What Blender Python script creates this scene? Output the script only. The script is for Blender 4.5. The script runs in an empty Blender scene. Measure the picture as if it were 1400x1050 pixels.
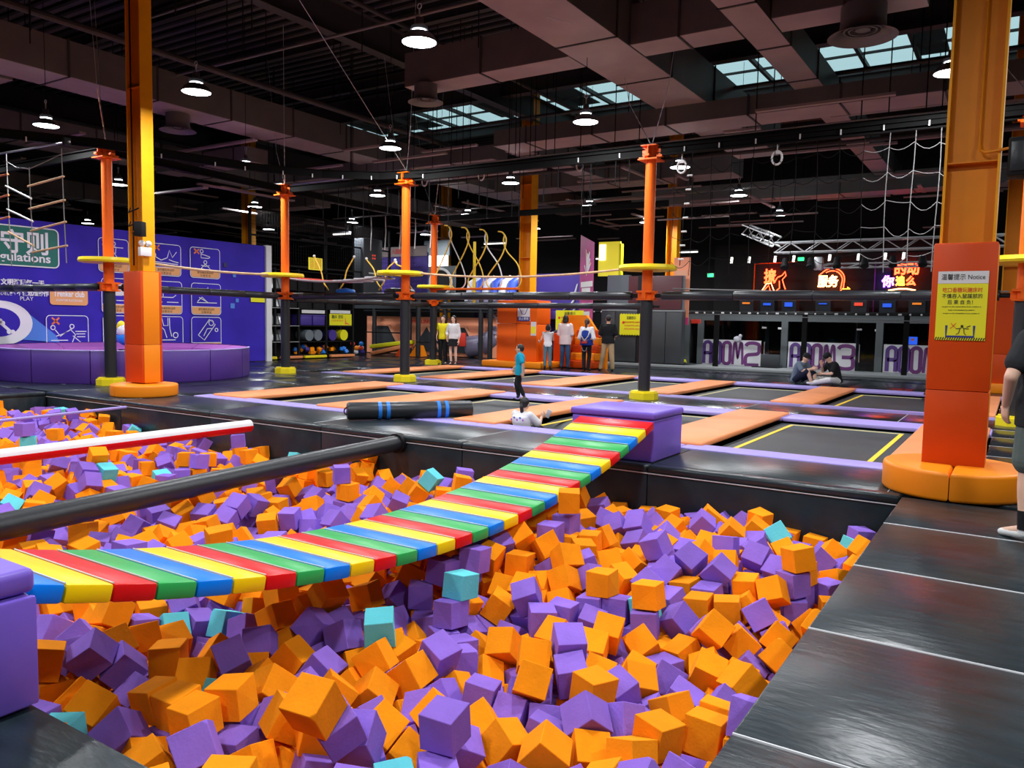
import bpy, bmesh, math, random
import numpy as np
from mathutils import Vector, Matrix, Quaternion, Euler

random.seed(11)
PI = math.pi
scene = bpy.context.scene
COL = scene.collection

# ---------------------------------------------------------------- camera
F_PX, PITCH, ROLL, YAW, EYE = 1080.4, .07899, -.01902, -.57008, 1.5
cy_, sy_ = math.cos(YAW), math.sin(YAW)
fwd = Vector((sy_*math.cos(PITCH), cy_*math.cos(PITCH), -math.sin(PITCH)))
r0 = Vector((cy_, -sy_, 0)); d0 = fwd.cross(r0)
rgt = r0*math.cos(ROLL) + d0*math.sin(ROLL)
dwn = -r0*math.sin(ROLL) + d0*math.cos(ROLL)
cam_data = bpy.data.cameras.new('camera'); cam = bpy.data.objects.new('camera', cam_data); COL.objects.link(cam)
M = Matrix((rgt, -dwn, -fwd)).transposed().to_4x4(); M.translation = (0, 0, EYE)
cam.matrix_world = M
cam_data.sensor_width = 36; cam_data.lens = 36*F_PX/1400; cam_data.clip_start = .05; cam_data.clip_end = 300
scene.camera = cam

# ---------------------------------------------------------------- world, exposure
w = bpy.data.worlds.new('sky'); scene.world = w; w.use_nodes = True
bg = w.node_tree.nodes['Background']; bg.inputs[0].default_value = (.62, .86, .92, 1); bg.inputs[1].default_value = 1.15
vs = scene.view_settings
vs.view_transform = 'Standard'; vs.look = 'None'; vs.gamma = 1; vs.use_curve_mapping = False
vs.exposure = 0.0
LAMP_W = 150.0

# ---------------------------------------------------------------- materials
def mat(name, col, rough=.5, metal=0.0, spec=.5, emit=None, es=0, bump=0, bscale=20, var=0, vscale=4, coat=0, rnd=0, alpha=None, stretch=None):
    m = bpy.data.materials.new(name); m.use_nodes = True
    nt = m.node_tree; b = nt.nodes['Principled BSDF']
    b.inputs['Base Color'].default_value = (*col, 1); b.inputs['Roughness'].default_value = rough
    b.inputs['Metallic'].default_value = metal; b.inputs['Specular IOR Level'].default_value = spec
    if coat: b.inputs['Coat Weight'].default_value = coat; b.inputs['Coat Roughness'].default_value = .15
    if emit: b.inputs['Emission Color'].default_value = (*emit, 1); b.inputs['Emission Strength'].default_value = es
    tc = nt.nodes.new('ShaderNodeTexCoord') if (bump or var) else None
    src = tc.outputs['Object'] if tc else None
    if tc and stretch:
        mp = nt.nodes.new('ShaderNodeMapping'); mp.inputs['Scale'].default_value = stretch
        nt.links.new(src, mp.inputs[0]); src = mp.outputs[0]
    if bump:
        n = nt.nodes.new('ShaderNodeTexNoise'); n.inputs['Scale'].default_value = bscale; n.inputs['Detail'].default_value = 4
        nt.links.new(src, n.inputs[0])
        bp = nt.nodes.new('ShaderNodeBump'); bp.inputs['Strength'].default_value = bump; bp.inputs['Distance'].default_value = .02
        nt.links.new(n.outputs[0], bp.inputs['Height']); nt.links.new(bp.outputs[0], b.inputs['Normal'])
    fac = None
    if var:
        n = nt.nodes.new('ShaderNodeTexNoise'); n.inputs['Scale'].default_value = vscale; n.inputs['Detail'].default_value = 3
        nt.links.new(src, n.inputs[0])
        mr = nt.nodes.new('ShaderNodeMapRange'); mr.inputs[1].default_value = .3; mr.inputs[2].default_value = .7
        mr.inputs[3].default_value = 1-var; mr.inputs[4].default_value = 1+var
        nt.links.new(n.outputs[0], mr.inputs[0]); fac = mr.outputs[0]
    if rnd:
        oi = nt.nodes.new('ShaderNodeObjectInfo'); mr = nt.nodes.new('ShaderNodeMapRange')
        mr.inputs[3].default_value = 1-rnd; mr.inputs[4].default_value = 1+rnd
        nt.links.new(oi.outputs['Random'], mr.inputs[0])
        if fac:
            mm = nt.nodes.new('ShaderNodeMath'); mm.operation = 'MULTIPLY'
            nt.links.new(fac, mm.inputs[0]); nt.links.new(mr.outputs[0], mm.inputs[1]); fac = mm.outputs[0]
        else: fac = mr.outputs[0]
    if fac:
        hs = nt.nodes.new('ShaderNodeHueSaturation'); hs.inputs['Color'].default_value = (*col, 1)
        nt.links.new(fac, hs.inputs['Value']); nt.links.new(hs.outputs[0], b.inputs['Base Color'])
    if alpha is not None: b.inputs['Alpha'].default_value = alpha
    return m

def glass_mat(name, tint, refl=.12):
    m = bpy.data.materials.new(name); m.use_nodes = True; nt = m.node_tree
    b = nt.nodes['Principled BSDF']; out = nt.nodes['Material Output']
    t = nt.nodes.new('ShaderNodeBsdfTransparent'); t.inputs[0].default_value = (*tint, 1)
    g = nt.nodes.new('ShaderNodeBsdfGlossy'); g.inputs['Roughness'].default_value = .04
    fr = nt.nodes.new('ShaderNodeFresnel'); fr.inputs[0].default_value = 1.5
    mx = nt.nodes.new('ShaderNodeMixShader')
    ge = nt.nodes.new('ShaderNodeNewGeometry'); mm = nt.nodes.new('ShaderNodeMath'); mm.operation = 'SUBTRACT'; mm.use_clamp = True
    nt.links.new(fr.outputs[0], mm.inputs[0]); nt.links.new(ge.outputs['Backfacing'], mm.inputs[1]); nt.links.new(mm.outputs[0], mx.inputs[0]); nt.links.new(t.outputs[0], mx.inputs[1]); nt.links.new(g.outputs[0], mx.inputs[2])
    nt.links.new(mx.outputs[0], out.inputs[0]); nt.nodes.remove(b)
    return m

MT = {}
def dm(k, *a, **kw): MT[k] = mat(k, *a, **kw)
dm('black_vinyl', (.014, .024, .030), .30, spec=.42, bump=.30, bscale=5, var=.3, vscale=3, stretch=(1, 3.2, 1))
dm('black_vinyl_far', (.010, .014, .019), .24, spec=.45, bump=.10, bscale=4, var=.3, vscale=3)
dm('black_mat_old', (.010, .012, .015), .25, bump=.35, bscale=8, var=.3, vscale=2)
dm('black_pad', (.016, .019, .023), .38, bump=.12, bscale=22)
dm('black_pit', (.007, .006, .006), .45, bump=.3, bscale=3)
dm('black_metal', (.008, .008, .009), .6, spec=.2)
dm('seam', (.55, .56, .58), .4)
dm('foam_orange', (.97, .30, .006), .92, spec=.12, var=.06, vscale=9, rnd=.13, bump=.12, bscale=60)
dm('foam_purple', (.27, .145, .62), .92, spec=.12, var=.06, vscale=9, rnd=.16, bump=.12, bscale=60)
dm('foam_turquoise', (.14, .66, .74), .92, spec=.12, var=.05, vscale=9, rnd=.08, bump=.12, bscale=60)
dm('vinyl_red', (.70, .006, .008), .36, spec=.2, bump=.10, bscale=6)
dm('vinyl_yellow', (.95, .64, .002), .36, spec=.2, bump=.10, bscale=6)
dm('vinyl_blue', (.0, .20, .85), .36, spec=.2, bump=.10, bscale=6)
dm('vinyl_green', (.03, .40, .09), .36, spec=.2, bump=.10, bscale=6)
dm('vinyl_purple', (.19, .105, .60), .40, spec=.35, bump=.18, bscale=5)
dm('pad_lilac', (.36, .29, .70), .5, bump=.12, bscale=8)
dm('pad_peach', (.82, .28, .10), .5, bump=.12, bscale=5, var=.06, vscale=2)
dm('bed_mesh', (.035, .042, .047), .55, var=.25, vscale=1.5, bump=.2, bscale=200)
dm('bed_line_yellow', (.90, .62, .03), .6)
dm('bed_line_cream', (.70, .62, .33), .6)
dm('column_orange', (.66, .21, .004), .48, spec=.25, var=.05, bump=.05)
dm('column_orange_lit', (.86, .36, .004), .45, spec=.25, var=.05, bump=.05)  # lit tone of the column orange, light put into the flange colour
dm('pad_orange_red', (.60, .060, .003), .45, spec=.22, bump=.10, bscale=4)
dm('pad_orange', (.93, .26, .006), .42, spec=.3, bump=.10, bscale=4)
dm('post_orange', (.84, .13, .004), .42, spec=.25)
dm('bright_yellow', (.90, .72, .01), .4)
dm('white', (.80, .80, .80), .45)
dm('off_white', (.72, .72, .72), .5)
dm('ring_outer', (.085, .030, .28), .45, bump=.15, bscale=3)
dm('ring_inner', (.42, .12, .50), .5, bump=.1, bscale=5)
dm('banner_purple', (.042, .022, .42), .65, spec=.2, var=.18, vscale=.9, bump=.12, bscale=1.2)
dm('banner_blue', (.07, .22, .70), .55)
dm('banner_green', (.006, .16, .12), .55)
dm('banner_navy', (.020, .014, .12), .55)
dm('card_tan', (.80, .38, .14), .55)
dm('print_white', (.82, .83, .86), .6)
dm('print_black', (.02, .02, .02), .6)
dm('print_red', (.75, .04, .02), .6)
dm('print_navy', (.02, .03, .22), .6)
dm('print_orange', (.85, .20, .06), .6)
dm('sign_yellow', (.82, .78, .01), .5)
dm('deck_dark', (.10, .088, .090), .8, var=.2, vscale=1)
dm('deck_rib', (.012, .011, .012), .8)
dm('beam_dark', (.040, .036, .036), .65)
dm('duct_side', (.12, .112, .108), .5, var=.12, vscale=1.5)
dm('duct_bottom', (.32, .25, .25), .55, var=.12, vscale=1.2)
dm('duct_grey', (.16, .15, .145), .5, metal=.3)
dm('wall_black', (.010, .009, .011), .8)
dm('lamp_shell', (.10, .10, .11), .4, metal=.6)
dm('lamp_glow', (1, 1, 1), .5, emit=(.93, .97, 1), es=14)
dm('galvanised', (.55, .56, .58), .35, metal=.6)
dm('pad_orange_mid', (.84, .125, .004), .5, spec=.25, bump=.08, bscale=4)
dm('rope_grey', (.19, .19, .19), .8)
dm('rope_black', (.007, .007, .007), .8, spec=.12)
dm('rope_yellow', (.78, .50, .06), .7)
dm('wood', (.62, .40, .22), .6, var=.2, vscale=6)
dm('wood_red', (.55, .16, .06), .6, var=.2, vscale=6)
dm('frame_grey', (.13, .155, .165), .45)
dm('container_grey', (.040, .046, .052), .5, var=.1, vscale=.6)
dm('container_light', (.115, .145, .165), .5)
dm('plinth', (.24, .26, .27), .5)
dm('room_dark', (.06, .06, .066), .7)
dm('room_brown', (.40, .11, .03), .7)
dm('letter_purple', (.13, .055, .28), .5)
dm('letter_plum', (.18, .040, .20), .5)
MT['glass'] = glass_mat('glass', (.62, .66, .68)); MT['roof_glass'] = glass_mat('roof_glass', (.85, .9, .9))
dm('neon_red', (1, .1, .05), .5, emit=(1, .045, .012), es=13)
dm('neon_core', (1, .5, .2), .5, emit=(1, .30, .10), es=11)
dm('neon_amber', (1, .5, .1), .5, emit=(1, .36, .02), es=10)
dm('neon_violet', (.5, .2, 1), .5, emit=(.32, .08, 1), es=12)
dm('led_green', (.1, .9, .3), .5, emit=(.02, .9, .2), es=3)
dm('screen_blue', (.02, .08, .6), .4, emit=(.02, .12, .9), es=.7)
dm('screen_red', (.6, .05, .02), .4, emit=(.9, .06, .02), es=.7)
dm('screen_amber', (.6, .2, .02), .4, emit=(.9, .22, .02), es=.7)
dm('lit_yellow', (.9, .8, .05), .5, emit=(.80, .68, .03), es=.4)
dm('lit_white', (.9, .9, .9), .5, emit=(1, .98, .92), es=1.8)
dm('inflatable_blue', (.05, .11, .62), .4)
dm('inflatable_white', (.72, .72, .80), .4)
dm('slide_grey', (.22, .20, .30), .25)
dm('peach_panel', (.95, .36, .20), .5)
dm('peach_light', (.85, .42, .26), .5)
dm('dark_panel', (.035, .042, .050), .5)
dm('play_red', (.75, .05, .03), .45)
dm('play_blue', (.01, .20, .75), .45)
dm('bin_purple', (.055, .030, .26), .5)
dm('roll_grey', (.16, .19, .22), .3)
dm('skin', (.62, .36, .25), .55, spec=.3)
dm('skin_light', (.75, .47, .34), .55, spec=.3)
dm('hair', (.010, .008, .007), .45)
dm('hair_brown', (.05, .025, .015), .45)
dm('eye_dark', (.01, .008, .007), .3)
dm('lip', (.42, .12, .10), .5)
for k, c in dict(cloth_black=(.012, .013, .015), cloth_teal=(.012, .34, .52), cloth_white=(.75, .74, .74), cloth_pinkwhite=(.72, .60, .60),
                 cloth_yellow=(.78, .66, .02), cloth_blue=(.02, .05, .30), cloth_jeans=(.045, .10, .20), cloth_jeans_pale=(.11, .19, .22), cloth_tan=(.48, .34, .19),
                 cloth_greyblue=(.13, .17, .23), cloth_navy=(.014, .018, .04), cloth_charcoal=(.022, .024, .027), cloth_grey=(.10, .13, .12), cloth_sock=(.012, .012, .014)).items():
    dm(k, c, .85, spec=.2, bump=.25, bscale=14)
dm('shoe_white', (.7, .7, .7), .5); dm('shoe_black', (.015, .015, .017), .5)
dm('sky_pane', (.5, .7, .75), .2)

# ---------------------------------------------------------------- mesh helpers
class MB:
    def __init__(s): s.v = []; s.f = []; s.mi = []; s.sm = []
    def add(s, vs, fs, mi=0, smooth=False, xf=None):
        b = len(s.v)
        if xf is not None: vs = [xf @ Vector(p) for p in vs]
        s.v.extend([tuple(p) for p in vs])
        for f in fs: s.f.append([b+i for i in f]); s.mi.append(mi); s.sm.append(smooth)
        return s
    def box(s, x0, x1, y0, y1, z0, z1, mi=0, xf=None):
        vs = [(x, y, z) for x in (x0, x1) for y in (y0, y1) for z in (z0, z1)]
        return s.add(vs, [(0, 1, 3, 2), (4, 6, 7, 5), (0, 4, 5, 1), (2, 3, 7, 6), (0, 2, 6, 4), (1, 5, 7, 3)], mi, False, xf)
    def rbox(s, x0, x1, y0, y1, z0, z1, r=.02, seg=2, mi=0, xf=None, smooth=True):
        bm = bmesh.new(); bmesh.ops.create_cube(bm, size=1)
        for v in bm.verts: v.co = Vector(((x0+x1)/2+v.co.x*(x1-x0), (y0+y1)/2+v.co.y*(y1-y0), (z0+z1)/2+v.co.z*(z1-z0)))
        bmesh.ops.bevel(bm, geom=bm.edges[:], offset=r, segments=seg, affect='EDGES', profile=.5)
        bm.verts.index_update()
        s.add([v.co.copy() for v in bm.verts], [[v.index for v in f.verts] for f in bm.faces], mi, smooth, xf); bm.free()
        return s
    def tube(s, pts, r, n=8, mi=0, cap=True, smooth=True, closed=False):
        pts = [Vector(p) for p in pts]; rs = r if isinstance(r, (list, tuple)) else [r]*len(pts)
        rings = []; up = None; N = len(pts)
        for i, p in enumerate(pts):
            if closed: t = pts[(i+1) % N]-pts[i-1]
            else: t = (pts[min(i+1, N-1)]-pts[max(i-1, 0)])
            t = t.normalized() if t.length > 1e-9 else Vector((0, 0, 1))
            if up is None: up = t.orthogonal().normalized()
            up = (up - t*up.dot(t)); up = up.normalized() if up.length > 1e-6 else t.orthogonal().normalized()
            sd = t.cross(up); rings.append([p+(up*math.cos(2*PI*k/n+.3927)+sd*math.sin(2*PI*k/n+.3927))*rs[i] for k in range(n)])
        vs = [q for R in rings for q in R]; fs = []
        for i in range(N if closed else N-1):
            j = (i+1) % N
            for k in range(n): fs.append((i*n+k, j*n+k, j*n+(k+1) % n, i*n+(k+1) % n))
        if cap and not closed: fs.append(list(range(n))); fs.append([(N-1)*n+k for k in reversed(range(n))])
        return s.add(vs, fs, mi, smooth)
    def lathe(s, prof, c=(0, 0, 0), n=24, mi=0, smooth=True, a0=0, a1=2*PI, sx=1, sy=1):
        full = abs(a1-a0-2*PI) < 1e-6; m = n if full else n+1
        vs = []; fs = []
        for k in range(m):
            a = a0+(a1-a0)*k/n
            for (r, z) in prof: vs.append((c[0]+r*math.cos(a)*sx, c[1]+r*math.sin(a)*sy, c[2]+z))
        L = len(prof)
        for k in range(n):
            k2 = (k+1) % m
            for i in range(L-1): fs.append((k*L+i, k2*L+i, k2*L+i+1, k*L+i+1))
        return s.add(vs, fs, mi, smooth)
    def disc(s, c, r, n=24, mi=0, flip=False):
        vs = [(c[0]+r*math.cos(2*PI*k/n), c[1]+r*math.sin(2*PI*k/n), c[2]) for k in range(n)]
        f = list(range(n)); return s.add(vs, [f[::-1] if flip else f], mi)
    def sphere(s, c, r, nu=12, nv=8, mi=0, xf=None, sc=(1, 1, 1)):
        vs = []; fs = []
        for j in range(nv+1):
            t = PI*j/nv
            for i in range(nu):
                a = 2*PI*i/nu; vs.append((c[0]+r*sc[0]*math.sin(t)*math.cos(a), c[1]+r*sc[1]*math.sin(t)*math.sin(a), c[2]+r*sc[2]*math.cos(t)))
        for j in range(nv):
            for i in range(nu): fs.append((j*nu+i, (j+1)*nu+i, (j+1)*nu+(i+1) % nu, j*nu+(i+1) % nu))
        return s.add(vs, fs, mi, True, xf)
    def prism(s, poly, axis, a, b, mi=0):
        # poly: 2D outline; extruded along axis from a to b
        def P(p, h):
            return {'x': (h, p[0], p[1]), 'y': (p[0], h, p[1]), 'z': (p[0], p[1], h)}[axis]
        n = len(poly); vs = [P(p, a) for p in poly]+[P(p, b) for p in poly]
        fs = [list(range(n)), list(range(2*n-1, n-1, -1))]+[(i, i+n, (i+1) % n+n, (i+1) % n) for i in range(n)]
        return s.add(vs, fs, mi)

W = {}
def raw_mesh(name, mb, mats, org=(0, 0, 0)):
    me = bpy.data.meshes.new(name); o = Vector(org)
    me.from_pydata([(v[0]-o.x, v[1]-o.y, v[2]-o.z) for v in mb.v], [], mb.f)
    for m in (mats if isinstance(mats, (list, tuple)) else [mats]): me.materials.append(MT[m] if isinstance(m, str) else m)
    me.polygons.foreach_set('material_index', mb.mi); me.polygons.foreach_set('use_smooth', mb.sm)
    bm = bmesh.new(); bm.from_mesh(me); bmesh.ops.recalc_face_normals(bm, faces=bm.faces[:]); bm.to_mesh(me); bm.free()
    me.update(); return me
def sharp(me, ang=40):
    try: me.set_sharp_from_angle(angle=math.radians(ang))
    except Exception: pass
def obj(name, mb, mats, parent=None, org=None, label=None, cat=None, group=None, kind=None):
    """mesh object from world-space geometry; children share their parent's origin"""
    if parent is not None: org = W[parent.name]
    elif org is None:
        a = np.array(mb.v); org = ((a[:, 0].min()+a[:, 0].max())/2, (a[:, 1].min()+a[:, 1].max())/2, a[:, 2].min())
    me = raw_mesh(name, mb, mats, org); sharp(me)
    o = bpy.data.objects.new(name, me); COL.objects.link(o); W[o.name] = Vector(org)
    if parent is None: o.location = org
    else: o.parent = parent
    if label: o['label'] = label
    if cat: o['category'] = cat
    if group: o['group'] = group
    if kind: o['kind'] = kind
    return o
def thing(name, label, cat, loc=(0, 0, 0), group=None):
    o = bpy.data.objects.new(name, None); COL.objects.link(o); o.location = loc; W[o.name] = Vector(loc)
    o['label'] = label; o['category'] = cat
    if group: o['group'] = group
    o.empty_display_size = .1
    return o
def structure(name, mb, mats, parent=None):
    o = obj(name, mb, mats, parent)
    if parent is None: o['kind'] = 'structure'
    return o
def dup(root, loc, rotz=0, label=None, group=None):
    r = root.copy(); COL.objects.link(r); r.location = loc; r.rotation_euler = (0, 0, rotz); W[r.name] = Vector(loc)
    if label: r['label'] = label
    if group: r['group'] = group
    for ch in list(root.children):
        c = ch.copy(); COL.objects.link(c); c.parent = r
        for g in ch.children:
            d = g.copy(); COL.objects.link(d); d.parent = c
    return r
def to_mb(ob_mesh):
    mb = MB(); mb.v = [tuple(v.co) for v in ob_mesh.vertices]
    for p in ob_mesh.polygons: mb.f.append(list(p.vertices)); mb.mi.append(0); mb.sm.append(False)
    return mb
def text_mb(txt, size=1, depth=.004, xf=None, bevel=0, outline=False, spacing=1, width=None, bold=0):
    """lettering as geometry, baseline-centred at the origin in the XZ plane facing -Y"""
    cu = bpy.data.curves.new('t', 'FONT'); cu.body = txt; cu.size = size; cu.align_x = 'CENTER'; cu.align_y = 'CENTER'
    cu.space_character = spacing
    if outline: cu.fill_mode = 'NONE'; cu.bevel_depth = bevel; cu.bevel_resolution = 0; cu.resolution_u = 3
    else: cu.extrude = depth/2; cu.resolution_u = 3; cu.offset = bold
    ob = bpy.data.objects.new('t', cu); COL.objects.link(ob)
    dg = bpy.context.evaluated_depsgraph_get(); me = bpy.data.meshes.new_from_object(ob.evaluated_get(dg))
    mb = MB(); co = [v.co.copy() for v in me.vertices]
    if width and co:
        ww = max(c.x for c in co)-min(c.x for c in co)
        if ww > 0:
            for c in co: c.x *= width/ww
    co = [Vector((c.x, -c.z, c.y)) for c in co]
    mb.add(co, [list(p.vertices) for p in me.polygons], 0, False, xf)
    bpy.data.objects.remove(ob); bpy.data.curves.remove(cu); bpy.data.meshes.remove(me)
    return mb
def T(x, y, z): return Matrix.Translation((x, y, z))
def RZ(a): return Matrix.Rotation(a, 4, 'Z')
def arc(cx, cz, rx, rz, a0, a1, n): return [(cx+rx*math.cos(a0+(a1-a0)*i/n), cz+rz*math.sin(a0+(a1-a0)*i/n)) for i in range(n+1)]
def stroke(mb, pts, wd, place, mi=0, depth=.006):
    """flat ribbon lettering stroke; pts in 2D, place(u,v,d)->3D"""
    P = [Vector((p[0], p[1], 0)) for p in pts]; L = []; R = []
    for i, p in enumerate(P):
        t = (P[min(i+1, len(P)-1)]-P[max(i-1, 0)])
        t = t.normalized() if t.length > 1e-9 else Vector((1, 0, 0))
        nrm = Vector((-t.y, t.x, 0))*wd/2; L.append(p+nrm); R.append(p-nrm)
    n = len(P); vs = []
    for d in (0, depth):
        vs += [place(q.x, q.y, d) for q in L]+[place(q.x, q.y, d) for q in R]
    fs = []
    for i in range(n-1):
        fs.append((2*n+i, 2*n+i+1, 3*n+i+1, 3*n+i)); fs.append((i, 2*n+i, 2*n+i+1, i+1)); fs.append((n+i, n+i+1, 3*n+i+1, 3*n+i))
    fs.append((0, n, 3*n, 2*n)); fs.append((n-1, 2*n-1, 4*n-1, 3*n-1))
    mb.add(vs, fs, mi)
def stroke_round(mb, pts, wd, place, mi=0, depth=.006):
    # soften sharp corners first, then lay one ribbon
    P = [Vector((p[0], p[1])) for p in pts]; P = [p for i, p in enumerate(P) if i == 0 or (p-P[i-1]).length > .01]; out = [P[0]]
    for i in range(1, len(P)-1):
        a = P[i-1]-P[i]; b = P[i+1]-P[i]
        if a.normalized().angle(-b.normalized(), 0) > .6:
            h = min(wd*.55, a.length*.45, b.length*.45); p0 = P[i]+a.normalized()*h; p1 = P[i]+b.normalized()*h
            out += [p0, (p0+p1)*.25+P[i]*.5, p1]
        else: out.append(P[i])
    stroke(mb, out+[P[-1]], wd, place, mi, depth)
def curve(pts, n=5):
    P = [Vector(p) for p in pts]; P = [2*P[0]-P[1]]+P+[2*P[-1]-P[-2]]; out = []
    for i in range(1, len(P)-2):
        for k in range(n):
            t = k/n; out.append(.5*((2*P[i])+(P[i+1]-P[i-1])*t+(2*P[i-1]-5*P[i]+4*P[i+1]-P[i+2])*t*t+(3*P[i]-P[i-1]-3*P[i+1]+P[i+2])*t**3))
    return out+[P[-2]]
def rrect(x0, x1, z0, z1, r, n=4):
    return arc(x1-r, z1-r, r, r, 0, PI/2, n)+arc(x0+r, z1-r, r, r, PI/2, PI, n)+arc(x0+r, z0+r, r, r, PI, 1.5*PI, n)+arc(x1-r, z0+r, r, r, 1.5*PI, 2*PI, n)

# ================================================================ THE SETTING
PX0, PX1, PY0, PY1 = -15.5, -.82, 1.49, 7.80          # the foam pit
# sub-floor with the pit and the trampoline frames cut out
ROW1, ROW2 = (9.15, 14.0), (15.45, 21.1)
TX0, TX1 = -12.95, -.27
T2X0 = -16.2
fl = MB()
for (x0, x1, y0, y1) in [(-46, 14, -9, PY0-.11), (-46, PX0-.11, PY0-.11, PY1+.11), (PX1+.11, 14, PY0-.11, PY1+.11), (-46, 14, PY1+.11, ROW1[0]), (-46, TX0, *ROW1), (TX1, 14, *ROW1),
                         (-46, 14, ROW1[1], ROW2[0]), (-46, T2X0, *ROW2), (TX1, 14, *ROW2), (-46, 14, ROW2[1], 48)]:
    fl.box(x0, x1, y0, y1, -1.3, -.035)
floor = structure('floor', fl, 'black_mat_old')
# padded mats laid on the floor, one part each (white piping in the joints)
def mats_on(x0, x1, y0, y1, xs, ys, gap=.006, m='black_vinyl'):
    X = [x0]+list(xs)+[x1]; Y = [y0]+list(ys)+[y1]
    for i in range(len(X)-1):
        for j in range(len(Y)-1):
            b = MB().rbox(X[i]+gap, X[i+1]-gap, Y[j]+gap, Y[j+1]-gap, -.045, 0, r=.012, seg=2)
            obj('floor_mat', b, m if y0 < 9 and x0 > -17 else 'black_vinyl_far', floor)
mats_on(PX1, 1.35, 1.49, PY1-.02, [], [2.82, 4.06, 5.33, 6.64])
mats_on(1.35, 2.85, 1.49, PY1-.02, [], [2.82, 4.06, 5.33, 6.64])
mats_on(-4.95, -2.15, -.9, 1.49, [], [.3])
mats_on(-2.15, 1.35, -.9, 1.49, [-.82], [.3])
mats_on(-16.9, 3.2, PY1+.145, ROW1[0], [-15.5, -13.2, -10.75, -8.46, -5.87, -3.27, -.95, 1.35], [])
mats_on(-16.9, 3.2, ROW1[1], ROW2[0], [-14.6, -12.0, -9.4, -6.8, -4.2, -1.6, .8], [])
mats_on(-16.9, TX0, ROW1[0], ROW1[1], [-14.95], [10.6, 12.3])
mats_on(-21.3, -16.9, 7.8, 17.6, [-19.1], [8.9, 10.6, 12.3, 14.0, 15.7])
mats_on(-21.3, T2X0-.02, 17.6, 24.0, [-18.8], [19.7, 21.8])
mats_on(-21.3, -15.66, 1.0, 7.8, [-19.1, -16.9], [3.3, 5.6])
mats_on(-16.9, -13.4, ROW1[1]+1.45, ROW1[1]+1.46, [], []) if False else None
mats_on(T2X0, 3.2, ROW2[1], 24.1, [-13.6, -11.1, -8.6, -6.1, -3.6, -1.1, 1.2], [])
mats_on(-18, 3.2, 24.1, 26.2, [-13.6, -8.6, -3.6], [])
mats_on(TX1, 3.2, ROW1[0], ROW1[1], [], [10.1, 11.0, 12.0, 13.0])
mats_on(TX1, 3.2, ROW2[0], ROW2[1], [], [16.6, 17.7, 18.8, 19.9])
mats_on(3.2, 6.0, 7.8, 26.2, [], [10.6, 13.4, 16.2, 19, 21.8])
# white piping along the joints of the near mats
pip = MB()
for y in (2.82, 4.06, 5.33, 6.64): pip.tube([(PX1+.01, y, -.004), (2.85, y, -.004)], .0065, 6)
pip.tube([(-2.15, -.9, -.004), (-2.15, 1.48, -.004)], .0065, 6)
for x in (-8.46, -5.87, -.95): pip.tube([(x, PY1+.02, -.005), (x, ROW1[0], -.005)], .005, 6)
for x in (-14.6, -12.0, -4.2, -1.6): pip.tube([(x, ROW1[1], -.005), (x, ROW2[0], -.005)], .005, 6)
for y in (10.1, 11.0, 12.0, 13.0, 14.0, 15.45, 16.6, 17.7, 18.8, 19.9): pip.tube([(TX1, y, -.005), (3.2, y, -.005)], .006, 6)
for x in (-15.5, -13.2): pip.tube([(x, PY1+.02, -.005), (x, ROW1[0], -.005)], .005, 6)
for y in (8.9, 10.6, 12.3, 14.0, 15.7): pip.tube([(-21.3, y, -.005), (-16.9, y, -.005)], .005, 6)
obj('mat_piping', pip, 'seam', floor)

# pit: base, padded walls in panels with a rolled lip
pit = MB()
pit.box(PX0-.2, PX1+.2, PY0-.2, PY1+.2, -1.25, -1.15)
pit_base = structure('floor_pit', pit, 'black_pit')
def pit_wall(name, mk, n):
    b = MB(); o = None
    for i in range(n):
        m = MB(); mk(m, i)
        if o is None: o = structure(name, m, 'black_vinyl')
        else: obj('wall_pad', m, 'black_vinyl', o)
LX = [PX0+(PX1-PX0)*i/6 for i in range(7)]; LY = [PY0+(PY1-PY0)*i/5 for i in range(6)]
pit_wall('wall_pit_north', lambda m, i: (m.rbox(LX[i]+.004, LX[i+1]-.004, PY1, PY1+.10, -1.15, -.05, r=.015), m.rbox(LX[i]+.004, LX[i+1]-.004, PY1-.02, PY1+.14, -.075, .004, r=.03, seg=3)), 6)
pit_wall('wall_pit_south', lambda m, i: m.rbox(LX[i]+.004, LX[i+1]-.004, PY0-.10, PY0, -1.15, -.05, r=.015), 6)
pit_wall('wall_pit_east', lambda m, i: m.rbox(PX1, PX1+.10, LY[i]+.004, LY[i+1]-.004, -1.15, -.05, r=.015), 5)
pit_wall('wall_pit_west', lambda m, i: (m.rbox(PX0-.10, PX0, LY[i]+.004, LY[i+1]-.004, -1.15, -.05, r=.015), m.rbox(PX0-.14, PX0+.02, LY[i]+.004, LY[i+1]-.004, -.075, .004, r=.03, seg=3)), 5)
lip = MB(); lip.tube([(PX0, PY1-.012, -.085), (PX1, PY1-.012, -.085)], .006, 6)
obj('wall_piping', lip, 'seam', bpy.data.objects['wall_pit_north'])

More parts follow.
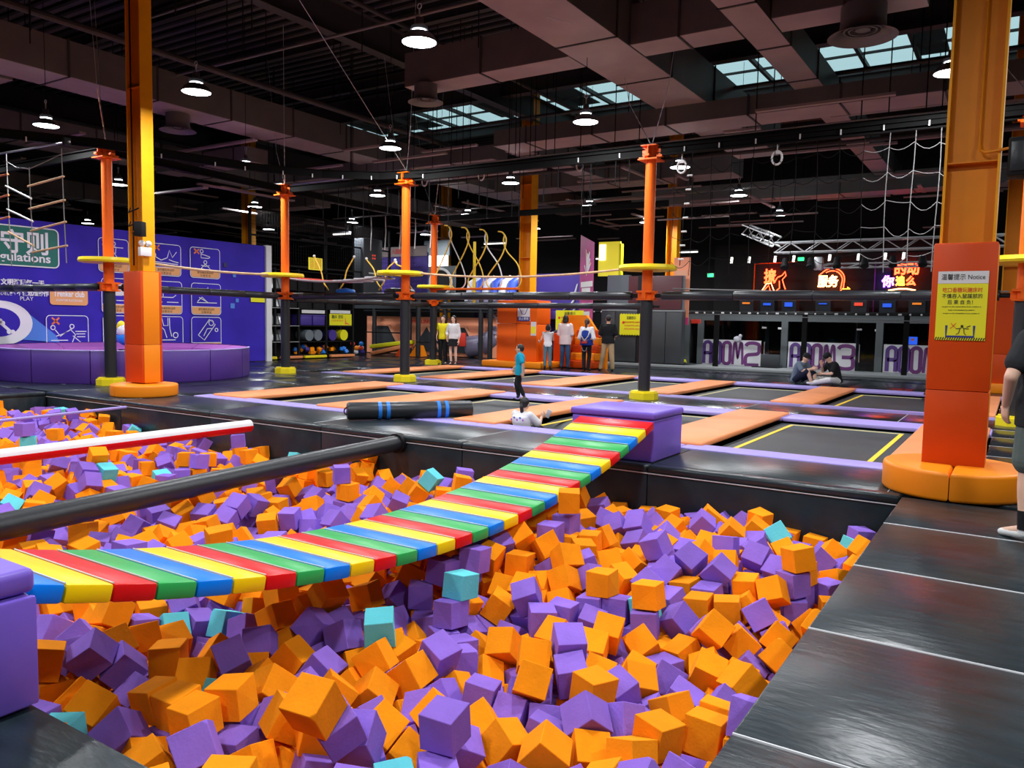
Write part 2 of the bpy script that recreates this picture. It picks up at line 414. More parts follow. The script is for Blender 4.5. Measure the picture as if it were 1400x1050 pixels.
# outer walls and roof
structure('wall_back', MB().box(-46, 14, 35.2, 35.5, -.5, 9.6), 'wall_black')
structure('wall_left', MB().box(-46.3, -46, -9, 48, -.5, 9.6), 'wall_black')
structure('wall_right', MB().box(14, 14.3, -9, 48, -.5, 9.6), 'wall_black')
structure('wall_front', MB().box(-46, 14, -9.3, -9, -.5, 9.6), 'wall_black')
SKY = (-24.0, 4.0, 23.5, 26.5)
roof = MB()
for (x0, x1, y0, y1) in [(-46, 14, -9, SKY[2]), (-46, SKY[0], SKY[2], SKY[3]), (SKY[1], 14, SKY[2], SKY[3]), (-46, 14, SKY[3], 36)]:
    roof.box(x0, x1, y0, y1, 9.2, 9.26)
ceiling = structure('ceiling', roof, 'deck_dark')
ribs = MB()
y = -6.0
while y < 35:
    if not (SKY[2]-.1 < y < SKY[3]): ribs.box(-30, 8, y, y+.10, 9.12, 9.2)
    y += .36
rb = obj('deck_rib', ribs, 'deck_rib', ceiling); rb['kind'] = 'stuff'
# skylight: frames and panes, the sky stands behind them
glz = MB(); k = 0
sky = structure('window_1', MB().box(SKY[0], SKY[1], SKY[2]-.12, SKY[2], 9.26, 9.34).box(SKY[0], SKY[1], SKY[3], SKY[3]+.12, 9.26, 9.34), 'beam_dark')
x = SKY[0]
while x < SKY[1]-.01:
    obj('glazing_bar', MB().box(x, x+.10, SKY[2], SKY[3], 9.26, 9.38), 'beam_dark', sky)
    obj('pane', MB().box(x+.10, x+1.4, SKY[2], SKY[3], 9.36, 9.375), 'roof_glass', sky)
    x += 1.4
obj('louvre_beam', MB().box(SKY[0], SKY[1], 24.9, 24.98, 9.30, 9.36), 'beam_dark', sky)
# opaque roof sheets that leave only part of the strip clear
sh = [(-24, -20.6), (-17.7, -15.8), (-14.4, -13.4), (-11.5, -9.2), (-6.5, -5.9), (-3.0, -2.2)]
for a, b_ in sh: obj('cover_sheet', MB().box(a, b_, SKY[2], SKY[3], 9.5, 9.53), 'deck_dark', sky)

# steel roof beams
def ibeam(name, p0, p1, hgt, wid, m='beam_dark', label=None, cat=None, kind='structure', parent=None):
    p0 = Vector(p0); p1 = Vector(p1); b = MB(); tx = .02
    if abs(p1.x-p0.x) > abs(p1.y-p0.y):
        x0, x1 = sorted((p0.x, p1.x)); y = p0.y; z = p0.z
        b.box(x0, x1, y-wid/2, y+wid/2, z, z+tx); b.box(x0, x1, y-wid/2, y+wid/2, z+hgt-tx, z+hgt); b.box(x0, x1, y-tx/2, y+tx/2, z+tx, z+hgt-tx)
    else:
        y0, y1 = sorted((p0.y, p1.y)); x = p0.x; z = p0.z
        b.box(x-wid/2, x+wid/2, y0, y1, z, z+tx); b.box(x-wid/2, x+wid/2, y0, y1, z+hgt-tx, z+hgt); b.box(x-tx/2, x+tx/2, y0, y1, z+tx, z+hgt-tx)
    o = obj(name, b, m, parent)
    if kind: o['kind'] = kind
    if label: o['label'] = label
    return o
nt_ = 1
for yy in (-4.8, 8.9, 20.6): 
    o = ibeam('trim_%d' % nt_, (-30, yy, 8.3), (8, yy, 8.3), .7, .3); nt_ += 1
for yy in (2.0, 5.4, 12.3, 15.7, 19.1, 26, 29.5): 
    o = ibeam('trim_%d' % nt_, (-30, yy, 8.75), (8, yy, 8.75), .32, .18); nt_ += 1
for xx in (-27.6, -13.75, 0.05):
    o = ibeam('trim_%d' % nt_, (xx, -6, 8.0), (xx, 33, 8.0), .75, .3); nt_ += 1

# ================================================================ DUCTS
DUCTS = []
def duct(label, x0, x1, y0, y1, z0, z1, seams, along):
    DUCTS.append((x0, x1, y0, y1))
    t = thing('air_duct', label, 'duct', ((x0+x1)/2, (y0+y1)/2, z0))
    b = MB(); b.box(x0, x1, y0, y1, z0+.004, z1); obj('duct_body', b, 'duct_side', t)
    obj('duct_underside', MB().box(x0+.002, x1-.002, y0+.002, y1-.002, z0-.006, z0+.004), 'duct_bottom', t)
    for s in seams:
        b = MB(); e = .025; q = .02
        if along == 'y':
            b.box(x0-e, x1+e, s-q, s+q, z0-e, z0-.006); b.box(x1, x1+e, s-q, s+q, z0-e, z1+e); b.box(x0-e, x0, s-q, s+q, z0-e, z1+e)
        else:
            b.box(s-q, s+q, y0-e, y1+e, z0-e, z0-.006); b.box(s-q, s+q, y0-e, y0, z0-e, z1+e); b.box(s-q, s+q, y1, y1+e, z0-e, z1+e)
        obj('flange', b, 'beam_dark', t)
    return t
fr = lambda a, b, s: [a+s*i for i in range(int((b-a)/s)+1)]
duct('long dark duct running along the left side above the striped banner', -18.45, -17.3, 1.5, 33, 6.5, 7.25, fr(3.2, 32, 2.05), 'y')
duct('broad main duct running from above the pit towards the back of the hall', -7.45, -6.25, 1.0, 24, 6.5, 7.4, fr(2.5, 23.5, 2.6), 'y')
duct('slimmer duct between the broad main duct and the right column', -4.33, -3.75, 3.0, 33, 6.5, 7.05, fr(3.8, 32, 2.2), 'y')
duct('cross duct joining the broad main duct on its left side', -11.5, -7.48, 13.42, 14.12, 6.5, 7.2, [-9.5], 'x')
duct('short cross duct between the broad main duct and the slimmer duct', -6.22, -4.36, 13.42, 14.12, 6.5, 7.2, [-5.3], 'x')
duct('cross duct running right from the slimmer duct to the round diffuser', -3.72, -1.5, 13.42, 14.12, 6.5, 7.2, [-2.6], 'x')
duct('wide cross duct high over the middle trampolines', -16.9, -7.9, 24.9, 26.0, 6.3, 6.9, fr(-16, -8.5, 1.9), 'x')
duct('far cross duct behind the posts over the right trampolines', -13.0, 3.0, 28.6, 29.5, 6.0, 6.6, fr(-12, 2.5, 2.2), 'x')
duct('far left lengthways duct above the soft play frame', -24.2, -23.2, 6, 33, 6.2, 6.9, fr(7, 32, 2.1), 'y')
duct('far lengthways duct above the dark container wall', -12.9, -12.2, 19.5, 24.6, 6.4, 7.0, fr(20.2, 24, 1.8), 'y')
duct('broad pale duct crossing behind the head beams on the right', -12.0, 3.5, 17.6, 18.6, 6.1, 6.5, fr(-11, 3, 1.9), 'x')
duct('pale cross duct just behind the middle post', -22.5, -13.2, 19.3, 20.1, 6.2, 6.6, fr(-21.5, -13.6, 1.7), 'x')
duct('low pale duct at the far left under the roof', -22.9, -18.7, 15.0, 15.8, 5.9, 6.3, fr(-22, -19, 1.4), 'x')
def branch_box(label, x0, x1, y0, y1, z0, z1):
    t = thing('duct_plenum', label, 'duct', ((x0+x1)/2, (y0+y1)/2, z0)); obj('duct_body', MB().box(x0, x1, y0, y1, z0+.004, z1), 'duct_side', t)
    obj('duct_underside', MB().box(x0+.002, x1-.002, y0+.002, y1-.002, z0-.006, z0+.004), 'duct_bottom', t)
branch_box('stepped plenum box hung under the left duct near the picture edge', -20.2, -18.5, 5.0, 8.8, 6.45, 6.95)
# round jet diffusers
def diffuser(label, x, y, z, s=1.0, h=.35):
    t = thing('round_diffuser', label, 'vent', (x, y, z))
    L = lambda prof: [(r*s, q*s if q < .3 else q) for r, q in prof]
    obj('neck', MB().lathe(L([(.30, .18)])+[(.30*s, h)], (x, y, z), 24), 'duct_grey', t)
    bell = obj('bell', MB().lathe(L([(.30, .18), (.31, .10), (.38, .03), (.46, .0), (.45, .012), (.36, .05), (.28, .12), (.27, .18)]), (x, y, z), 32), 'duct_grey', t)
    c = MB(); c.lathe(L([(.0, .10), (.10, .09), (.11, .12), (0, .15)]), (x, y, z), 16)
    for r in (.17, .235): c.lathe(L([(r, .08), (r+.02, .08), (r+.02, .13), (r, .13), (r, .08)]), (x, y, z), 24)
    for k in range(6):
        a = k*PI/3; c.tube([(x+.1*s*math.cos(a), y+.1*s*math.sin(a), z+.11*s), (x+.28*s*math.cos(a), y+.28*s*math.sin(a), z+.11*s)], .008, 6)
    obj('cone', c, 'duct_side', bell)
diffuser('round ceiling diffuser at the top right under the cross duct', -2.35, 13.6, 6.02, 1.12, .47)
diffuser('round ceiling diffuser left of the broad main duct', -10.98, 13.5, 6.12, .82, .37)
diffuser('round ceiling diffuser behind the tall left orange column', -18.0, 12.4, 6.08, .95, .41)
diffuser('small far diffuser over the right trampolines', -9.6, 25.3, 5.85, .9, .44)

# pipes and conduits under the roof
def pipe(label, pts, r, m='beam_dark', name='ceiling_pipe'):
    o = obj(name, MB().tube(pts, r, 8), m, label=label, cat='pipe'); return o
pipe('thick dark pipe passing behind the left column near the roof', [(-15.3, .5, 6.9), (-15.3, 30, 6.9)], .07)
pipe('slim pipe running beside the broad duct at the top of the picture', [(-11.2, .5, 7.6), (-11.2, 30, 7.6)], .045)
pipe('cross pipe under the skylight', [(-20, 19.6, 7.3), (2, 19.6, 7.3)], .05)
pipe('long cross pipe above the second row of trampolines', [(-22, 17.2, 5.6), (2, 17.2, 5.6)], .03, 'galvanised')
pipe('grey cross pipe carrying the far lamps', [(-24, 23.6, 5.55), (2, 23.6, 5.55)], .03, 'duct_grey')
pipe('dark cross pipe behind the rope net', [(-24, 20.4, 5.9), (2, 20.4, 5.9)], .05)
pipe('cross conduit in front of the short cross duct', [(-20, 11.9, 7.2), (1, 11.9, 7.2)], .03, 'duct_grey')
pipe('bare conduit running left of the front lamp', [(-16.5, 10.4, 7.8), (-5, 10.4, 7.8)], .025, 'duct_grey')
pipe('guy wire slanting across the roof towards the middle post', [(-9.6, 6.3, 8.4), (-12.5, 14.7, 5.0)], .006, 'galvanised', 'guy_wire')
pipe('guy wire crossing the other one near the front lamp', [(-14.5, 6.0, 8.6), (-6.5, 11.8, 6.4)], .006, 'galvanised', 'guy_wire')
rods = MB(); random.seed(4)
for i in range(150):
    x = random.uniform(-22, .5); y = random.uniform(7, 31); z0 = random.choice([6.3, 6.9, 7.3, 5.6])
    if z0 < 6 and abs(y-17.2) > .1: y = 17.2
    if any(a_-.1 < x < b_+.1 and c_-.1 < y < d_+.1 for a_, b_, c_, d_ in DUCTS): continue
    rods.tube([(x, y, z0), (x, y, 9.15)], .012, 5, smooth=False)
o = obj('hanger_rods', rods, 'black_metal'); o['kind'] = 'stuff'; o['label'] = 'thin black hanger rods dropping from the dark roof'; o['category'] = 'rods'
trays = MB()
for i in range(34):
    y = random.uniform(15.8, 32); x = random.uniform(-22, 0); L = random.uniform(.8, 3.2)
    z = random.uniform(5.5, 6.2)
    if random.random() < .5: trays.box(x, x+L, y, y+.12, z, z+.05)
    else: trays.box(x, x+.12, y, y+L, z, z+.05)
for i in range(70):
    y = random.uniform(10, 33); x = random.uniform(-42, -19.5); L = random.uniform(1.0, 3.6); z = random.uniform(5.0, 6.3)
    if random.random() < .5: trays.box(x, x+L, y, y+.16, z, z+.05)
    else: trays.box(x, x+.16, y, y+L, z, z+.05)
for i in range(30):
    y = random.uniform(22, 33); x = random.uniform(-20, 2); L = random.uniform(1.0, 3.0); z = random.uniform(4.9, 5.9); trays.box(x, x+L, y, y+.10, z, z+.04)
o = obj('cable_tray_runs', trays, 'duct_bottom'); o['kind'] = 'stuff'; o['label'] = 'short runs of cable tray and panelling under the far roof'; o['category'] = 'cable tray'

# ================================================================ HIGH BAY LAMPS
def lamp_proto():
    t = thing('high_bay_lamp', 'x', 'lamp', (0, 0, 0), 'high bay lamps')
    obj('lamp_shell', MB().lathe([(.24, .0), (.245, .02), (.20, .09), (.165, .11), (.16, .125)], (0, 0, 0), 28), 'lamp_shell', t)
    us = obj('upper_shell', MB().lathe([(.12, .165), (.115, .21), (.06, .25), (.055, .33), (.0, .34)], (0, 0, 0), 20), 'lamp_shell', t)
    obj('light_gap', MB().lathe([(.105, .135), (.105, .158)], (0, 0, 0), 20), 'lamp_glow', us)
    obj('diffuser', MB().lathe([(.0, .012), (.235, .004)], (0, 0, 0), 28), 'lamp_glow', t)
    obj('hook', MB().tube([(0, .0, .33), (0, 0, .45)], .012, 6).tube([(.035*math.cos(a), 0, .485+.035*math.sin(a)) for a in [2*PI*i/10 for i in range(10)]], .008, 6, closed=True), 'galvanised', t)
    obj('drop_wire', MB().tube([(0, 0, .50), (0, 0, 3.81)], .006, 5), 'rope_black', t)
    return t
LXs = (-22.7, -17.0, -12.1, -7.2, -2.2, 2.8); LYs = (-1.2, 3.75, 8.7, 13.65, 18.6, 23.35, 28.0)
names = {(-7.2, 8.7): 'largest lit high bay lamp, at the top centre', (-12.1, 8.7): 'lit high bay lamp right of the tall left column', (-17.0, 8.7): 'lit high bay lamp above the rope ladder at the left',
         (-7.2, 13.65): 'lit high bay lamp in front of the skylight', (-12.1, 13.65): 'lit high bay lamp above the middle orange post', (-2.2, 13.65): 'lit high bay lamp half hidden by the tall right column',
         (-7.2, 18.6): 'lit high bay lamp just right of the central orange post top', (-12.1, 18.6): 'lit high bay lamp above the middle H section column', (-17.0, 18.6): 'lit high bay lamp left of the middle orange post',
         (-7.2, 23.35): 'lit high bay lamp over the right trampolines in front of the truss', (-12.1, 23.35): 'lit high bay lamp left of the central orange post', (-7.2, 28.0): 'small lit high bay lamp just above the truss'}
LPOS = {(x, y): ((-1.1, y) if (x, y) == (-2.2, 13.65) else (x, y)) for x in LXs for y in LYs if not (x == -2.2 and y > 15)}
lp = lamp_proto(); first = True
for x in LXs:
    for y in LYs:
        if (x, y) not in LPOS: continue
        inview = (x, y) in names or (y > 12 and x < -1)
        loc = (*LPOS[(x, y)], 5.3)
        if inview:
            lab = names.get((x, y), None) or 'lit high bay lamp %s the hall, %s' % ('far left in' if x < -20 else 'left in' if x < -15 else 'mid' if x < -10 else 'right in', {13.65: 'second rank', 18.6: 'third rank', 23.35: 'fourth rank', 28.0: 'last rank'}.get(y, 'near'))
            if first: lp.location = loc; lp['label'] = lab; first = False
            else: dup(lp, loc, 0, lab)
        # the light a lamp gives, straight under its diffuser
        ld = bpy.data.lights.new('lamp_light', 'AREA'); ld.shape = 'DISK'; ld.size = .44; ld.energy = LAMP_W * (1.0 if y > 6 else 1.0); ld.color = (.95, .975, 1.0); ld.spread = math.radians(175)
        lo = bpy.data.objects.new('lamp_light', ld); COL.objects.link(lo); lo.location = (loc[0], loc[1], 5.29)
for lx, ly, lab in ((-33.6, 18.8, 'far lit high bay lamp at the left picture edge above the rung ladder'), (-27.9, 23.6, 'far lit high bay lamp above the banner wall beside the left column')):
    dup(lp, (lx, ly, 5.3), 0, lab)
    ld = bpy.data.lights.new('lamp_light', 'AREA'); ld.shape = 'DISK'; ld.size = .44; ld.energy = LAMP_W; ld.color = (.95, .975, 1.0)
    lo = bpy.data.objects.new('lamp_light', ld); COL.objects.link(lo); lo.location = (lx, ly, 5.29)
duct('far left cross duct high above the banner wall', -40, -22.5, 21.2, 22.0, 5.7, 6.2, fr(-39, -23, 2.0), 'x')
duct('lengthways duct far behind the banner wall', -31.5, -30.6, 10, 34, 5.9, 6.5, fr(11, 33, 2.0), 'y')
# small tube lights far away
for i, (x, y, z, L) in enumerate([(-23.4, 23.5, 4.9, 1.0), (-20.3, 30.0, 5.0, 1.2), (-16.0, 32.5, 4.4, .9), (-12.2, 32.8, 4.6, .9), (-18.9, 16.2, 5.4, .7)]):
    t = thing('batten_light', ['white batten light near the roof left of the soft play', 'white batten light above the purple billboard', 'short batten light behind the rope loops', 'short batten light above the pink banner', 'white batten light right of the left column'][i], 'lamp', (x, y, z))
    obj('housing', MB().box(x-L/2, x+L/2, y-.06, y+.06, z+.03, z+.09), 'lamp_shell', t); obj('tube', MB().tube([(x-L/2+.02, y, z), (x+L/2-.02, y, z)], .03, 8), 'lit_white', t)
    for q in (-.35, .35): obj('suspension_wire', MB().tube([(x+q*L, y, z+.09), (x+q*L, y, 9.11)], .005, 5), 'rope_black', t)
# green exit lights
for i, (x, y, z) in enumerate([(-10.9, 32, 3.55), (-7.85, 34.24, 4.3), (-2.75, 34.24, 4.45)]):
    t = thing('exit_light', ['small green exit light right of the orange hanging banner', 'small green exit light between the first and second neon', 'small green exit light beside the right column'][i], 'sign', (x, y, z))
    obj('housing', MB().rbox(x-.16, x+.16, y, y+.05, z-.09, z+.09, r=.01), 'lamp_shell', t); (obj('suspension_wire', MB().tube([(x, y+.02, z+.09), (x, y+.02, 9.11)], .006, 5), 'rope_black', t) if i == 0 else None); obj('lit_face', MB().box(x-.12, x+.12, y-.01, y, z-.07, z+.07), 'led_green', t)

# ================================================================ H SECTION COLUMNS
def hcolumn(label, cx, cy, ztop=9.1, box=(.56, .46), pad_top=2.28, padmat='pad_orange_red', base='round', zflange=None, seam=(.93, .96), beam=(.42, .24)):
    t = thing('steel_column', label, 'column', (cx, cy, 0))
    bw, bd = beam; tf = .022
    for s in (-1, 1):
        b = MB(); b.box(cx+s*bw/2-tf/2, cx+s*bw/2+tf/2, cy-bd/2, cy+bd/2, .1, ztop); obj('flange', b, 'column_orange_lit', t)
    obj('web', MB().box(cx-bw/2, cx+bw/2, cy-.01, cy+.01, .1, ztop), 'column_orange', t)
    for z in (3.02, 5.6, 7.6):
        if z < ztop: obj('stiffener', MB().box(cx-bw/2, cx+bw/2, cy-bd/2+.01, cy+bd/2-.01, z-.006, z+.006), 'column_orange', t)
    # foam jacket: two storeys of four slabs
    X, Y = box[0]/2, box[1]/2; th = .05
    for (z0, z1) in ((.24, seam[0]+.012), (seam[0]+.016, pad_top)):
        for k, (a0, a1, b0, b1) in enumerate([(-X, X, -Y-.0, -Y+th), (-X, X, Y-th, Y), (X-th, X, -Y+th, Y-th), (-X, -X+th, -Y+th, Y-th)]):
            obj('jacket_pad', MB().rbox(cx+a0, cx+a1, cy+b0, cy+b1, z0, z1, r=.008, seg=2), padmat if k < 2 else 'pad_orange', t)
    obj('jacket_cap', MB().rbox(cx-X+.005, cx+X-.005, cy-Y+.005, cy+Y-.005, pad_top-.012, pad_top+.008, r=.008), padmat, t)
    return t
def round_base(t, cx, cy, r, h, flat=None):
    # two half discs meeting in a seam
    for s in (0, 1):
        b = MB(); a0 = -PI/2+PI*s; n = 22; R = r
        out = [(cx+R*math.cos(a0+PI*i/n)+(.004 if s == 0 else -.004), cy+R*math.sin(a0+PI*i/n)) for i in range(n+1)]
        bm = bmesh.new(); vs = [bm.verts.new((p[0], p[1], .0)) for p in out]; f = bm.faces.new(vs)
        ex = bmesh.ops.extrude_face_region(bm, geom=[f]); ev = [v for v in ex['geom'] if isinstance(v, bmesh.types.BMVert)]
        bmesh.ops.translate(bm, verts=ev, vec=(0, 0, h)); bmesh.ops.recalc_face_normals(bm, faces=bm.faces[:])
        ed = [e for e in bm.edges if abs(e.verts[0].co.z-e.verts[1].co.z) < 1e-5]
        bmesh.ops.bevel(bm, geom=ed, offset=.035, segments=3, affect='EDGES', profile=.5)
        bm.verts.index_update(); b.add([v.co.copy() for v in bm.verts], [[v.index for v in f.verts] for f in bm.faces], 0, True); bm.free()
        obj('base_pad', b, 'pad_orange', t)
cR = hcolumn('tall orange H section column at the right with the yellow notice', -.465, 8.49, box=(.51, .44))
round_base(cR, -.45, 8.36, .60, .26)
obj('conduit', MB().tube([(-.42, 8.45, 9.0), (-.42, 8.44, 3.20), (-.41, 8.40, 3.12), (-.36, 8.36, 3.09), (-.16, 8.34, 3.11)], .013, 8), 'column_orange', cR)
cL = hcolumn('tall orange H section column at the left of the pit', -13.79, 8.72, box=(.54, .42))
round_base(cL, -13.66, 8.64, .58, .22)
obj('conduit', MB().tube([(-14.04, 8.54, 7.6), (-13.95, 8.52, 7.62), (-13.89, 8.62, 7.5), (-13.89, 8.62, 2.4)], .014, 8), 'black_metal', cL)
for z in (3.45, 3.2): obj('cable', MB().tube([(-13.94, 8.60, z), (-13.8, 8.48, z-.1), (-13.64, 8.58, z-.02)], .012, 6), 'rope_black', cL)
c3 = hcolumn('distant orange H section column behind the right column', -.24, 22.4, box=(.62, .5))
obj('base_pad', MB().rbox(-.62, .14, 22.05, 22.75, 0, .24, r=.03), 'pad_orange', c3)
# middle column with the wide jacket
cM = thing('steel_column', 'middle orange H section column rising from the wide orange block', 'column', (-13.95, 22.6, 0))
for s in (-1, 1): obj('flange', MB().box(-13.95+s*.21-.011, -13.95+s*.21+.011, 22.4, 22.8, .1, 9.1), 'column_orange_lit', cM)
obj('web', MB().box(-14.16, -13.74, 22.59, 22.61, .1, 9.1), 'column_orange', cM)
for z in (3.6, 6.0): obj('stiffener', MB().box(-14.15, -13.75, 22.41, 22.79, z, z+.02), 'column_orange', cM)
for (x0, x1, z0, z1) in [(-14.75, -13.98, .2, 1.42), (-13.97, -13.2, .2, 1.42), (-14.75, -13.98, 1.43, 2.2), (-13.97, -13.2, 1.43, 2.2)]:
    obj('jacket_pad', MB().rbox(x0, x1, 22.0, 22.9, z0, z1, r=.02), 'pad_orange_mid', cM)
obj('base_pad', MB().rbox(-15.15, -12.85, 21.7, 23.1, 0, .2, r=.04), 'pad_orange', cM)
for i, (x, y) in enumerate([(-11.35, 28.9), (-25.4, 33.0), (-26.0, 21.0)]):
    t = thing('steel_column', ['far orange column above the hanging orange banner', 'far orange column behind the soft play frame', 'far orange column above the end of the purple banner wall'][i], 'column', (x, y, 0))
    for s in (-1, 1): obj('flange', MB().box(x+s*.2-.011, x+s*.2+.011, y-.18, y+.18, 0, 9.1), 'column_orange_lit', t)
    obj('web', MB().box(x-.2, x+.2, y-.01, y+.01, 0, 9.1), 'column_orange', t)

# bits on the left column
t = thing('speaker', 'small black speaker on the lit face of the left column', 'speaker', (-13.38, 8.62, 2.95))
obj('cabinet', MB().rbox(-.075, .075, -.09, .07, -.13, .13, r=.01, xf=T(-13.45, 8.48, 3.03) @ RZ(.5)), 'black_metal', t)
obj('bracket', MB().tube([(-13.58, 8.66, 3.0), (-13.50, 8.55, 3.0)], .012, 6), 'black_metal', t)
t = thing('emergency_light', 'white twin spot emergency light under the speaker', 'lamp', (-13.44, 8.6, 2.62))
obj('box', MB().rbox(-13.57, -13.48, 8.5, 8.72, 2.56, 2.72, r=.01), 'white', t)
for dy in (-.06, .07):
    obj('spot_head', MB().sphere((-13.52, 8.61+dy, 2.79), .055, 12, 8), 'white', t); 
# notice on the right column
def sign_place(x0, y, z0):
    return lambda u, v, d: (x0+u, y-d, z0+v)
t = thing('notice_sign', 'yellow and white notice on the front of the right column', 'sign', (-.46, 8.26, 1.38))
SX, SW = -.470, .40
obj('board', MB().box(SX-SW/2, SX+SW/2, 8.258, 8.266, 1.405, 2.03), 'sign_yellow', t)
hdr = obj('white_header', MB().box(SX-SW/2, SX+SW/2, 8.254, 8.262, 1.92, 2.03), 'off_white', t)
obj('header_lettering', text_mb('温馨提示 Notice', .058, .003, T(SX, 8.252, 1.975), width=.345), 'print_black', hdr)
obj('red_lettering', text_mb('吃口香糖玩蹦床时', .048, .003, T(SX, 8.256, 1.858), width=.315), 'print_red', t)
obj('black_lettering', text_mb('不慎吞入鼠蹊部的', .046, .003, T(SX, 8.256, 1.803), width=.32), 'print_black', t)
obj('black_lettering', text_mb('后 果 自 负！', .044, .003, T(SX, 8.256, 1.748), width=.20), 'print_black', t)
for z, wd in ((1.71, .31), (1.68, .21), (1.65, .29)):
    obj('small_lettering', text_mb('no gum on the trampolines if you swallow it', .016, .002, T(SX, 8.256, z), width=wd), 'print_black', t)
g = MB(); pl = sign_place(SX, 8.257, 1.41)
stroke(g, [(-.11, .13), (-.11, .03), (.11, .03), (.11, .13)], .018, pl, depth=.003); obj('pictogram_mat', g, 'print_navy', t)
g = MB(); stroke(g, [(-.075, .15), (-.03, .10)], .004, pl, depth=.004); stroke(g, [(-.08, .10), (-.035, .15)], .004, pl, depth=.004); obj('pictogram_cross', g, 'print_red', t)
g = MB()
g.add([pl(.015+.011*math.cos(a), .125+.011*math.sin(a), .004) for a in [2*PI*i/12 for i in range(12)]], [list(range(12))])
for s_ in ([(-.03, .10), (0, .105), (.015, .115), (.03, .105), (.07, .10)], [(.0, .10), (-.01, .06), (-.03, .05)], [(.03, .10), (.035, .06), (.05, .045)], [(.05, .115), (.08, .13)]): stroke(g, s_, .006, pl, depth=.004)
obj('pictogram_figure', g, 'print_black', t)
g = MB()
for i in range(21): 
    x = -SW/2+.004+i*.019; stroke(g, [(x, -.003), (x+.012, .022)], .008, pl, depth=.003)
obj('hazard_stripes', g, 'print_black', t)
# lamp head on the right column's far side
t = thing('speaker', 'black wall speaker at the right picture edge beside the column', 'speaker', (-.13, 8.5, 3.0))
obj('cabinet', MB().rbox(-.19, -.03, 8.32, 8.55, 2.86, 3.2, r=.02), 'black_metal', t)
obj('grille', MB().rbox(-.17, -.05, 8.305, 8.325, 2.9, 3.16, r=.008), 'black_pad', t)

# ================================================================ ROPE COURSE
POSTS = [(-16.17, 9.47), (-16.62, 14.60), (-12.58, 14.77), (-6.32, 14.78), (-16.73, 21.1), (.0, 14.85)]
plabel = ['orange rope course post just left of the tall left column', 'orange rope course post in front of the black shelving', 'middle orange rope course post above the second trampoline row',
          'central orange rope course post behind the purple box', 'far orange rope course post beside the two standing women', 'orange rope course post behind the right column']
def post(x, y, label):
    t = thing('rope_course_post', label, 'post', (0, 0, 0), 'rope course posts')
    r = .105
    obj('pole', MB().lathe([(r, 1.95), (r, 4.72)], (0, 0, 0), 16), 'post_orange', t)
    o = obj('padded_sleeve', MB().lathe([(.0, .16), (.118, .16), (.122, .3), (.118, .9), (.123, 1.4), (.118, 1.9), (.118, 1.97), (.0, 1.97)], (0, 0, 0), 16), 'black_pad', t)
    b = MB()
    n = 8; rr = .29
    for (z0, z1, q) in ((0, .13, rr), (.13, .16, rr-.03)):
        b.prism([(q*math.cos(PI/8+2*PI*k/n), q*math.sin(PI/8+2*PI*k/n)) for k in range(n)], 'z', z0, z1)
    obj('base_block', b, 'bright_yellow', t)
    h = MB(); h.prism([(-.2, -.2), (.2, -.2), (.2, .2), (-.2, .2)], 'z', 4.70, 4.725); h.prism([(-.16, -.16), (.16, -.16), (.16, .16), (-.16, .16)], 'z', 4.97, 4.99)
    for a in range(4):
        M_ = RZ(a*PI/2); h.box(.02, .19, -.008, .008, 4.725, 4.97, xf=M_); h.box(.12, .24, -.05, .05, 4.76, 4.80, xf=M_)
    h.lathe([(r-.01, 4.72), (r-.01, 4.98)], (0, 0, 0), 12)
    obj('post_head', h, 'post_orange', t)
    c = MB(); c.prism([(-.16, -.16), (.16, -.16), (.16, .16), (-.16, .16)], 'z', 2.12, 2.16); c.prism([(-.16, -.16), (.16, -.16), (.16, .16), (-.16, .16)], 'z', 1.97, 2.0)
    for a in range(4): c.box(.1, .18, -.04, .04, 2.0, 2.12, xf=RZ(a*PI/2))
    obj('rail_bracket', c, 'post_orange', t)
    for s, (dx, dy) in enumerate(((-.7, .3), (.55, -.5))):
        k = MB()
        P = [(dx*i/14*.9, dy*i/14*.9, 4.99+.95*i/14) for i in range(15)]
        for i in range(14):
            a = Vector(P[i]); b_ = Vector(P[i+1]); k.tube([a, b_], .012 if i % 2 else .007, 5)
        sc_ = obj('stay_chain', k, 'galvanised', t); obj('stay_wire', MB().tube([P[-1], (dx*1.9, dy*1.9, 8.6)], .006, 5), 'galvanised', sc_)
    return t
pp = post(0, 0, plabel[0]); pp.location = (*POSTS[0], 0)
for i in range(1, 6): dup(pp, (*POSTS[i], 0), 0, plabel[i])
# yellow stand-on platforms
def platform(label, x, y, z=2.56, dx=0, dy=0):
    t = thing('post_platform', label, 'platform', (x, y, z))
    n = 12; R = .56
    obj('deck', MB().lathe([(.12, 0), (R, 0), (R+.02, .04), (R, .10), (.12, .10), (.12, 0)], (x+dx, y+dy, z), n, smooth=False), 'bright_yellow', t)
    for k in range(0):
        a = PI/4+k*PI/2
        obj('strut', MB().tube([(x+dx+.42*math.cos(a), y+dy+.42*math.sin(a), z), (x+.12*math.cos(a), y+.12*math.sin(a), z-.38)], .014, 6), 'post_orange', t)
platform('yellow platform round the post left of the tall column', *POSTS[0])
platform('yellow platform round the post in front of the shelving', *POSTS[1], dx=-.1)
platform('yellow platform round the middle post', *POSTS[2], dx=-.18)
platform('yellow platform round the central post', *POSTS[3])
platform('yellow platform round the far post', *POSTS[4])
platform('yellow platform round the post behind the right column', *POSTS[5])
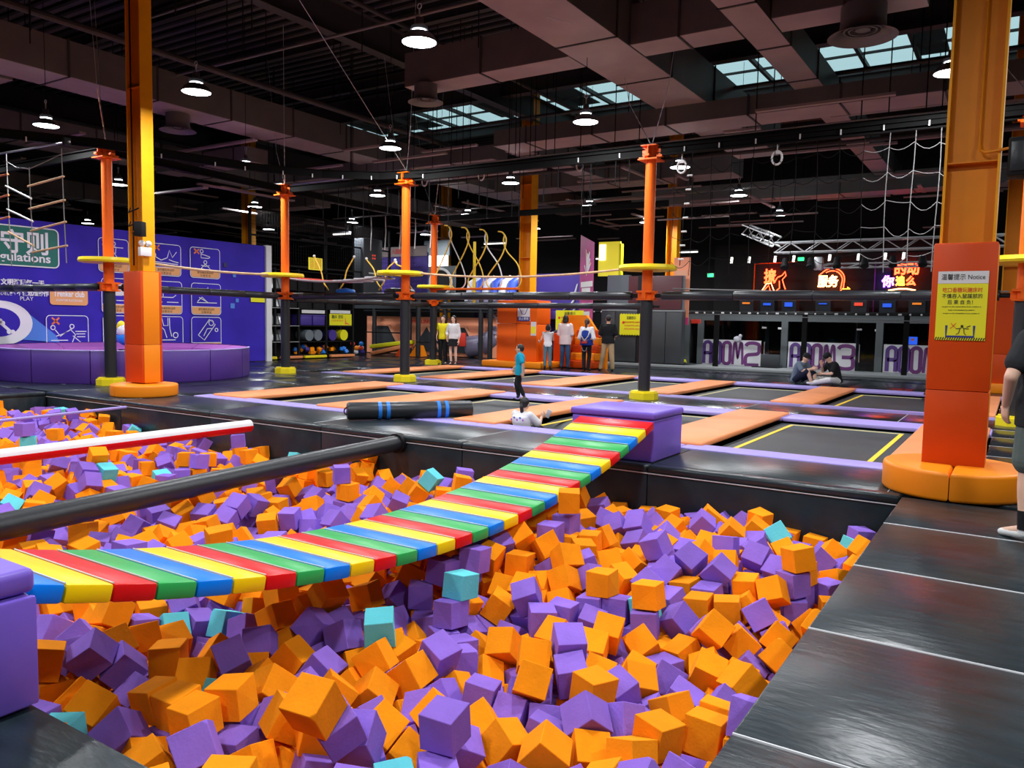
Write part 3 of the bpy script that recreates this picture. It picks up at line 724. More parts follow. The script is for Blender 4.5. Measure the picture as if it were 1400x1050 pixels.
# black padded rails between the posts
def rail(label, p0, p1, r=.085, z=2.06, n=7):
    p0 = Vector((*p0, z)); p1 = Vector((*p1, z)); d = (p1-p0); L = d.length; d.normalize()
    t = thing('padded_rail', label, 'rail', tuple((p0+p1)/2))
    obj('steel_core', MB().tube([p0+d*.13, p1-d*.13], .04, 8), 'black_metal', t)
    a = .32; seg = (L-2*a)/n
    for i in range(n):
        q0 = p0+d*(a+i*seg+.004); q1 = p0+d*(a+(i+1)*seg-.004)
        obj('rail_pad', MB().tube([q0, q0+d*.01, q1-d*.01, q1], [r*.93, r, r, r*.93], 14), 'black_pad', t)
rail('black padded rail from the left picture edge to the leftmost post', (-23.0, 9.47), POSTS[0])
rail('black padded rail in front of the right end of the purple banner', POSTS[0], POSTS[1], n=4)
rail('black padded rail in front of the black shelving', POSTS[1], POSTS[2], n=3)
rail('long black padded rail left of the central post', POSTS[2], POSTS[3], n=4)
rail('long black padded rail in front of the glass rooms', POSTS[3], POSTS[5], n=4)
rail('black padded rail behind the middle posts', POSTS[4], (-8.5, 21.1), z=2.0, n=4)
rail('black padded rail running back from the shelving post', POSTS[1], POSTS[4], z=2.0, n=5)
# safety track: black channel with pale clips, curving over the pit corner
TR = [(-22.5, 4.2), (-19.5, 5.2), (-17.2, 7.1), (-15.9, 9.2), (-15.5, 11.0), (-15.05, 12.5), (-14.3, 13.7), (-13.2, 14.5), (-11.8, 14.85), (-9.8, 14.85), (-7.5, 14.82), (-4, 14.82), (-1, 14.82), (3, 14.82)]
t = thing('safety_track', 'black overhead safety track curving from the left edge to the right column', 'rail', (-12, 14, 4.85))
for seg in range(len(TR)-1):
    (x0, y0), (x1, y1) = TR[seg], TR[seg+1]; L = math.hypot(x1-x0, y1-y0); a = math.atan2(y1-y0, x1-x0)
    M_ = T(x0, y0, 4.84) @ RZ(a)
    b = MB().box(-.02, L+.02, -.05, .05, 0, .012, xf=M_).box(-.02, L+.02, -.05, .05, .17, .182, xf=M_).box(-.02, L+.02, -.006, .006, .012, .17, xf=M_)
    obj('track_channel', b, 'rope_black', t)
    k = .5
    while k < L and seg not in (0,):
        obj('track_clip', MB().box(k-.012, k+.012, -.06, -.05, -.02, .07, xf=M_), 'off_white', t); k += .68
def beam_black(label, p0, p1, z=4.78):
    p0 = Vector((*p0, z)); p1 = Vector((*p1, z)); d = (p1-p0); L = d.length; a = math.atan2(d.y, d.x); M_ = T(*p0) @ RZ(a)
    t = thing('head_beam', label, 'beam', tuple((p0+p1)/2))
    obj('lower_chord', MB().box(.15, L-.15, -.05, .05, 0, .02, xf=M_), 'rope_black', t)
    obj('upper_chord', MB().box(.15, L-.15, -.05, .05, .15, .17, xf=M_), 'rope_black', t)
    obj('web', MB().box(.15, L-.15, -.006, .006, .02, .15, xf=M_), 'rope_black', t)
beam_black('black head beam from the left picture edge to the leftmost post', (-24.5, 9.47), POSTS[0])
beam_black('black head beam from the shelving post to the middle post', POSTS[1], POSTS[2])
beam_black('black head beam from the middle post to the central post', POSTS[2], POSTS[3])
beam_black('black head beam from the central post to the right column', POSTS[3], POSTS[5])
beam_black('black head beam from the leftmost post back to the shelving post', POSTS[0], POSTS[1])
beam_black('black head beam from the shelving post to the far post', POSTS[1], POSTS[4])
beam_black('black head beam from the far post to the right', POSTS[4], (-8.3, 21.1))
# life lines hanging from the head beams
random.seed(8)
for i in range(34):
    x = -16.0+i*.29+random.uniform(-.08, .08); y = 14.77 if i % 3 else 17.2
    L = random.choice([.5, .75, 1.0, 1.25]); z0 = 4.79 if i % 3 else 5.6
    b = MB().tube([(x, y, z0), (x+random.uniform(-.02, .02), y, z0-L/2), (x, y, z0-L)], .009, 5)
    obj('life_line', b, 'rope_black', label='black life line hanging from the head beams between the middle and central posts', cat='rope', group='black life lines')
wl = []
for i in range(5):
    x = -21.9+i*.75; y = 23.6
    obj('hanging_strap', MB().tube([(x, y, 5.5), (x+.03, y, 4.9), (x-.02, y, 4.2)], .022, 6), 'off_white', label='pale strap hanging above the purple billboard', cat='rope', group='pale hanging straps')
# rope net behind the right trampolines
t = thing('rope_net', 'rope net of grey and black cords hanging in front of the neon signs', 'net', (-3.0, 14.8, 2.2))
xs = [-5.85+i*.38 for i in range(15)]
for i, x in enumerate(xs):
    P = [(x+.02*math.sin(i+z*2), 14.8, z) for z in [4.80, 4.3, 3.8, 3.3, 2.8, 2.45]]
    obj('net_cord', MB().tube(P, .0075 if i > 9 else .006, 5), 'rope_grey' if i > 9 else 'rope_black', t)
for j, z in enumerate([4.55, 4.1, 3.62, 3.2, 2.75]):
    P = []
    for i in range(len(xs)-1):
        for k in range(5):
            u = k/5; P.append((xs[i]+.38*u, 14.8, z-(.09+.05*((i*7+j*3) % 5)/4)*math.sin(PI*u)*(1 if (i+j) % 3 else .3)+.05*math.sin(i*1.7+j*2.3)*0+.04*math.sin((i*5+k)*.37+j)))
    h_ = len(P)*9//14
    obj('net_cord', MB().tube(P[h_:], .007, 5), 'rope_grey', t); obj('net_cord', MB().tube(P[:h_+1], .006, 5), 'rope_black', t)
t = thing('step_rungs', 'short string of pale pegs on a black cord right of the central post', 'rope', (-5.6, 14.0, 3))
obj('cord', MB().tube([(-5.35, 14.5, 4.8), (-5.5, 14.5, 3.6), (-5.55, 14.5, 2.62)], .008, 5), 'rope_black', t)
for i in range(7): obj('peg', MB().tube([(-5.46-.02*i, 14.5, 4.3-.26*i), (-5.36-.02*i, 14.5, 4.3-.26*i)], .018, 8), 'off_white', t)
# rope ladder at the upper left (two bays of tilted wooden rungs)
t = thing('rung_ladder', 'hanging ladder of tilted wooden rungs at the upper left', 'ladder', (-17.6, 8.9, 3))
A = (-17.6, 8.2); B_ = (-16.55, 8.12); C_ = (-15.5, 8.2)
for (x, y), zt in ((A, 4.72), (B_, 4.33), (C_, 4.60)):
    obj('ladder_rope', MB().tube([(x, y, zt), (x+.03, y, 3.5), (x+.08, y, 2.45)], .010, 6), 'rope_grey', t)
obj('ladder_rope', MB().tube([(A[0], A[1], 4.55), (-17.1, 8.15, 4.38), (B_[0], B_[1], 4.30), (-16.1, 8.15, 4.38), (C_[0], C_[1], 4.50)], .010, 6), 'rope_grey', t)
for i, (za, zb) in enumerate([(3.97, 4.08), (3.53, 3.64), (3.10, 3.23), (2.68, 2.78)]):
    obj('rung', MB().tube([(B_[0]-.06+.03*i, B_[1], za), (C_[0]+.06+.02*i, C_[1], zb)], .020, 8), 'wood', t)
for i, (za, zb) in enumerate([(4.07, 3.72), (3.60, 3.28), (3.14, 2.80)]):
    obj('rung', MB().tube([(A[0]-.06+.02*i, A[1], za), (B_[0]+.06+.03*i, B_[1], zb)], .018, 8), 'off_white' if i < 2 else 'wood', t)
for i, (za, zb) in enumerate([(4.22, 4.30), (3.76, 3.88), (3.32, 3.44)]):
    obj('rung', MB().tube([(-18.6, 8.1, za), (A[0]+.05, A[1], zb)], .020, 8), 'wood_red', t)
t = thing('support_pole', 'pale horizontal tube carrying the rung ladder', 'pole', (-17, 8.2, 4.72))
obj('tube', MB().tube([(-18.3, 8.2, 4.74), (-15.2, 8.2, 4.70)], .018, 8), 'galvanised', t)
obj('tube_clamp', MB().box(-15.35, -15.27, 8.14, 8.26, 4.64, 4.78), 'black_metal', t)
# slack foot ropes
def rope(label, pts, r=.018, m='rope_grey', name='foot_rope'):
    return obj(name, MB().tube(pts, r, 6), m, label=label, cat='rope')
def sag(p0, p1, s, n=14): return [(p0[0]+(p1[0]-p0[0])*i/n, p0[1]+(p1[1]-p0[1])*i/n, p0[2]+(p1[2]-p0[2])*i/n-4*s*(i/n)*(1-i/n)) for i in range(n+1)]
rope('brown foot rope sagging across the middle between two posts', sag((-12.1, 14.77, 2.60), (-6.85, 14.78, 2.60), .12), .026, 'wood')
rope('brown foot rope along the right end of the purple banner', sag((-16.2, 10.0, 2.66), (-16.6, 14.0, 2.60), .06), .03, 'wood')
rope('pale wire from the central platform to the right column', sag((-5.8, 14.82, 2.2), (-.2, 14.85, 2.12), .03), .016, 'rope_grey')
rope('pale wire along the front of the glass rooms', sag((-11, 27.2, 1.93), (-1.8, 27.2, 1.72), 0), .018, 'rope_grey')
# red and silver plank bridge of the rope course
t = thing('plank_walk', 'red and pale plank walkway hanging between the shelving post and the middle post', 'bridge', (-14.6, 14.75, 2.42))
for i in range(8):
    x0 = -16.05+i*.36; s = -.09*math.sin(PI*(i+.5)/8)
    obj('plank', MB().rbox(x0, x0+.34, 14.35, 15.1, 2.50+s, 2.54+s, r=.01), 'play_red' if i < 4 else 'inflatable_white', t)
obj('side_rope', MB().tube(sag((-16.1, 14.33, 2.5), (-13.1, 14.33, 2.5), .09), .03, 8), 'duct_bottom', t)
for i, x in enumerate((-15.9, -14.95, -14.0, -13.55, -13.0)):
    t = thing('swing_loop', ['yellow hanging loop nearest the shelving post', 'yellow hanging loop above the blue disc', 'third yellow loop of the low row', 'fourth pale yellow loop of the low row', 'yellow loop touching the middle platform'][i], 'rope', (x, 14.9, 2.2))
    s = (-1)**i
    obj('loop_rope', MB().tube(curve([(x-.25*s, 15.2, 3.15-.06*i), (x-.22*s, 15.2, 3.1-.06*i), (x, 15.2, 2.75), (x+.1*s, 15.2, 2.45), (x+.28*s, 15.2, 2.24)]), .018, 7), 'rope_yellow', t)
    obj('loop_end', MB().sphere((x-.26*s, 15.2, 3.16-.06*i), .035, 8, 6), 'off_white', t)
for i, (x, m, c) in enumerate([(-14.75, 'play_blue', 'blue'), (-13.1, 'black_pad', 'black'), (-12.75, 'black_pad', 'dark')]):
    t = thing('foot_disc', '%s foot disc standing on the black rail near the %s' % (c, ['shelving', 'middle post, left side', 'middle post, right side'][i]), 'disc', (x, 14.9, 2.15))
    obj('disc_pad', MB().lathe([(0, .0), (.24, .0), (.26, .03), (.22, .08), (0, .12)], (x, 14.95, 2.16), 20), m, t)
# tall crossed rope loops behind
t = None
for i in range(4):
    x = -15.9+i*.72; y = 21.1; zt = 4.62-.10*i
    t = thing('crossed_loop', ['tall crossed yellow rope loop nearest the far post', 'second tall crossed rope loop from the far post', 'third tall crossed rope loop from the far post', 'tall crossed rope loop nearest the middle column'][i], 'rope', (x, y, 2.5))
    L1 = [(x-.42, y, zt+.02), (x-.25, y, zt-.02), (x-.12, y, zt-.2), (x-.13, y, zt-.42), (x-.3, y, zt-.8), (x-.75, y, 3.0), (x-.85, y, 2.75), (x-.7, y, 2.56), (x-.5, y, 2.54)]
    L2 = [(x-.20, y+.05, zt-.08), (x-.24, y+.05, zt-.3), (x-.10, y+.05, zt-.62), (x+.3, y+.05, 3.3), (x+.45, y+.05, 2.85), (x+.38, y+.05, 2.62), (x+.15, y+.05, 2.5)]
    obj('loop_rope', MB().tube(curve(L1), .022, 8), 'rope_yellow', t); obj('loop_rope', MB().tube(curve(L2), .020, 8), 'rope_yellow' if i % 2 else 'off_white', t)
obj('walk_board', MB().rbox(-16.8, -13.4, 20.95, 21.3, 2.50, 2.56, r=.01), 'post_orange', label='orange walk board under the tall crossed rope loops', cat='board')
obj('marker_pole', MB().tube([(-15.35, 21.5, 2.1), (-15.35, 21.5, 4.1)], .05, 8), 'bright_yellow', label='short yellow pole among the crossed rope loops', cat='pole')
# hooks with pale rings on the pipe
for i, (x, y, z) in enumerate([(-14.0, 17.2, 5.38), (-12.1, 17.2, 5.38), (-9.2, 17.2, 5.38), (-5.7, 14.82, 4.64), (-3.9, 14.82, 4.64)]):
    b = MB().tube([(x+.09*math.cos(a), y, z-.1+.12*math.sin(a)) for a in [2*PI*k/14 for k in range(14)]], .02, 6, closed=True).tube([(x, y, z+.02), (x, y, z+.2)], .01, 5)
    b.box(x-.05, x+.05, y-.02, y+.02, z-.03, z+.02)
    obj('trolley_ring', b, 'white', label='%s white trolley ring hanging under the overhead track' % ['leftmost', 'second', 'middle', 'fourth', 'rightmost'][i], cat='hook')

# ================================================================ TRAMPOLINES
structure('floor_trampoline_well', MB().box(TX0, TX1, *ROW1, -1.0, -.95).box(T2X0, TX1, *ROW2, -1.0, -.95), 'wall_black')
def bed(label, x0, x1, y0, y1, dip=None, near_line='bed_line_yellow'):
    t = thing('trampoline', label, 'trampoline', ((x0+x1)/2, (y0+y1)/2, -.08))
    def dz(x, y):
        if not dip: return 0
        return -.30*math.exp(-((x-dip[0])**2+(y-dip[1])**2)/.42)
    n = 26 if dip else 6; m = 30 if dip else 6
    vs = [(x0+(x1-x0)*i/n, y0+(y1-y0)*j/m) for i in range(n+1) for j in range(m+1)]
    vs = [(a, b, -.08+dz(a, b)) for a, b in vs]
    fs = [(i*(m+1)+j, (i+1)*(m+1)+j, (i+1)*(m+1)+j+1, i*(m+1)+j+1) for i in range(n) for j in range(m)]
    b = MB().add(vs, fs, 0, True); obj('bed', b, 'bed_mesh', t)
    L = .06; e = .17
    obj('border_line', MB().box(x0+e, x0+e+L, y0+e, y1-e, -.083, -.074), near_line, t)
    obj('border_line', MB().box(x1-e-L, x1-e, y0+e, y1-e, -.083, -.074), near_line, t)
    obj('border_line', MB().box(x0+e, x1-e, y1-e-L*1.2, y1-e, -.083, -.0735), 'bed_line_cream', t)
    if not dip: obj('border_line', MB().box(x0+e, x1-e, y0+e, y0+e+L, -.083, -.0735), 'bed_line_cream', t)
    return t
r1 = [(-12.72, -11.80), (-9.98, -9.02), (-7.08, -6.32), (-4.10, -3.24), (-1.20, -.30)]
r2 = [(-15.75, -15.0), (-13.0, -12.1), (-10.05, -9.0), (-7.0, -6.2), (-4.1, -3.28), (-1.1, -.29)]
lab1 = ['trampoline bed at the left end of the near row', 'trampoline bed behind the black roll in the near row', 'trampoline bed hidden behind the purple box', 'large trampoline bed with yellow lines in front of the right column', 'trampoline bed behind the right column base']
lab2 = ['trampoline bed at the left end of the far row', 'second trampoline bed of the far row', 'trampoline bed of the far row behind the boy', 'trampoline bed behind the central post', 'far trampoline bed in front of the first glass room', 'far trampoline bed with yellow lines beside the right column', 'far trampoline bed behind the right column']
for i in range(4):
    bed(lab1[i], r1[i][1]+.02, r1[i+1][0]-.02, 9.5, 13.3, near_line='bed_line_yellow' if i > 1 else 'bed_line_cream', dip=(-5.95, 9.95) if i == 2 else None)
for i in range(5):
    bed(lab2[i+0] if i < 6 else '', r2[i][1]+.02, r2[i+1][0]-.02, 15.95, 20.35, near_line='bed_line_yellow' if i > 3 else 'bed_line_cream')
def pad(name, label, x0, x1, y0, y1, z0, z1, m, r=.025, parent=None):
    t = obj(name, MB().rbox(x0, x1, y0, y1, z0, z1, r=r, seg=3), m, label=label, cat='pad'); return t
pl1 = ['peach pad at the left end of the near trampoline row', 'peach pad left of the black roll', 'peach pad behind the girl on the trampoline', 'peach pad just right of the purple box', 'peach pad half hidden by the right column base', 'peach pad behind the right column']
pl2 = ['peach pad at the left end of the far trampoline row', 'second peach pad of the far row', 'third peach pad of the far row, behind the boy', 'peach pad behind the central post', 'peach pad below the two sitting people', 'peach pad of the far row beside the right column', 'peach pad of the far row behind the right column']
for i, (a, b_) in enumerate(r1): pad('trampoline_pad', pl1[i], a, b_, 9.42, 13.85, -.03, .045, 'pad_peach')
for i, (a, b_) in enumerate(r2): pad('trampoline_pad', pl2[i], a, b_, 15.85, 20.6, -.03, .045, 'pad_peach')
def strip(label, x0, x1, y0, y1):
    t = thing('edge_pad', label, 'pad', ((x0+x1)/2, y0, 0)); n = max(2, round((x1-x0)/2.9))
    for i in range(n):
        a = x0+(x1-x0)*i/n; c = x0+(x1-x0)*(i+1)/n
        obj('pad_segment', MB().rbox(a+.003, c-.003, y0, y1, -.05, .012, r=.02, seg=2), 'pad_lilac', t)
strip('long lilac edge pad along the near side of the near trampoline row', TX0, TX1, 9.16, 9.56)
strip('long lilac edge pad along the far side of the near trampoline row', TX0+.9, TX1, 13.25, 13.98)
strip('long lilac edge pad along the near side of the far trampoline row', T2X0, TX1, 15.47, 15.98)
strip('long lilac edge pad along the far side of the far trampoline row', T2X0+.4, TX1, 20.35, 21.05)
# black roll with blue straps
t = thing('foam_roll', 'black padded roll with blue straps lying on the mat strip', 'roll', (-7.6, 9.0, 0))
p0 = Vector((-8.30, 8.45, .135)); p1 = Vector((-7.10, 9.92, .135)); 
d = p1-p0
rp = obj('roll_pad', MB().tube([p0, p0+d*.015, p0+d*.985, p1], [.115, .132, .132, .118], 20), 'black_pad', t)
for f in (.25, .315, .72, .785): obj('strap', MB().tube([p0+d*(f-.014), p0+d*(f+.014)], .1355, 20, cap=False), 'play_blue', rp)
obj('end_cord', MB().tube([p0+Vector((-.01+.05*math.cos(a)*0, .05*math.cos(a), .05*math.sin(a))) for a in [2*PI*i/12 for i in range(12)]], .010, 6, closed=True), 'rope_black', t)

# ================================================================ OVER THE PIT
# striped bridge of padded slats
t = thing('striped_bridge', 'rainbow striped padded slat bridge sagging over the foam pit', 'bridge', (-3.68, 4.65, 0))
ZB = lambda y: -.022+.047*(y-4.65)**2
NS = 31; Y1b = 7.86; Y0b = 1.485; cols = ['vinyl_red', 'vinyl_yellow', 'vinyl_blue', 'vinyl_green']
for i in range(NS):
    ya = Y1b-(Y1b-Y0b)*i/NS; yb = Y1b-(Y1b-Y0b)*(i+1)/NS; yc = (ya+yb)/2; a = math.atan(2*.047*(yc-4.65)); L = (ya-yb)/math.cos(a)
    xf = T(-3.68, yc, ZB(yc)) @ Matrix.Rotation(a, 4, 'X')
    b = MB().rbox(-.445, .445, -L/2+.002, L/2-.002, -.082, 0, r=.014, seg=2, xf=xf)
    obj('slat', b, cols[i % 4], t)
    if i: obj('slat_piping', MB().tube([(-4.11, ya, ZB(ya)+.001), (-3.25, ya, ZB(ya)+.001)], .0035, 5), 'seam', t)
for s in (-1, 1):
    obj('bridge_strap', MB().tube([(-3.68+s*.3, Y1b-(Y1b-Y0b)*k/24, ZB(Y1b-(Y1b-Y0b)*k/24)-.09) for k in range(25)], .012, 6), 'rope_black', t)
# purple boxes
def purple_box(label, x0, x1, y0, y1, z1, lidh):
    t = thing('padded_box', label, 'box', ((x0+x1)/2, (y0+y1)/2, 0))
    b = MB().rbox(x0, x1, y0, y1, 0.001, z1-lidh, r=.018, seg=3); obj('box_body', b, 'vinyl_purple', t)
    b = MB(); bm = bmesh.new(); bmesh.ops.create_grid(bm, x_segments=10, y_segments=10, size=.5)
    X0, X1, Y0_, Y1_ = x0-.02, x1+.015, y0-.02, y1+.015
    b.rbox(X0, X1, Y0_, Y1_, z1-lidh+.004, z1, r=.03, seg=4); bm.free()
    obj('lid', b, 'vinyl_purple', t); return t
b1 = purple_box('purple padded box at the far end of the striped bridge', -4.27, -3.27, 7.95, 8.80, .545, .085)
b2 = purple_box('purple padded box at the lower left picture edge', -4.15, -3.08, .45, 1.475, .545, .10)
obj('corner_flap', MB().rbox(-3.085, -3.055, 1.28, 1.485, .02, .44, r=.012), 'vinyl_purple', b2)
# beams laid across the pit
t = thing('balance_beam', 'black padded beam lying across the pit just above the foam', 'beam', (-6.55, 5, -.12))
p0 = Vector((-6.28, 1.50, -.12)); p1 = Vector((-6.72, 7.80, -.10)); d = p1-p0
obj('beam_pad', MB().tube([p0+d*k/12 for k in range(13)], .105, 18), 'black_pad', t)
obj('end_flange', MB().tube([p1-d*.015, p1], .13, 12), 'black_metal', t)
t = thing('striped_pole', 'red and white pole lying across the pit behind the black beam', 'pole', (-9.5, 5, -.1))
p0 = Vector((-9.42, 1.5, -.11)); p1 = Vector((-9.45, 7.62, -.10)); d = p1-p0
ax = d.normalized(); up = Vector((-.55, 0, .84)); sd = ax.cross(up); n = 20
for (nm, m, a0, a1) in (('white_half', 'white', -.15*PI, 1.05*PI), ('red_half', 'vinyl_red', 1.05*PI, 1.85*PI)):
    vs = []; fs = []; K = 14; R = .088
    for q in (p0, p1):
        for k in range(K+1):
            a = a0+(a1-a0)*k/K; vs.append(q+(up*math.sin(a)+sd*math.cos(a))*R)
    for k in range(K): fs.append((k, k+1, K+2+k, K+1+k))
    fs.append(list(range(K+1))); fs.append(list(range(K+1, 2*K+2)))
    obj(nm, MB().add(vs, fs, 0, True), m, t)
obj('slack_line', MB().tube([(-12.4, 1.5, -.1), (-12.6, 4.6, -.13), (-12.75, 7.72, -.08)], .025, 8), 'pad_lilac', label='thin lilac line stretched across the far left of the pit', cat='rope')

# ================================================================ RING AND BANNER WALL
RC = (-18.55, 11.30); RR = 2.86
t = thing('play_ring', 'large round purple padded ring in front of the banner wall', 'ring', (*RC, 0))
N = 14
for i in range(N):
    a0 = 2*PI*i/N+.1; a1 = 2*PI*(i+1)/N+.1-.006
    b = MB().lathe([(RR-.34, .0), (RR-.34, .55), (RR, .72), (RR, 0.0), (RR-.34, 0)], (*RC, .001), 6, a0=a0, a1=a1, smooth=False)
    o = obj('ring_segment', MB().lathe([(RR-.02, .001), (RR, .03), (RR, .68), (RR-.02, .71)], (*RC, 0), 6, a0=a0, a1=a1), 'ring_outer', t)
    obj('ring_slope', MB().lathe([(RR-.02, .71), (RR-.36, .60), (RR-.46, .02)], (*RC, 0), 6, a0=a0, a1=a1), 'ring_inner', t)
    obj('ring_edge', MB().lathe([(RR-.0, .69), (RR+.01, .715), (RR-.035, .725)], (*RC, 0), 6, a0=a0, a1=a1), 'pad_lilac', t)
obj('ring_floor', MB().disc((*RC, .02), RR-.4, 40), 'ring_inner', t)
# ride figure on a pedestal (plain padded shape in several colours)
t = thing('ride_seat', 'blue, yellow and white padded ride seat inside the purple ring', 'ride', (-18.4, 11.2, .02))
obj('pedestal', MB().lathe([(.5, 0), (.45, .25), (.2, .4), (.2, .62)], (-18.4, 11.2, .02), 20), 'black_pad', t)
obj('seat_body', MB().sphere((-18.4, 11.2, .92), .24, 16, 10, sc=(1.2, .9, .8)), 'play_blue', t)
obj('saddle', MB().sphere((-18.4, 11.2, 1.08), .24, 14, 8, sc=(.9, 1.0, .7)), 'inflatable_white', t)
obj('neck_pad', MB().sphere((-18.55, 11.15, 1.18), .13, 12, 8, sc=(.9, .8, 1.2)), 'bright_yellow', t)
obj('base_edge', MB().lathe([(.56, .0), (.56, .1), (.4, .14)], (-18.4, 11.2, .02), 20), 'bright_yellow', t)

WX = -21.42
BY0, BY1, BZ = 4.5, 17.95, 3.86
wl_ = structure('wall_banner', MB().box(WX-.12, WX-.03, BY0, BY1+.05, 0, BZ), 'wall_black')
structure('trim_91', MB().box(WX-.10, WX+.05, BY1+.02, BY1+.24, 0, BZ+.02), 'off_white')
bn = thing('safety_banner', 'blue purple printed safety banner covering the left wall', 'banner', (WX, 11, 0))
vs = []; fs = []; NY, NZ = 60, 10
for i in range(NY+1):
    for j in range(NZ+1):
        yy = BY0+(BY1-BY0)*i/NY; zz = .02+(BZ-.03)*j/NZ
        vs.append((WX-.012+.010*math.sin(yy*1.9+zz)+.006*math.sin(yy*4.1-zz*2), yy, zz))
for i in range(NY):
    for j in range(NZ): fs.append((i*(NZ+1)+j, (i+1)*(NZ+1)+j, (i+1)*(NZ+1)+j+1, i*(NZ+1)+j+1))
obj('banner_sheet', MB().add(vs, fs, 0, True), 'banner_purple', bn)
WP = lambda u, v, d: (WX+.012+d, u, v)
def flat(name, outline, m, d=0.0, parent=bn):
    n = len(outline); b = MB(); b.add([WP(p[0], p[1], d) for p in outline]+[WP(p[0], p[1], d+.004) for p in outline], [list(range(n, 2*n))]+[(i, (i+1) % n, (i+1) % n+n, i+n) for i in range(n)])
    return obj(name, b, m, parent)
def wtext(txt, size, y, z, m='print_white', width=None, d=.010, name='lettering', bold=0):
    # rotate the XZ-plane text to face +X, reading along +Y
    xf = T(WX+.012+d, y, z) @ RZ(PI/2)
    mb = text_mb(txt, size, .004, xf, width=width, bold=bold)
    return obj(name, mb, m, bn)
def line(name, pts, wd, m='print_white', d=.006):
    b = MB(); stroke(b, pts, wd, lambda u, v, q: WP(u, v, d+q), depth=.004); return obj(name, b, m, bn)
flat('green_panel', rrect(6.0, 11.18, 2.67, 3.66, .12), 'banner_green', .002)
line('panel_edge', rrect(6.0, 11.18, 2.67, 3.66, .12)+[(11.18, 3.54)], .03)
wtext('安全守则', .62, 9.75, 3.22, width=2.35, bold=.012)
wtext('Safety Regulations', .30, 9.72, 2.88, width=2.5, bold=.006)
wtext('不要冒险，文明游玩每一天', .16, 9.9, 2.24, width=1.8, name='slogan', bold=.006)
wtext('注意安全 从我做起 不做危险动作', .15, 9.95, 1.98, width=1.9, name='slogan', bold=.006)
wtext('PLAY', .14, 10.35, 1.84, width=.32, name='slogan')
flat('tan_plate', rrect(10.93, 11.93, 1.71, 2.16, .08), 'card_tan', .002)
wtext('Trenker club', .22, 11.43, 2.0, width=.82, name='plate_lettering', bold=.006)
wtext('ADVENTURE PLAYGROUND', .09, 11.43, 1.83, width=.70, name='plate_lettering')
# magnifier drawing
flat('lens_disc', [(9.70+.78*math.cos(a), 1.22+.56*math.sin(a)) for a in [2*PI*i/36 for i in range(36)]], 'print_white', .004)
flat('lens_centre', [(9.68+.50*math.cos(a), 1.24+.36*math.sin(a)) for a in [2*PI*i/30 for i in range(30)]], 'banner_purple', .009)
flat('light_cone', [(10.25, 1.58), (11.05, .92), (11.15, .72), (10.0, .82), (10.2, .98)], 'banner_blue', .002)
for (a, b_) in (((9.55, 1.48), (9.66, 1.28)), ((9.72, 1.22), (9.95, 1.0))):
    line('bone', [a, b_], .07, d=.013)
    for q in (a, b_):
        for dy in (-.045, .045): flat('bone_end', [(q[0]+dy+.055*math.cos(t_), q[1]+.055*math.sin(t_)) for t_ in [2*PI*i/12 for i in range(12)]], 'print_white', .014)
# pictogram cards
def card(y0, y1, z0, z1, fig, cross=True, cap=.24):
    flat('card_face', rrect(y0, y1, z0, z1, .09), 'banner_navy' if False else 'banner_purple', .001)
    flat('card_caption', [(y0+.02, z0+cap)]+[(y0+.02, z0+.1)]+arc(y0+.10, z0+.1, .08, .08, PI, 1.5*PI, 4)+arc(y1-.10, z0+.1, .08, .08, 1.5*PI, 2*PI, 4)+[(y1-.02, z0+cap)], 'card_tan', .003)
    R_ = rrect(y0, y1, z0, z1, .10, 5); line('card_outline', R_+[R_[0]], .018)
    line('card_outline', [(y0, z0+cap), (y1, z0+cap)], .016)
    wtext('请勿做危险动作', .085, (y0+y1)/2, z0+cap*.66, 'print_black', width=(y1-y0)*.55, name='caption_lettering', d=.008)
    wtext('注意安全', .075, (y0+y1)/2, z0+cap*.28, 'print_black', width=(y1-y0)*.36, name='caption_lettering', d=.008)
    w_, h_ = y1-y0, z1-z0-cap
    P = lambda u, v: (y0+u*w_, z0+cap+v*h_)
    if cross:
        for a, b_ in (((.13, .93), (.30, .72)), ((.13, .72), (.30, .93))): line('cross_mark', [P(*a), P(*b_)], .045, 'print_orange', .008)
    g = MB()
    for s in fig:
        if len(s) == 3 and not isinstance(s[0], tuple):
            c = P(s[0], s[1]); r = s[2]*w_
            pts = [(c[0]+r*math.cos(2*PI*i/14), c[1]+r*math.sin(2*PI*i/14)) for i in range(15)]
        else: pts = [P(*q) for q in s]
        stroke(g, pts, .022, lambda u, v, q: WP(u, v, .008+q), depth=.004)
    obj('pictogram', g, 'print_white', bn)
kick = [(.50, .80, .06), [(.5, .72), (.46, .45), (.40, .12)], [(.5, .45), (.62, .25), (.50, .12)], [(.5, .66), (.82, .66)], [(.42, .68), (.58, .68), (.56, .42), (.44, .42), (.42, .68)], [(.3, .05), (.75, .05)]]
push = [(.15, .62, .05), (.60, .66, .05), [(.2, .55), (.32, .35), (.48, .5)], [(.22, .35), (.38, .42), (.60, .58)], [(.55, .58), (.68, .40), (.60, .15), (.56, .08)], [(.62, .36), (.78, .18), (.88, .08)], [(.68, .5), (.95, .5)], [(.70, .42), (.92, .42)], [(.72, .33), (.92, .33)], [(.1, .22), (.5, .22)], [(.05, .04), (.95, .04)]]
climb = [(.38, .85, .05), [(.36, .75), (.36, .55), (.60, .55), (.66, .60)], [(.36, .72), (.5, .68), (.66, .62)], (.50, .36, .05), [(.50, .28), (.36, .08)], [(.5, .28), (.66, .08)], [(.36, .22), (.5, .18), (.64, .22)]]
lying = [(.12, .5, .06), [(.18, .42), (.35, .3), (.55, .42)], [(.55, .42), (.62, .75), (.72, .45), (.86, .7)], [(.15, .22), (.9, .16)], [(.6, .35), (.75, .28), (.92, .24)]]
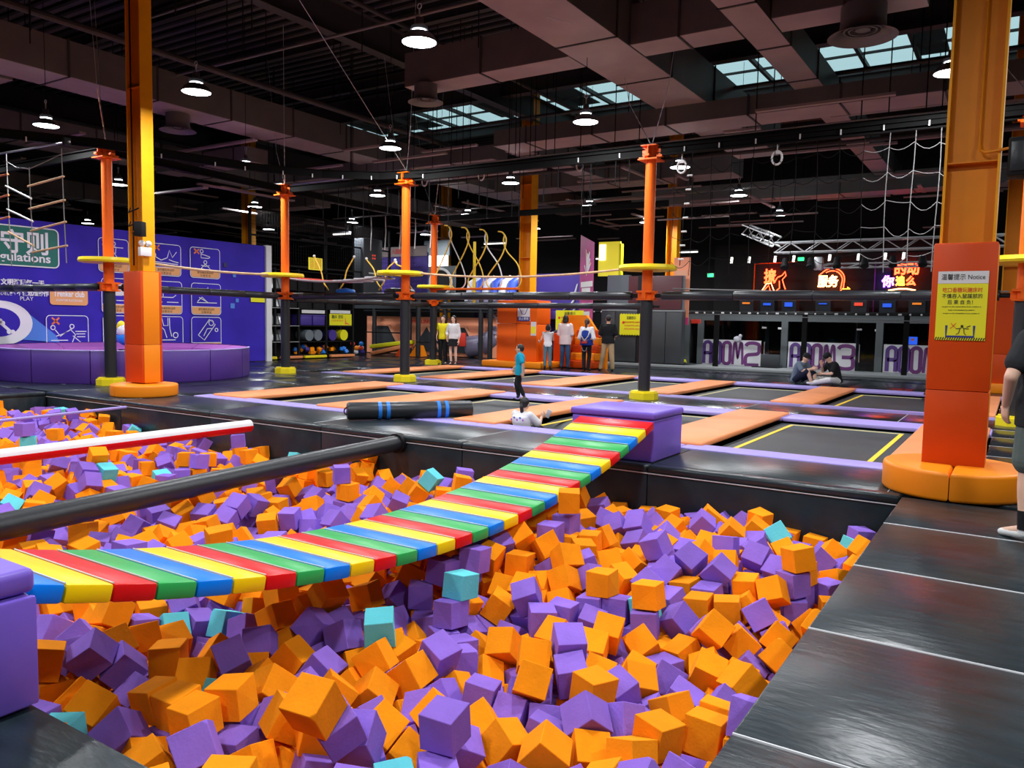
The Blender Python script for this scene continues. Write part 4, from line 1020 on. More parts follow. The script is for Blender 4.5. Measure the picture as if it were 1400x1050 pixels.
bench = [[(.2, .8), (.22, .35)], [(.36, .8), (.38, .35)], [(.12, .35), (.7, .35), (.8, .45)], [(.12, .15), (.35, .15)], [(.5, .15), (.88, .15)]]
fall = [(.25, .62, .05), [(.2, .8), (.3, .6)], [(.25, .4), (.4, .3), (.55, .2)], [(.55, .85), (.58, .55), (.78, .55)], [(.62, .72), (.85, .72), (.8, .62), (.6, .62)], [(.18, .18), (.86, .18)], [(.2, .22), (.35, .42), (.5, .24)]]
prongs = [[(.2, .95), (.2, .7), (.38, .5), (.46, .2)], [(.55, .95), (.56, .55), (.62, .25)], [(.2, .95), (.3, .95), (.36, .66), (.5, .66), (.5, .95)], (.75, .3, .08), [(.3, .12), (.75, .12)]]
phone = [[(.22, .30), (.42, .10), (.80, .72), (.60, .92), (.22, .30)], [(.40, .26), (.52, .55), (.72, .56)], (.66, .78, .08), (.84, .5, .05)]
top, mid, low = (2.66, 3.58), (1.53, 2.49), (.42, 1.45)
card(12.25, 13.12, *top, kick); card(12.32, 13.15, *mid, bench, False); card(12.34, 13.15, *low, lying)
card(13.78, 14.78, *top, lying); card(13.80, 14.80, *mid, bench, False); card(13.82, 14.82, *low, prongs, False)
card(15.10, 16.16, *top, climb); card(15.13, 16.18, *mid, fall, False); card(15.12, 16.18, *low, phone, False)
card(10.82, 11.92, .35, 1.43, push)
flat('yellow_label', [(17.35, 1.98), (17.92, 1.98), (17.92, 2.12), (17.35, 2.12)], 'sign_yellow', .004)
flat('pale_plate', [(12.55, 2.02), (13.0, 2.02), (13.0, 2.36), (12.55, 2.36)], 'off_white', .012)
for (a, b_, s_) in ((16.30, 3.05, .14), (16.65, 2.75, .12), (16.55, 1.75, .16), (16.75, 1.95, .12)):
    flat('square_motif', [(a, b_), (a+s_, b_), (a+s_, b_+s_), (a, b_+s_)], 'banner_navy' if b_ > 2.9 else 'banner_blue', .002)

# ================================================================ BLACK SHELVING AT THE BACK LEFT
SXp = -22.35
t = thing('shelving', 'tall black metal shelving with tilted racks right of the banner wall', 'shelf', (SXp, 20.5, 0))
Yp = [18.1, 19.15, 20.25, 21.62, 23.05]
for y in Yp:
    for x in (SXp, SXp-.7): obj('upright', MB().box(x-.04, x+.04, y-.04, y+.04, 0, 3.25), 'black_metal', t)
for z in (.12, .62, 1.2, 1.84, 2.5, 3.2):
    obj('shelf', MB().box(SXp-.72, SXp+.04, Yp[0], Yp[-1], z-.03, z), 'black_metal', t)
    obj('shelf_edge', MB().box(SXp+.04, SXp+.05, Yp[0], Yp[2], z-.02, z-.008), 'off_white' if z in (1.2, 1.84, .62) else 'black_metal', t)
obj('back_panel', MB().box(SXp-.75, SXp-.72, Yp[0], Yp[-1], 0, 3.2), 'wall_black', t)
random.seed(21); nS = 0
for zi, z in enumerate((.62, 1.2, 1.84, 2.5)):
    for k in range(5 if zi < 3 else 4):
        for bay in (0, 1):
            y = Yp[bay]+.1+k*.19
            if bay == 1 and k == 4: continue
            xf = T(SXp-.30, y+.08, z+.03) @ Matrix.Rotation(-.35, 4, 'Y')
            b = MB().rbox(-.02, .02, -.075, .075, 0, .42, r=.008, xf=xf)
            obj('rental_tray', b, 'plinth' if (k+zi) % 3 else 'galvanised', label='grey tray leaning on the black shelving beside the banner wall', cat='tray', group='grey trays on the black shelving')
def bin_(label, y0, y1, z0, z1, m, d=.5):
    t = thing('storage_bin', label, 'box', (SXp-.3, (y0+y1)/2, z0)); obj('bin_body', MB().rbox(SXp-d, SXp+.02, y0, y1, z0, z1, r=.03), m, t)
    obj('bin_rim', MB().rbox(SXp-d-.01, SXp+.035, y0-.01, y1+.01, z1-.05, z1+.01, r=.01), m, t)
bin_('left purple bin on the black shelving', 20.34, 20.9, 1.21, 1.6, 'bin_purple'); bin_('right purple bin on the black shelving', 20.95, 21.55, 1.21, 1.6, 'bin_purple')
obj('price_strip', MB().box(SXp+.05, SXp+.06, 20.36, 21.5, 1.66, 1.78), 'off_white', label='white strip above the purple bins', cat='sign')
t = thing('shelf_sign', 'yellow sign standing on the right end of the black shelving', 'sign', (SXp, 22.3, 1.22))
obj('board', MB().box(SXp+.05, SXp+.07, 21.74, 22.92, 1.22, 1.66), 'sign_yellow', t); obj('white_strip', MB().box(SXp+.05, SXp+.072, 21.78, 22.85, 1.68, 1.80), 'off_white', t)
obj('lettering', text_mb('蹦床 须知', .16, .004, T(SXp+.075, 22.15, 1.54) @ RZ(PI/2), width=.6), 'print_black', t)
obj('lettering', text_mb('1 2 3 4 5 6 7', .10, .004, T(SXp+.075, 22.15, 1.40) @ RZ(PI/2), width=.6), 'print_red', t)
obj('curve_mark', MB().add([(SXp+.074, 22.55, 1.26), (SXp+.074, 22.85, 1.26), (SXp+.074, 22.62, 1.34), (SXp+.074, 22.56, 1.58)], [(0, 1, 2, 3)]), 'print_orange', t)
for i, (y, m, lab) in enumerate([(20.8, 'roll_grey', 'left grey roll on the black shelving'), (21.25, 'roll_grey', 'right grey roll on the black shelving'), (22.0, 'bin_purple', 'purple roll on the black shelving'), (22.6, 'sign_yellow', 'yellow roll on the black shelving')]):
    o = obj('mat_roll', MB().tube([(SXp-.55, y, .84), (SXp-.02, y, .84)], [.21, .21], 16), m, label=lab, cat='roll')
random.seed(31)
for i in range(26):
    y = random.uniform(20.45, 22.85); x = random.uniform(SXp-.5, SXp-.05); z = random.choice([.13, .24]) + (0 if i < 18 else .1); s = .07
    xf = T(x, y, z+.06) @ Euler((random.random()*3, random.random()*3, random.random()*3)).to_matrix().to_4x4()
    mm = random.choice(['foam_orange', 'foam_orange', 'foam_orange', 'play_red', 'play_blue', 'bin_purple'])
    obj('play_block', MB().rbox(-s, s, -s, s, -s, s, r=.012, seg=1, xf=xf), mm, label='small %s play block on the lowest shelf' % {'foam_orange': 'orange', 'play_red': 'red', 'play_blue': 'blue', 'bin_purple': 'purple'}[mm], cat='block', group='play blocks on the lowest shelf, %s' % mm)
for i, (y0, y1) in enumerate([(18.2, 19.1), (19.3, 20.3), (20.4, 21.5), (21.7, 23.0)]):
    obj('edge_cushion', MB().rbox(SXp+.06, SXp+.2, y0, y1, 0, .10, r=.03), 'pad_peach' if i % 2 else 'bright_yellow', label='%s low cushion along the foot of the shelving' % ['leftmost yellow', 'second, peach', 'third, yellow', 'rightmost peach'][i], cat='cushion')
# cage, lockers and a lit yellow sign above
t = thing('climbing_cage', 'black cage with mesh panels above the shelving', 'cage', (SXp, 20.5, 3.2))
for y in (18.1, 19.7, 21.6, 23.05, 25.2): obj('cage_post', MB().box(SXp-.04, SXp+.04, y-.04, y+.04, 3.2, 5.2), 'black_metal', t)
for z in (3.35, 4.3, 5.2): obj('cage_rail', MB().box(SXp-.03, SXp+.03, 18.1, 25.2, z-.03, z+.03), 'black_metal', t)
msh = MB()
for k in range(60): msh.tube([(SXp, 18.1+k*.12, 3.3), (SXp, 18.1+k*.12, 5.2)], .004, 3, smooth=False)
for k in range(16): msh.tube([(SXp, 18.1, 3.35+k*.12), (SXp, 25.2, 3.35+k*.12)], .004, 3, smooth=False)
o = obj('cage_mesh', msh, 'black_metal', t); o['kind'] = 'stuff'
obj('roller_panel', MB().box(SXp-.3, SXp-.28, 18.1, 18.95, 3.25, 3.86), 'frame_grey', label='grey panel high between the banner wall and the shelving post', cat='panel')
t = thing('lit_menu', 'lit yellow menu board high above the shelving', 'sign', (SXp-.1, 21.0, 3.25))
obj('lit_face', MB().box(SXp+.06, SXp+.08, 20.68, 21.36, 3.27, 3.72), 'lit_yellow', t)
for k in range(6): obj('line_of_lettering', text_mb('价目表 儿童乐园 套票', .06, .003, T(SXp+.085, 21.02, 3.33+k*.065) @ RZ(PI/2), width=.56), 'print_orange', t)
t = thing('control_cabinet', 'tall dark control cabinet with small red lights', 'cabinet', (-22.2, 24.3, 2.3))
obj('cabinet_body', MB().rbox(-22.8, -22.2, 23.5, 24.6, 2.3, 4.7, r=.02), 'dark_panel', t)
for k in range(4): obj('indicator', MB().box(-22.2, -22.19, 24.0+.12*(k % 2), 24.06+.12*(k % 2), 3.9+.12*(k//2), 3.96+.12*(k//2)), 'screen_red', t)
obj('label_plate', MB().box(-22.2, -22.19, 23.8, 24.2, 3.3, 3.36), 'off_white', t)

# ================================================================ SOFT PLAY AT THE BACK
t = thing('soft_play_frame', 'black two storey soft play frame at the back of the hall', 'playground', (-21, 27, 0))
for x, y in [(-23.9, 26.0), (-21.9, 26.0), (-20.0, 26.0), (-18.2, 26.0), (-16.6, 26.0), (-20.6, 25.0), (-17.2, 25.2)]:
    obj('padded_post', MB().tube([(x, y, 0), (x, y, 2.4)], .10, 10), 'black_pad', t)
for z in (1.86, 2.2): obj('padded_beam', MB().tube([(-24.5, 26.0, z), (-16.0, 26.0, z)], .05, 8), 'black_pad', t)
obj('deck', MB().rbox(-25, -16, 26.0, 29.8, 2.12, 2.22, r=.03), 'dark_panel', t)
obj('deck_front', MB().box(-25, -16, 25.9, 25.94, 1.95, 2.1), 'dark_panel', t)
obj('guard_rail', MB().tube([(-20.2, 24.4, .62), (-18.7, 24.4, .62), (-18.7, 24.4, 0)], .03, 8), 'black_metal', t)
obj('guard_rail', MB().tube([(-22.9, 24.4, .0), (-22.9, 24.4, .95), (-21.0, 24.4, .95), (-21.0, 24.4, 0)], .03, 8), 'black_metal', t)
# peach wall with dark chevrons
t = thing('chevron_wall', 'peach coloured play wall with dark chevrons at the back', 'wall', (-20, 26.6, 0))
obj('wall_panel', MB().box(-24.9, -16.9, 26.6, 26.7, 0, 1.62), 'peach_panel', t)
for i, x in enumerate([-23.7, -21.5, -19.5]):
    obj('chevron', MB().prism([(x-.85, .15), (x+.75, .15), (x+.05, 1.2), (x-.85, 1.2)] if i % 2 == 0 else [(x-.75, .15), (x+.85, .15), (x+.85, 1.15), (x+.1, 1.2)], 'y', 26.54, 26.6), 'dark_panel', t)
    obj('chevron_edge', MB().prism([(x+.80, .15), (x+.92, .15), (x+.20, 1.26), (x+.08, 1.26)], 'y', 26.53, 26.6), 'peach_light', t)
    obj('orange_triangle', MB().prism([(x+.95, .2), (x+1.2, .2), (x+1.2, .75)], 'y', 26.53, 26.6), 'pad_orange', t)
obj('lettering', text_mb('TRAMPOLINE', .22, .01, T(-22.0, 26.58, 1.42), width=1.5), 'play_red', t)
t = thing('lean_mat', 'pale green folded mat lying beside the guard rail', 'mat', (-21.9, 24.9, 0))
obj('mat_panel', MB().rbox(-1.0, 1.0, -.3, .3, 0, .16, r=.03, xf=T(-21.9, 24.9, .38) @ Matrix.Rotation(-.12, 4, 'Y')), 'sign_yellow', t)
obj('mat_panel', MB().rbox(-.95, .95, -.3, .3, 0, .16, r=.03, xf=T(-21.9, 24.9, .16) @ Matrix.Rotation(-.2, 4, 'Y')), 'pad_peach', t)
for i, (x, y, s, m) in enumerate([(-20.8, 25.0, .28, 'pad_orange'), (-21.3, 24.6, .18, 'pad_orange_red')]):
    obj('foam_wedge', MB().prism([(x-s, 0), (x+s, 0), (x+s*.3, s*1.6)], 'y', y, y+.5), m, label=['orange foam wedge right of the pale green mat', 'small red foam wedge in front of the pale green mat'][i], cat='wedge')
random.seed(3)
for i in range(14):
    x = -23.45+random.uniform(-.28, .28); y = 24.5+random.uniform(-.2, .2); z = .10+.17*(i//6)
    mm = ['play_red', 'play_blue', 'inflatable_white', 'bright_yellow', 'pad_orange', 'bin_purple'][i % 6]
    obj('play_ball', MB().sphere((x, y, z), .10, 10, 8), mm, label='%s plastic ball in the heap by the black post' % {'play_red': 'red', 'play_blue': 'blue', 'inflatable_white': 'white', 'bright_yellow': 'yellow', 'pad_orange': 'orange', 'bin_purple': 'purple'}[mm], cat='ball', group='plastic balls, %s' % mm)
# tube slide
t = thing('tube_slide', 'curved grey violet tube slide behind the standing women', 'slide', (-18.6, 27.5, .3))
P = [(-19.6, 27.6, 2.3), (-19.2, 27.5, 2.25), (-18.4, 27.3, 1.95), (-17.9, 27.1, 1.4), (-18.0, 26.9, .85), (-18.6, 26.7, .5), (-19.2, 26.6, .42)]
for k in range(len(P)-1): obj('tube_section', MB().tube([P[k], (Vector(P[k])+Vector(P[k+1]))/2, P[k+1]], [.46, .44, .46], 20), 'slide_grey', t)
obj('slide_rim', MB().tube([(-18.35+.62*math.cos(a), 26.6, 1.25+.62*math.sin(a)) for a in [-PI*.62+PI*1.1*i/16 for i in range(17)]], .06, 8), 'inflatable_white', t)
obj('red_board', MB().rbox(-19.6, -18.9, 25.9, 26.0, .45, 1.0, r=.03), 'play_red', label='red board behind the woman in white', cat='board')
# inflatables over the deck
t = thing('inflatable', 'blue and white striped inflatable on the upper deck', 'inflatable', (-19.4, 28.6, 2.25))
for k in range(6): obj('inflatable_rib', MB().tube([(-20.4+.42*k, 28.2, 2.3), (-20.35+.42*k, 28.4, 3.1), (-20.2+.42*k, 28.7, 3.35)], [.2, .22, .16], 12), 'inflatable_blue' if k % 2 else 'inflatable_white', t)
t = thing('tunnel_frame', 'white framed tunnel opening on the upper deck', 'tunnel', (-20.2, 26.0, 2.3))
obj('tunnel_rim', MB().tube([(-20.25+.55*math.cos(a), 25.98, 3.05+.55*math.sin(a)) for a in [2*PI*i/24 for i in range(24)]], .06, 8, closed=True), 'white', t)
obj('tunnel_panel', MB().box(-20.95, -19.55, 26.05, 26.1, 2.4, 3.72), 'frame_grey', t); obj('tunnel_mouth', MB().prism([(-20.25+.5*math.cos(2*PI*i/20), 3.05+.5*math.sin(2*PI*i/20)) for i in range(20)], 'y', 26.0, 26.06), 'wall_black', t)
t = thing('swirl_panel', 'violet panel with white swirls behind the middle column', 'panel', (-17, 30, 2.6))
obj('panel', MB().box(-18.4, -15.5, 30.0, 30.1, 0.3, 3.6), 'bin_purple', t)
for k in range(4): obj('swirl', MB().tube([(-17.3+.3*k, 29.97, 1.0+.5*k), (-16.7+.2*k, 29.97, 1.25+.5*k), (-16.0, 29.97, 1.65+.5*k)], [.02, .06, .02], 6), 'inflatable_white', t)
t = thing('billboard', 'dark purple billboard with a pale header beside the middle post', 'sign', (-22.9, 26.4, 2.6))
obj('board', MB().box(-24.3, -21.3, 26.4, 26.5, 2.45, 4.35), 'bin_purple', t); obj('header', MB().box(-24.3, -21.3, 26.36, 26.4, 4.2, 4.62), 'duct_bottom', t)
for k in range(7): obj('small_print', text_mb('勇敢者乐园 安全须知 入场规则 文明游玩', .12, .004, T(-22.8, 26.38, 4.0-.2*k), width=2.4), 'vinyl_purple', t)
obj('header_lettering', text_mb('入园须知', .24, .005, T(-22.8, 26.34, 4.41), width=.9), 'print_red', t)
t = thing('lit_doorway', 'bright white lit wall beside the far post', 'wall', (-23.5, 29.4, 2.7))
obj('lit_panel', MB().box(-23.75, -22.55, 29.4, 29.5, 2.5, 4.5), 'lit_white', t); obj('grey_header', MB().box(-23.9, -22.4, 29.38, 29.5, 4.5, 5.2), 'frame_grey', t)
obj('door_frame', MB().box(-23.9, -23.75, 29.36, 29.5, 2.4, 5.0), 'black_metal', t)
for i in range(7):
    x = -19.9+.6*i
    obj('lilac_bin', MB().rbox(x, x+.5, 27.9, 28.3, 1.62, 1.95, r=.04), 'off_white' if i % 2 else 'vinyl_purple', label='small %s block on the ledge under the deck' % ('pale' if i % 2 else 'lilac'), cat='block', group='%s blocks on the ledge' % ('pale' if i % 2 else 'lilac'))
obj('ledge', MB().box(-20.2, -15.6, 27.8, 28.4, 1.54, 1.62), 'black_metal', label='black ledge under the soft play deck', cat='shelf')

# ================================================================ MIDDLE: ORANGE STAIR BLOCK, BANNERS, CONTAINER WALL
t = thing('small_notice', 'small white picture notice on the orange block', 'sign', (-14.0, 21.98, 1.8))
obj('board', MB().box(-13.92, -13.45, 21.97, 21.99, 1.52, 2.0), 'white', t); obj('foot_strip', MB().box(-13.92, -13.45, 21.965, 21.97, 1.52, 1.66), 'print_navy', t)
b = MB(); stroke(b, [(-13.85, 1.95), (-13.74, 1.74), (-13.63, 1.74), (-13.52, 1.95)], .02, lambda u, v, d: (u, 21.965-d, v)); obj('drawing', b, 'print_navy', t)
obj('lettering', text_mb('禁止攀爬', .10, .003, T(-13.68, 21.96, 1.59), width=.38), 'print_white', t)
t = thing('small_notice', 'small pale green notice on the corner of the orange block', 'sign', (-13.3, 21.98, 1.4))
obj('board', MB().box(-13.40, -13.21, 21.97, 21.99, 1.05, 1.5), 'off_white', t); obj('green_band', MB().box(-13.39, -13.22, 21.965, 21.97, 1.12, 1.35), 'sign_yellow', t)
t = thing('stair_slide', 'orange padded stair block with a sloping side', 'stairs', (-12.6, 23, 0))
obj('side_panel', MB().prism([(-13.18, 0), (-11.35, 0), (-11.35, .75), (-12.1, 1.75), (-12.9, 1.75), (-13.18, 1.3)], 'y', 23.35, 23.5), 'pad_orange', t)
for k in range(5): obj('step', MB().rbox(-12.35+.0*k, -11.4, 22.9+.0*k, 23.35, .02+.26*k, .26+.26*k, r=.03) if False else MB().rbox(-12.4, -11.5, 22.75+.12*k, 23.34, .03+.25*k, .27+.25*k, r=.03), 'pad_orange' if k % 2 else 'pad_orange_red', t)
obj('handrail_pad', MB().rbox(-13.15, -12.5, 23.0, 23.34, .02, 1.15, r=.05), 'pad_orange_red', t)
# hanging banners
t = thing('hanging_banner', 'tall magenta hanging banner with white print', 'banner', (-13.4, 26, 1.5))
vs = [(-13.95, 26.3, 1.35), (-12.92, 25.4, 1.30), (-12.92, 25.4, 4.35), (-13.95, 26.3, 4.75)]
obj('cloth', MB().add(vs+[(a, b_+.01, c) for a, b_, c in vs], [(0, 1, 2, 3), (7, 6, 5, 4), (0, 4, 5, 1), (2, 6, 7, 3), (1, 5, 6, 2), (0, 3, 7, 4)]), mat('banner_magenta', (.42, .055, .22), .6, var=.3, vscale=1.1), t)
HB = lambda u, v, d: (-13.95+1.03*u+.0*v-.0, 26.3-.9*u-.012-d, 1.35+3.3*v)
def hb(name, pts, m, d=0): return obj(name, MB().add([HB(u, v, d) for u, v in pts], [list(range(len(pts)))]), m, t)
random.seed(2)
for k in range(14):
    a = random.uniform(-1.0, 1.2); r_ = random.uniform(.18, .33); u0, v0 = .5, .58
    hb('splash_print', [(u0, v0-.02), (u0+.5*r_*2*math.sin(a)-.03, v0+r_*math.cos(a)*.9), (u0+.5*r_*2*math.sin(a)+.04, v0+r_*math.cos(a)*.9-.02)], 'inflatable_white' if k % 3 else 'peach_light', .001*k)
for (v0, v1, u0, u1) in ((.44, .50, .1, .95), (.38, .43, .18, .8), (.30, .37, .2, .82), (.22, .26, .25, .85), (.12, .17, .2, .8), (.04, .09, .55, .75)): hb('print_block', [(u0, v0), (u1, v0), (u1, v1), (u0, v1)], 'off_white', .002)
t = thing('hanging_banner', 'orange and pink hanging banner right of the central post', 'banner', (-10.1, 26.8, 1.5))
obj('cloth', MB().box(-10.45, -9.85, 26.75, 26.77, 1.5, 3.85), 'peach_panel', t); obj('lower_band', MB().box(-10.45, -9.85, 26.735, 26.75, 1.5, 1.75), mat('magenta_band', (.75, .05, .22), .6), t)
for k, z in enumerate((3.4, 3.0, 2.6, 2.2, 1.95)): obj('pale_print', MB().box(-10.38, -9.95, 26.735, 26.748, z-.22, z), 'peach_light', t)
obj('poster', MB().rbox(-9.95, -9.6, 27.3, 27.34, 1.55, 1.7, r=.005), 'play_red', label='small red poster under the orange hanging banner', cat='poster')
# dark container wall
structure('wall_container', MB().box(-13.0, -9.9, 26.3, 26.6, .12, 1.95), 'container_grey')
cw = bpy.data.objects['wall_container']
for (a, b_) in ((-13.0, -12.45), (-12.44, -11.6), (-11.3, -10.5), (-10.49, -9.9)): obj('wall_panel', MB().rbox(a+.004, b_-.004, 26.26, 26.3, .14, 1.93, r=.008), 'container_grey', cw)
obj('wall_panel', MB().rbox(-11.58, -11.32, 26.25, 26.3, .14, 3.2, r=.008), 'wall_black', cw)
obj('wall_cap', MB().box(-13.0, -9.9, 26.28, 26.6, 1.95, 2.0), 'plinth', cw)
structure('wall_container_upper', MB().box(-12.85, -12.0, 26.4, 26.6, 2.0, 3.25).box(-12.0, -9.95, 26.45, 26.6, 2.0, 3.2), 'container_light')
obj('wall_panel', MB().rbox(-12.0, -10.0, 26.38, 26.45, 2.02, 3.2, r=.01), mat('maroon_panel', (.10, .028, .035), .5), bpy.data.objects['wall_container_upper'])
structure('trim_50', MB().rbox(-13.1, 1.8, 26.9 if False else 25.95, 26.28, 0, .10, r=.02), 'plinth')
structure('trim_51', MB().rbox(-9.9, 1.8, 26.28, 28.4, 0, .06, r=.02), 'plinth')
def ysign(label, x0, x1, z0, z1, y, jag):
    t = thing('yellow_sign', label, 'sign', ((x0+x1)/2, y, z0)); n = 9
    top = []; bot = []
    for i in range(n):
        xa = x0+(x1-x0)*i/n; w_ = (x1-x0)/n; e = .045 if jag else 0
        top += [(xa, z1), (xa+w_/2, z1+e)]; bot += [(xa, z0), (xa+w_/2, z0-e)]
    top.append((x1, z1)); bot.append((x1, z0))
    obj('board', MB().prism(bot+top[::-1], 'y', y-.03, y), 'sign_yellow', t)
    obj('lettering', text_mb('温馨提示', .12, .004, T((x0+x1)/2, y-.034, z1-.12), width=(x1-x0)*.4), 'print_black', t)
    for k in range(3): obj('small_lettering', text_mb('请勿在此处停留 注意安全', .07, .004, T((x0+x1)/2+.05, y-.034, z1-.27-.12*k), width=(x1-x0)*.7), 'print_red' if k == 0 else 'print_orange', t)
    obj('red_mark', MB().prism([(x0+.15+.05*math.cos(2*PI*i/12), z1-.28+.05*math.sin(2*PI*i/12)) for i in range(12)], 'y', y-.036, y-.03), 'print_red', t)
ysign('yellow sign with zigzag edges right of the man in beige trousers', -12.22, -11.32, 1.12, 1.82, 26.22, True)
ysign('wide yellow sign behind the woman in the pale shirt', -14.75, -13.55, 1.22, 1.95, 26.0, False)
obj('floor_label', MB().box(-13.15, -12.72, 26.2, 26.24, .40, .54), 'sign_yellow', label='small yellow label low on the dark wall', cat='sign')
t = thing('lit_window', 'lit yellow window above the dark container wall', 'window', (-13.1, 27.6, 3.3))
obj('window_surround', MB().box(-13.85, -12.95, 27.6, 27.7, 3.3, 4.6), 'lit_yellow', t); obj('bright_pane', MB().box(-13.80, -13.55, 27.57, 27.6, 3.9, 4.5), 'lit_white', t); obj('side_return', MB().box(-12.95, -12.85, 27.5, 27.7, 3.3, 4.5), 'sign_yellow', t)
t = thing('shoe_rack', 'small rack of shoes behind the woman in the blue vest', 'rack', (-13.4, 24.6, 0))
for z in (.1, .55, 1.0): obj('rack_shelf', MB().box(-13.7, -12.75, 24.6, 25.0, z, z+.03), 'plinth', t)
for x in (-13.7, -12.78): obj('rack_side', MB().box(x, x+.03, 24.6, 25.0, 0, 1.3), 'dark_panel', t)
obj('rack_back', MB().box(-13.7, -12.75, 25.0, 25.02, 0, 1.3), 'dark_panel', t)
for i in range(9):
    x = -13.6+(i % 3)*.3; z = (.13, .58, 1.03)[i//3]
    obj('shoe', MB().sphere((x+.07, 24.75, z+.06), .1, 10, 6, sc=(.6, 1.2, .6)), 'shoe_white' if i % 2 else 'roll_grey', label='%s shoe on the small rack' % ('white' if i % 2 else 'grey'), cat='shoe', group='%s shoes on the small rack' % ('white' if i % 2 else 'grey'))

# ================================================================ GLASS ROOMS
RY = 28.6
rooms = structure('wall_glass_front', MB().box(-10.6, 1.9, RY-.05, RY+.05, 1.68, 1.95).box(-10.6, 1.9, RY-.06, RY+.06, -.03, .06), 'frame_grey')
for x in (-10.55, -10.02, -6.98, -3.93, -.9): obj('frame_post', MB().box(x-.11, x+.11, RY-.07, RY+.07, .06, 1.68), 'frame_grey', rooms)
obj('header_tubes', MB().tube([(-10.6, RY-.2, 1.99), (1.9, RY-.2, 1.99)], .04, 8), 'black_metal', rooms)
structure('ceiling_rooms', MB().box(-10.6, 1.9, RY, 32, 1.95, 2.0), 'room_dark')
structure('wall_room_back', MB().box(-10.6, 1.9, 31.9, 32, 0, 1.95).box(-10.62, -10.6, RY, 32, 0, 1.95), 'room_dark')
for i, x in enumerate((-7.0, -3.95, -.9)): structure('wall_room_%d' % (i+1), MB().box(x-.04, x+.04, RY+.1, 32, 0, 1.95), 'room_dark')
random.seed(7)
strokes = {
 'R': ([(0, 0), (0, .82)]+arc(.5, .82, .5, .17, PI, 0, 8)+[(1, .55), (.9, .48), (0, .48)], [(.9, .48), (1, .38), (1, 0)]),
 'O': (arc(.5, .84, .5, .15, PI, 0, 8)+arc(.5, .16, .5, .15, 0, -PI, 8)+[(0, .84)],),
 'M': ([(0, 0), (.1, .95), (.25, 1), (.5, .25), (.75, 1), (.9, .95), (1, 0)],),
 '2': ([(0, .85)]+arc(.5, .87, .5, .12, PI*.8, 0, 6)+[(1, .6), (.9, .5), (.15, .45), (0, .35), (0, 0), (1, 0)],),
 '3': ([(0, .85)]+arc(.5, .87, .5, .12, PI*.8, 0, 6)+[(1, .60), (.85, .5), (.25, .5)], [(.85, .5), (1, .4), (1, .14)]+arc(.5, .13, .5, .12, 0, -PI*.8, 6)),
}
for i, (x0, txt) in enumerate([(-10.0, 'ROOM2'), (-6.86, 'ROOM3'), (-3.8, 'ROOM')]):
    # fixed glazing with the printed sign, and a glass door
    xw = 2.2; xs_ = x0
    obj('pane', MB().box(x0+.1, x0+xw, RY-.012, RY+.0, .06, 1.68), 'glass', rooms)
    t = thing('room_sign', ['white sign with purple letters ROOM2 on the first glass room', 'white sign with purple letters ROOM3 behind the sitting people', 'white sign with purple letters ROOM beside the right column'][i], 'sign', (x0+1.1, RY-.03, .06))
    obj('board', MB().box(x0+.02, x0+xw+.02, RY-.045, RY-.03, .04, .98), 'print_white', t)
    px = x0+.14; LPW = [.26, .26, .26, .36, .48]
    gap = .10
    for k, ch in enumerate(txt):
        wd = LPW[k] if k < len(LPW) else .4; g = MB()
        for s_ in strokes[ch]: stroke_round(g, [(px+u*wd, .10+v*.80) for u, v in s_], .125 if ch != 'M' else .085, lambda u, v, d: (u, RY-.047-d, v), depth=.006)
        obj('letter', g, 'letter_purple' if k < 2 else 'letter_plum', t); px += wd+gap
    d0 = x0+xw+.04; d1 = x0+2.92
    t2 = structure('door_%d' % (i+1), MB().box(d0, d1, RY-.012, RY, .06, 1.68), 'glass')
    obj('door_handle', MB().tube([(d0+.10, RY-.06, .35), (d0+.10, RY-.06, .95)], .014, 8), 'galvanised', t2)
    for z in (.38, .92): obj('handle_stud', MB().tube([(d0+.10, RY-.06, z), (d0+.10, RY, z)], .012, 6), 'galvanised', t2)
    obj('hinge', MB().box(d0-.02, d0+.14, RY-.03, RY+.01, 1.42, 1.48), 'galvanised', t2); obj('hinge', MB().box(d1-.14, d1, RY-.03, RY+.01, 1.40, 1.47), 'white', t2)
    # dim furniture inside
    obj('booth_seat', MB().rbox(x0+.3, x0+1.7, 30.6, 31.5, 0, .9+.1*i, r=.08), 'room_brown', label=['dim brown sofa inside the first glass room', 'dim brown sofa inside the second glass room', 'dim brown sofa inside the third glass room'][i], cat='sofa')
    obj('partition', MB().box(x0+1.9, x0+2.05, 30.2, 30.3, 0, 1.8), 'roll_grey', label='slim grey post inside the %s glass room' % ['first', 'second', 'third'][i], cat='post')
for i, x in enumerate((-9.0, -6.03, -3.0, 0.1)): obj('net_post', MB().box(x-.075, x+.075, 27.2, 27.35, 0, 1.95), 'rope_black', label='%s black post standing in front of the glass rooms' % ['leftmost', 'second', 'third', 'rightmost'][i], cat='post')
tb = thing('net_rail', 'black rail with white ties along the top of the glass rooms', 'rail', (-6, 27.2, 1.9))
obj('rail_tube', MB().tube([(-14.6, 27.2, 1.93), (1.8, 27.2, 1.93)], .035, 8), 'black_metal', tb)
for k in range(52): 
    x = -14.4+k*.31; obj('white_tie', MB().box(x, x+.05+.05*(k % 3 == 0), 27.155, 27.17, 1.91, 1.965), 'white', tb)
t = thing('folded_board', 'dark board leaning in front of the door between the first two signs', 'board', (-7.3, 28.2, 0))
obj('board', MB().rbox(-7.65, -7.0, 28.1, 28.16, .06, .52, r=.01), 'dark_panel', t); obj('board_foot', MB().box(-7.9, -7.0, 27.9, 28.2, .06, .09), 'black_metal', t)
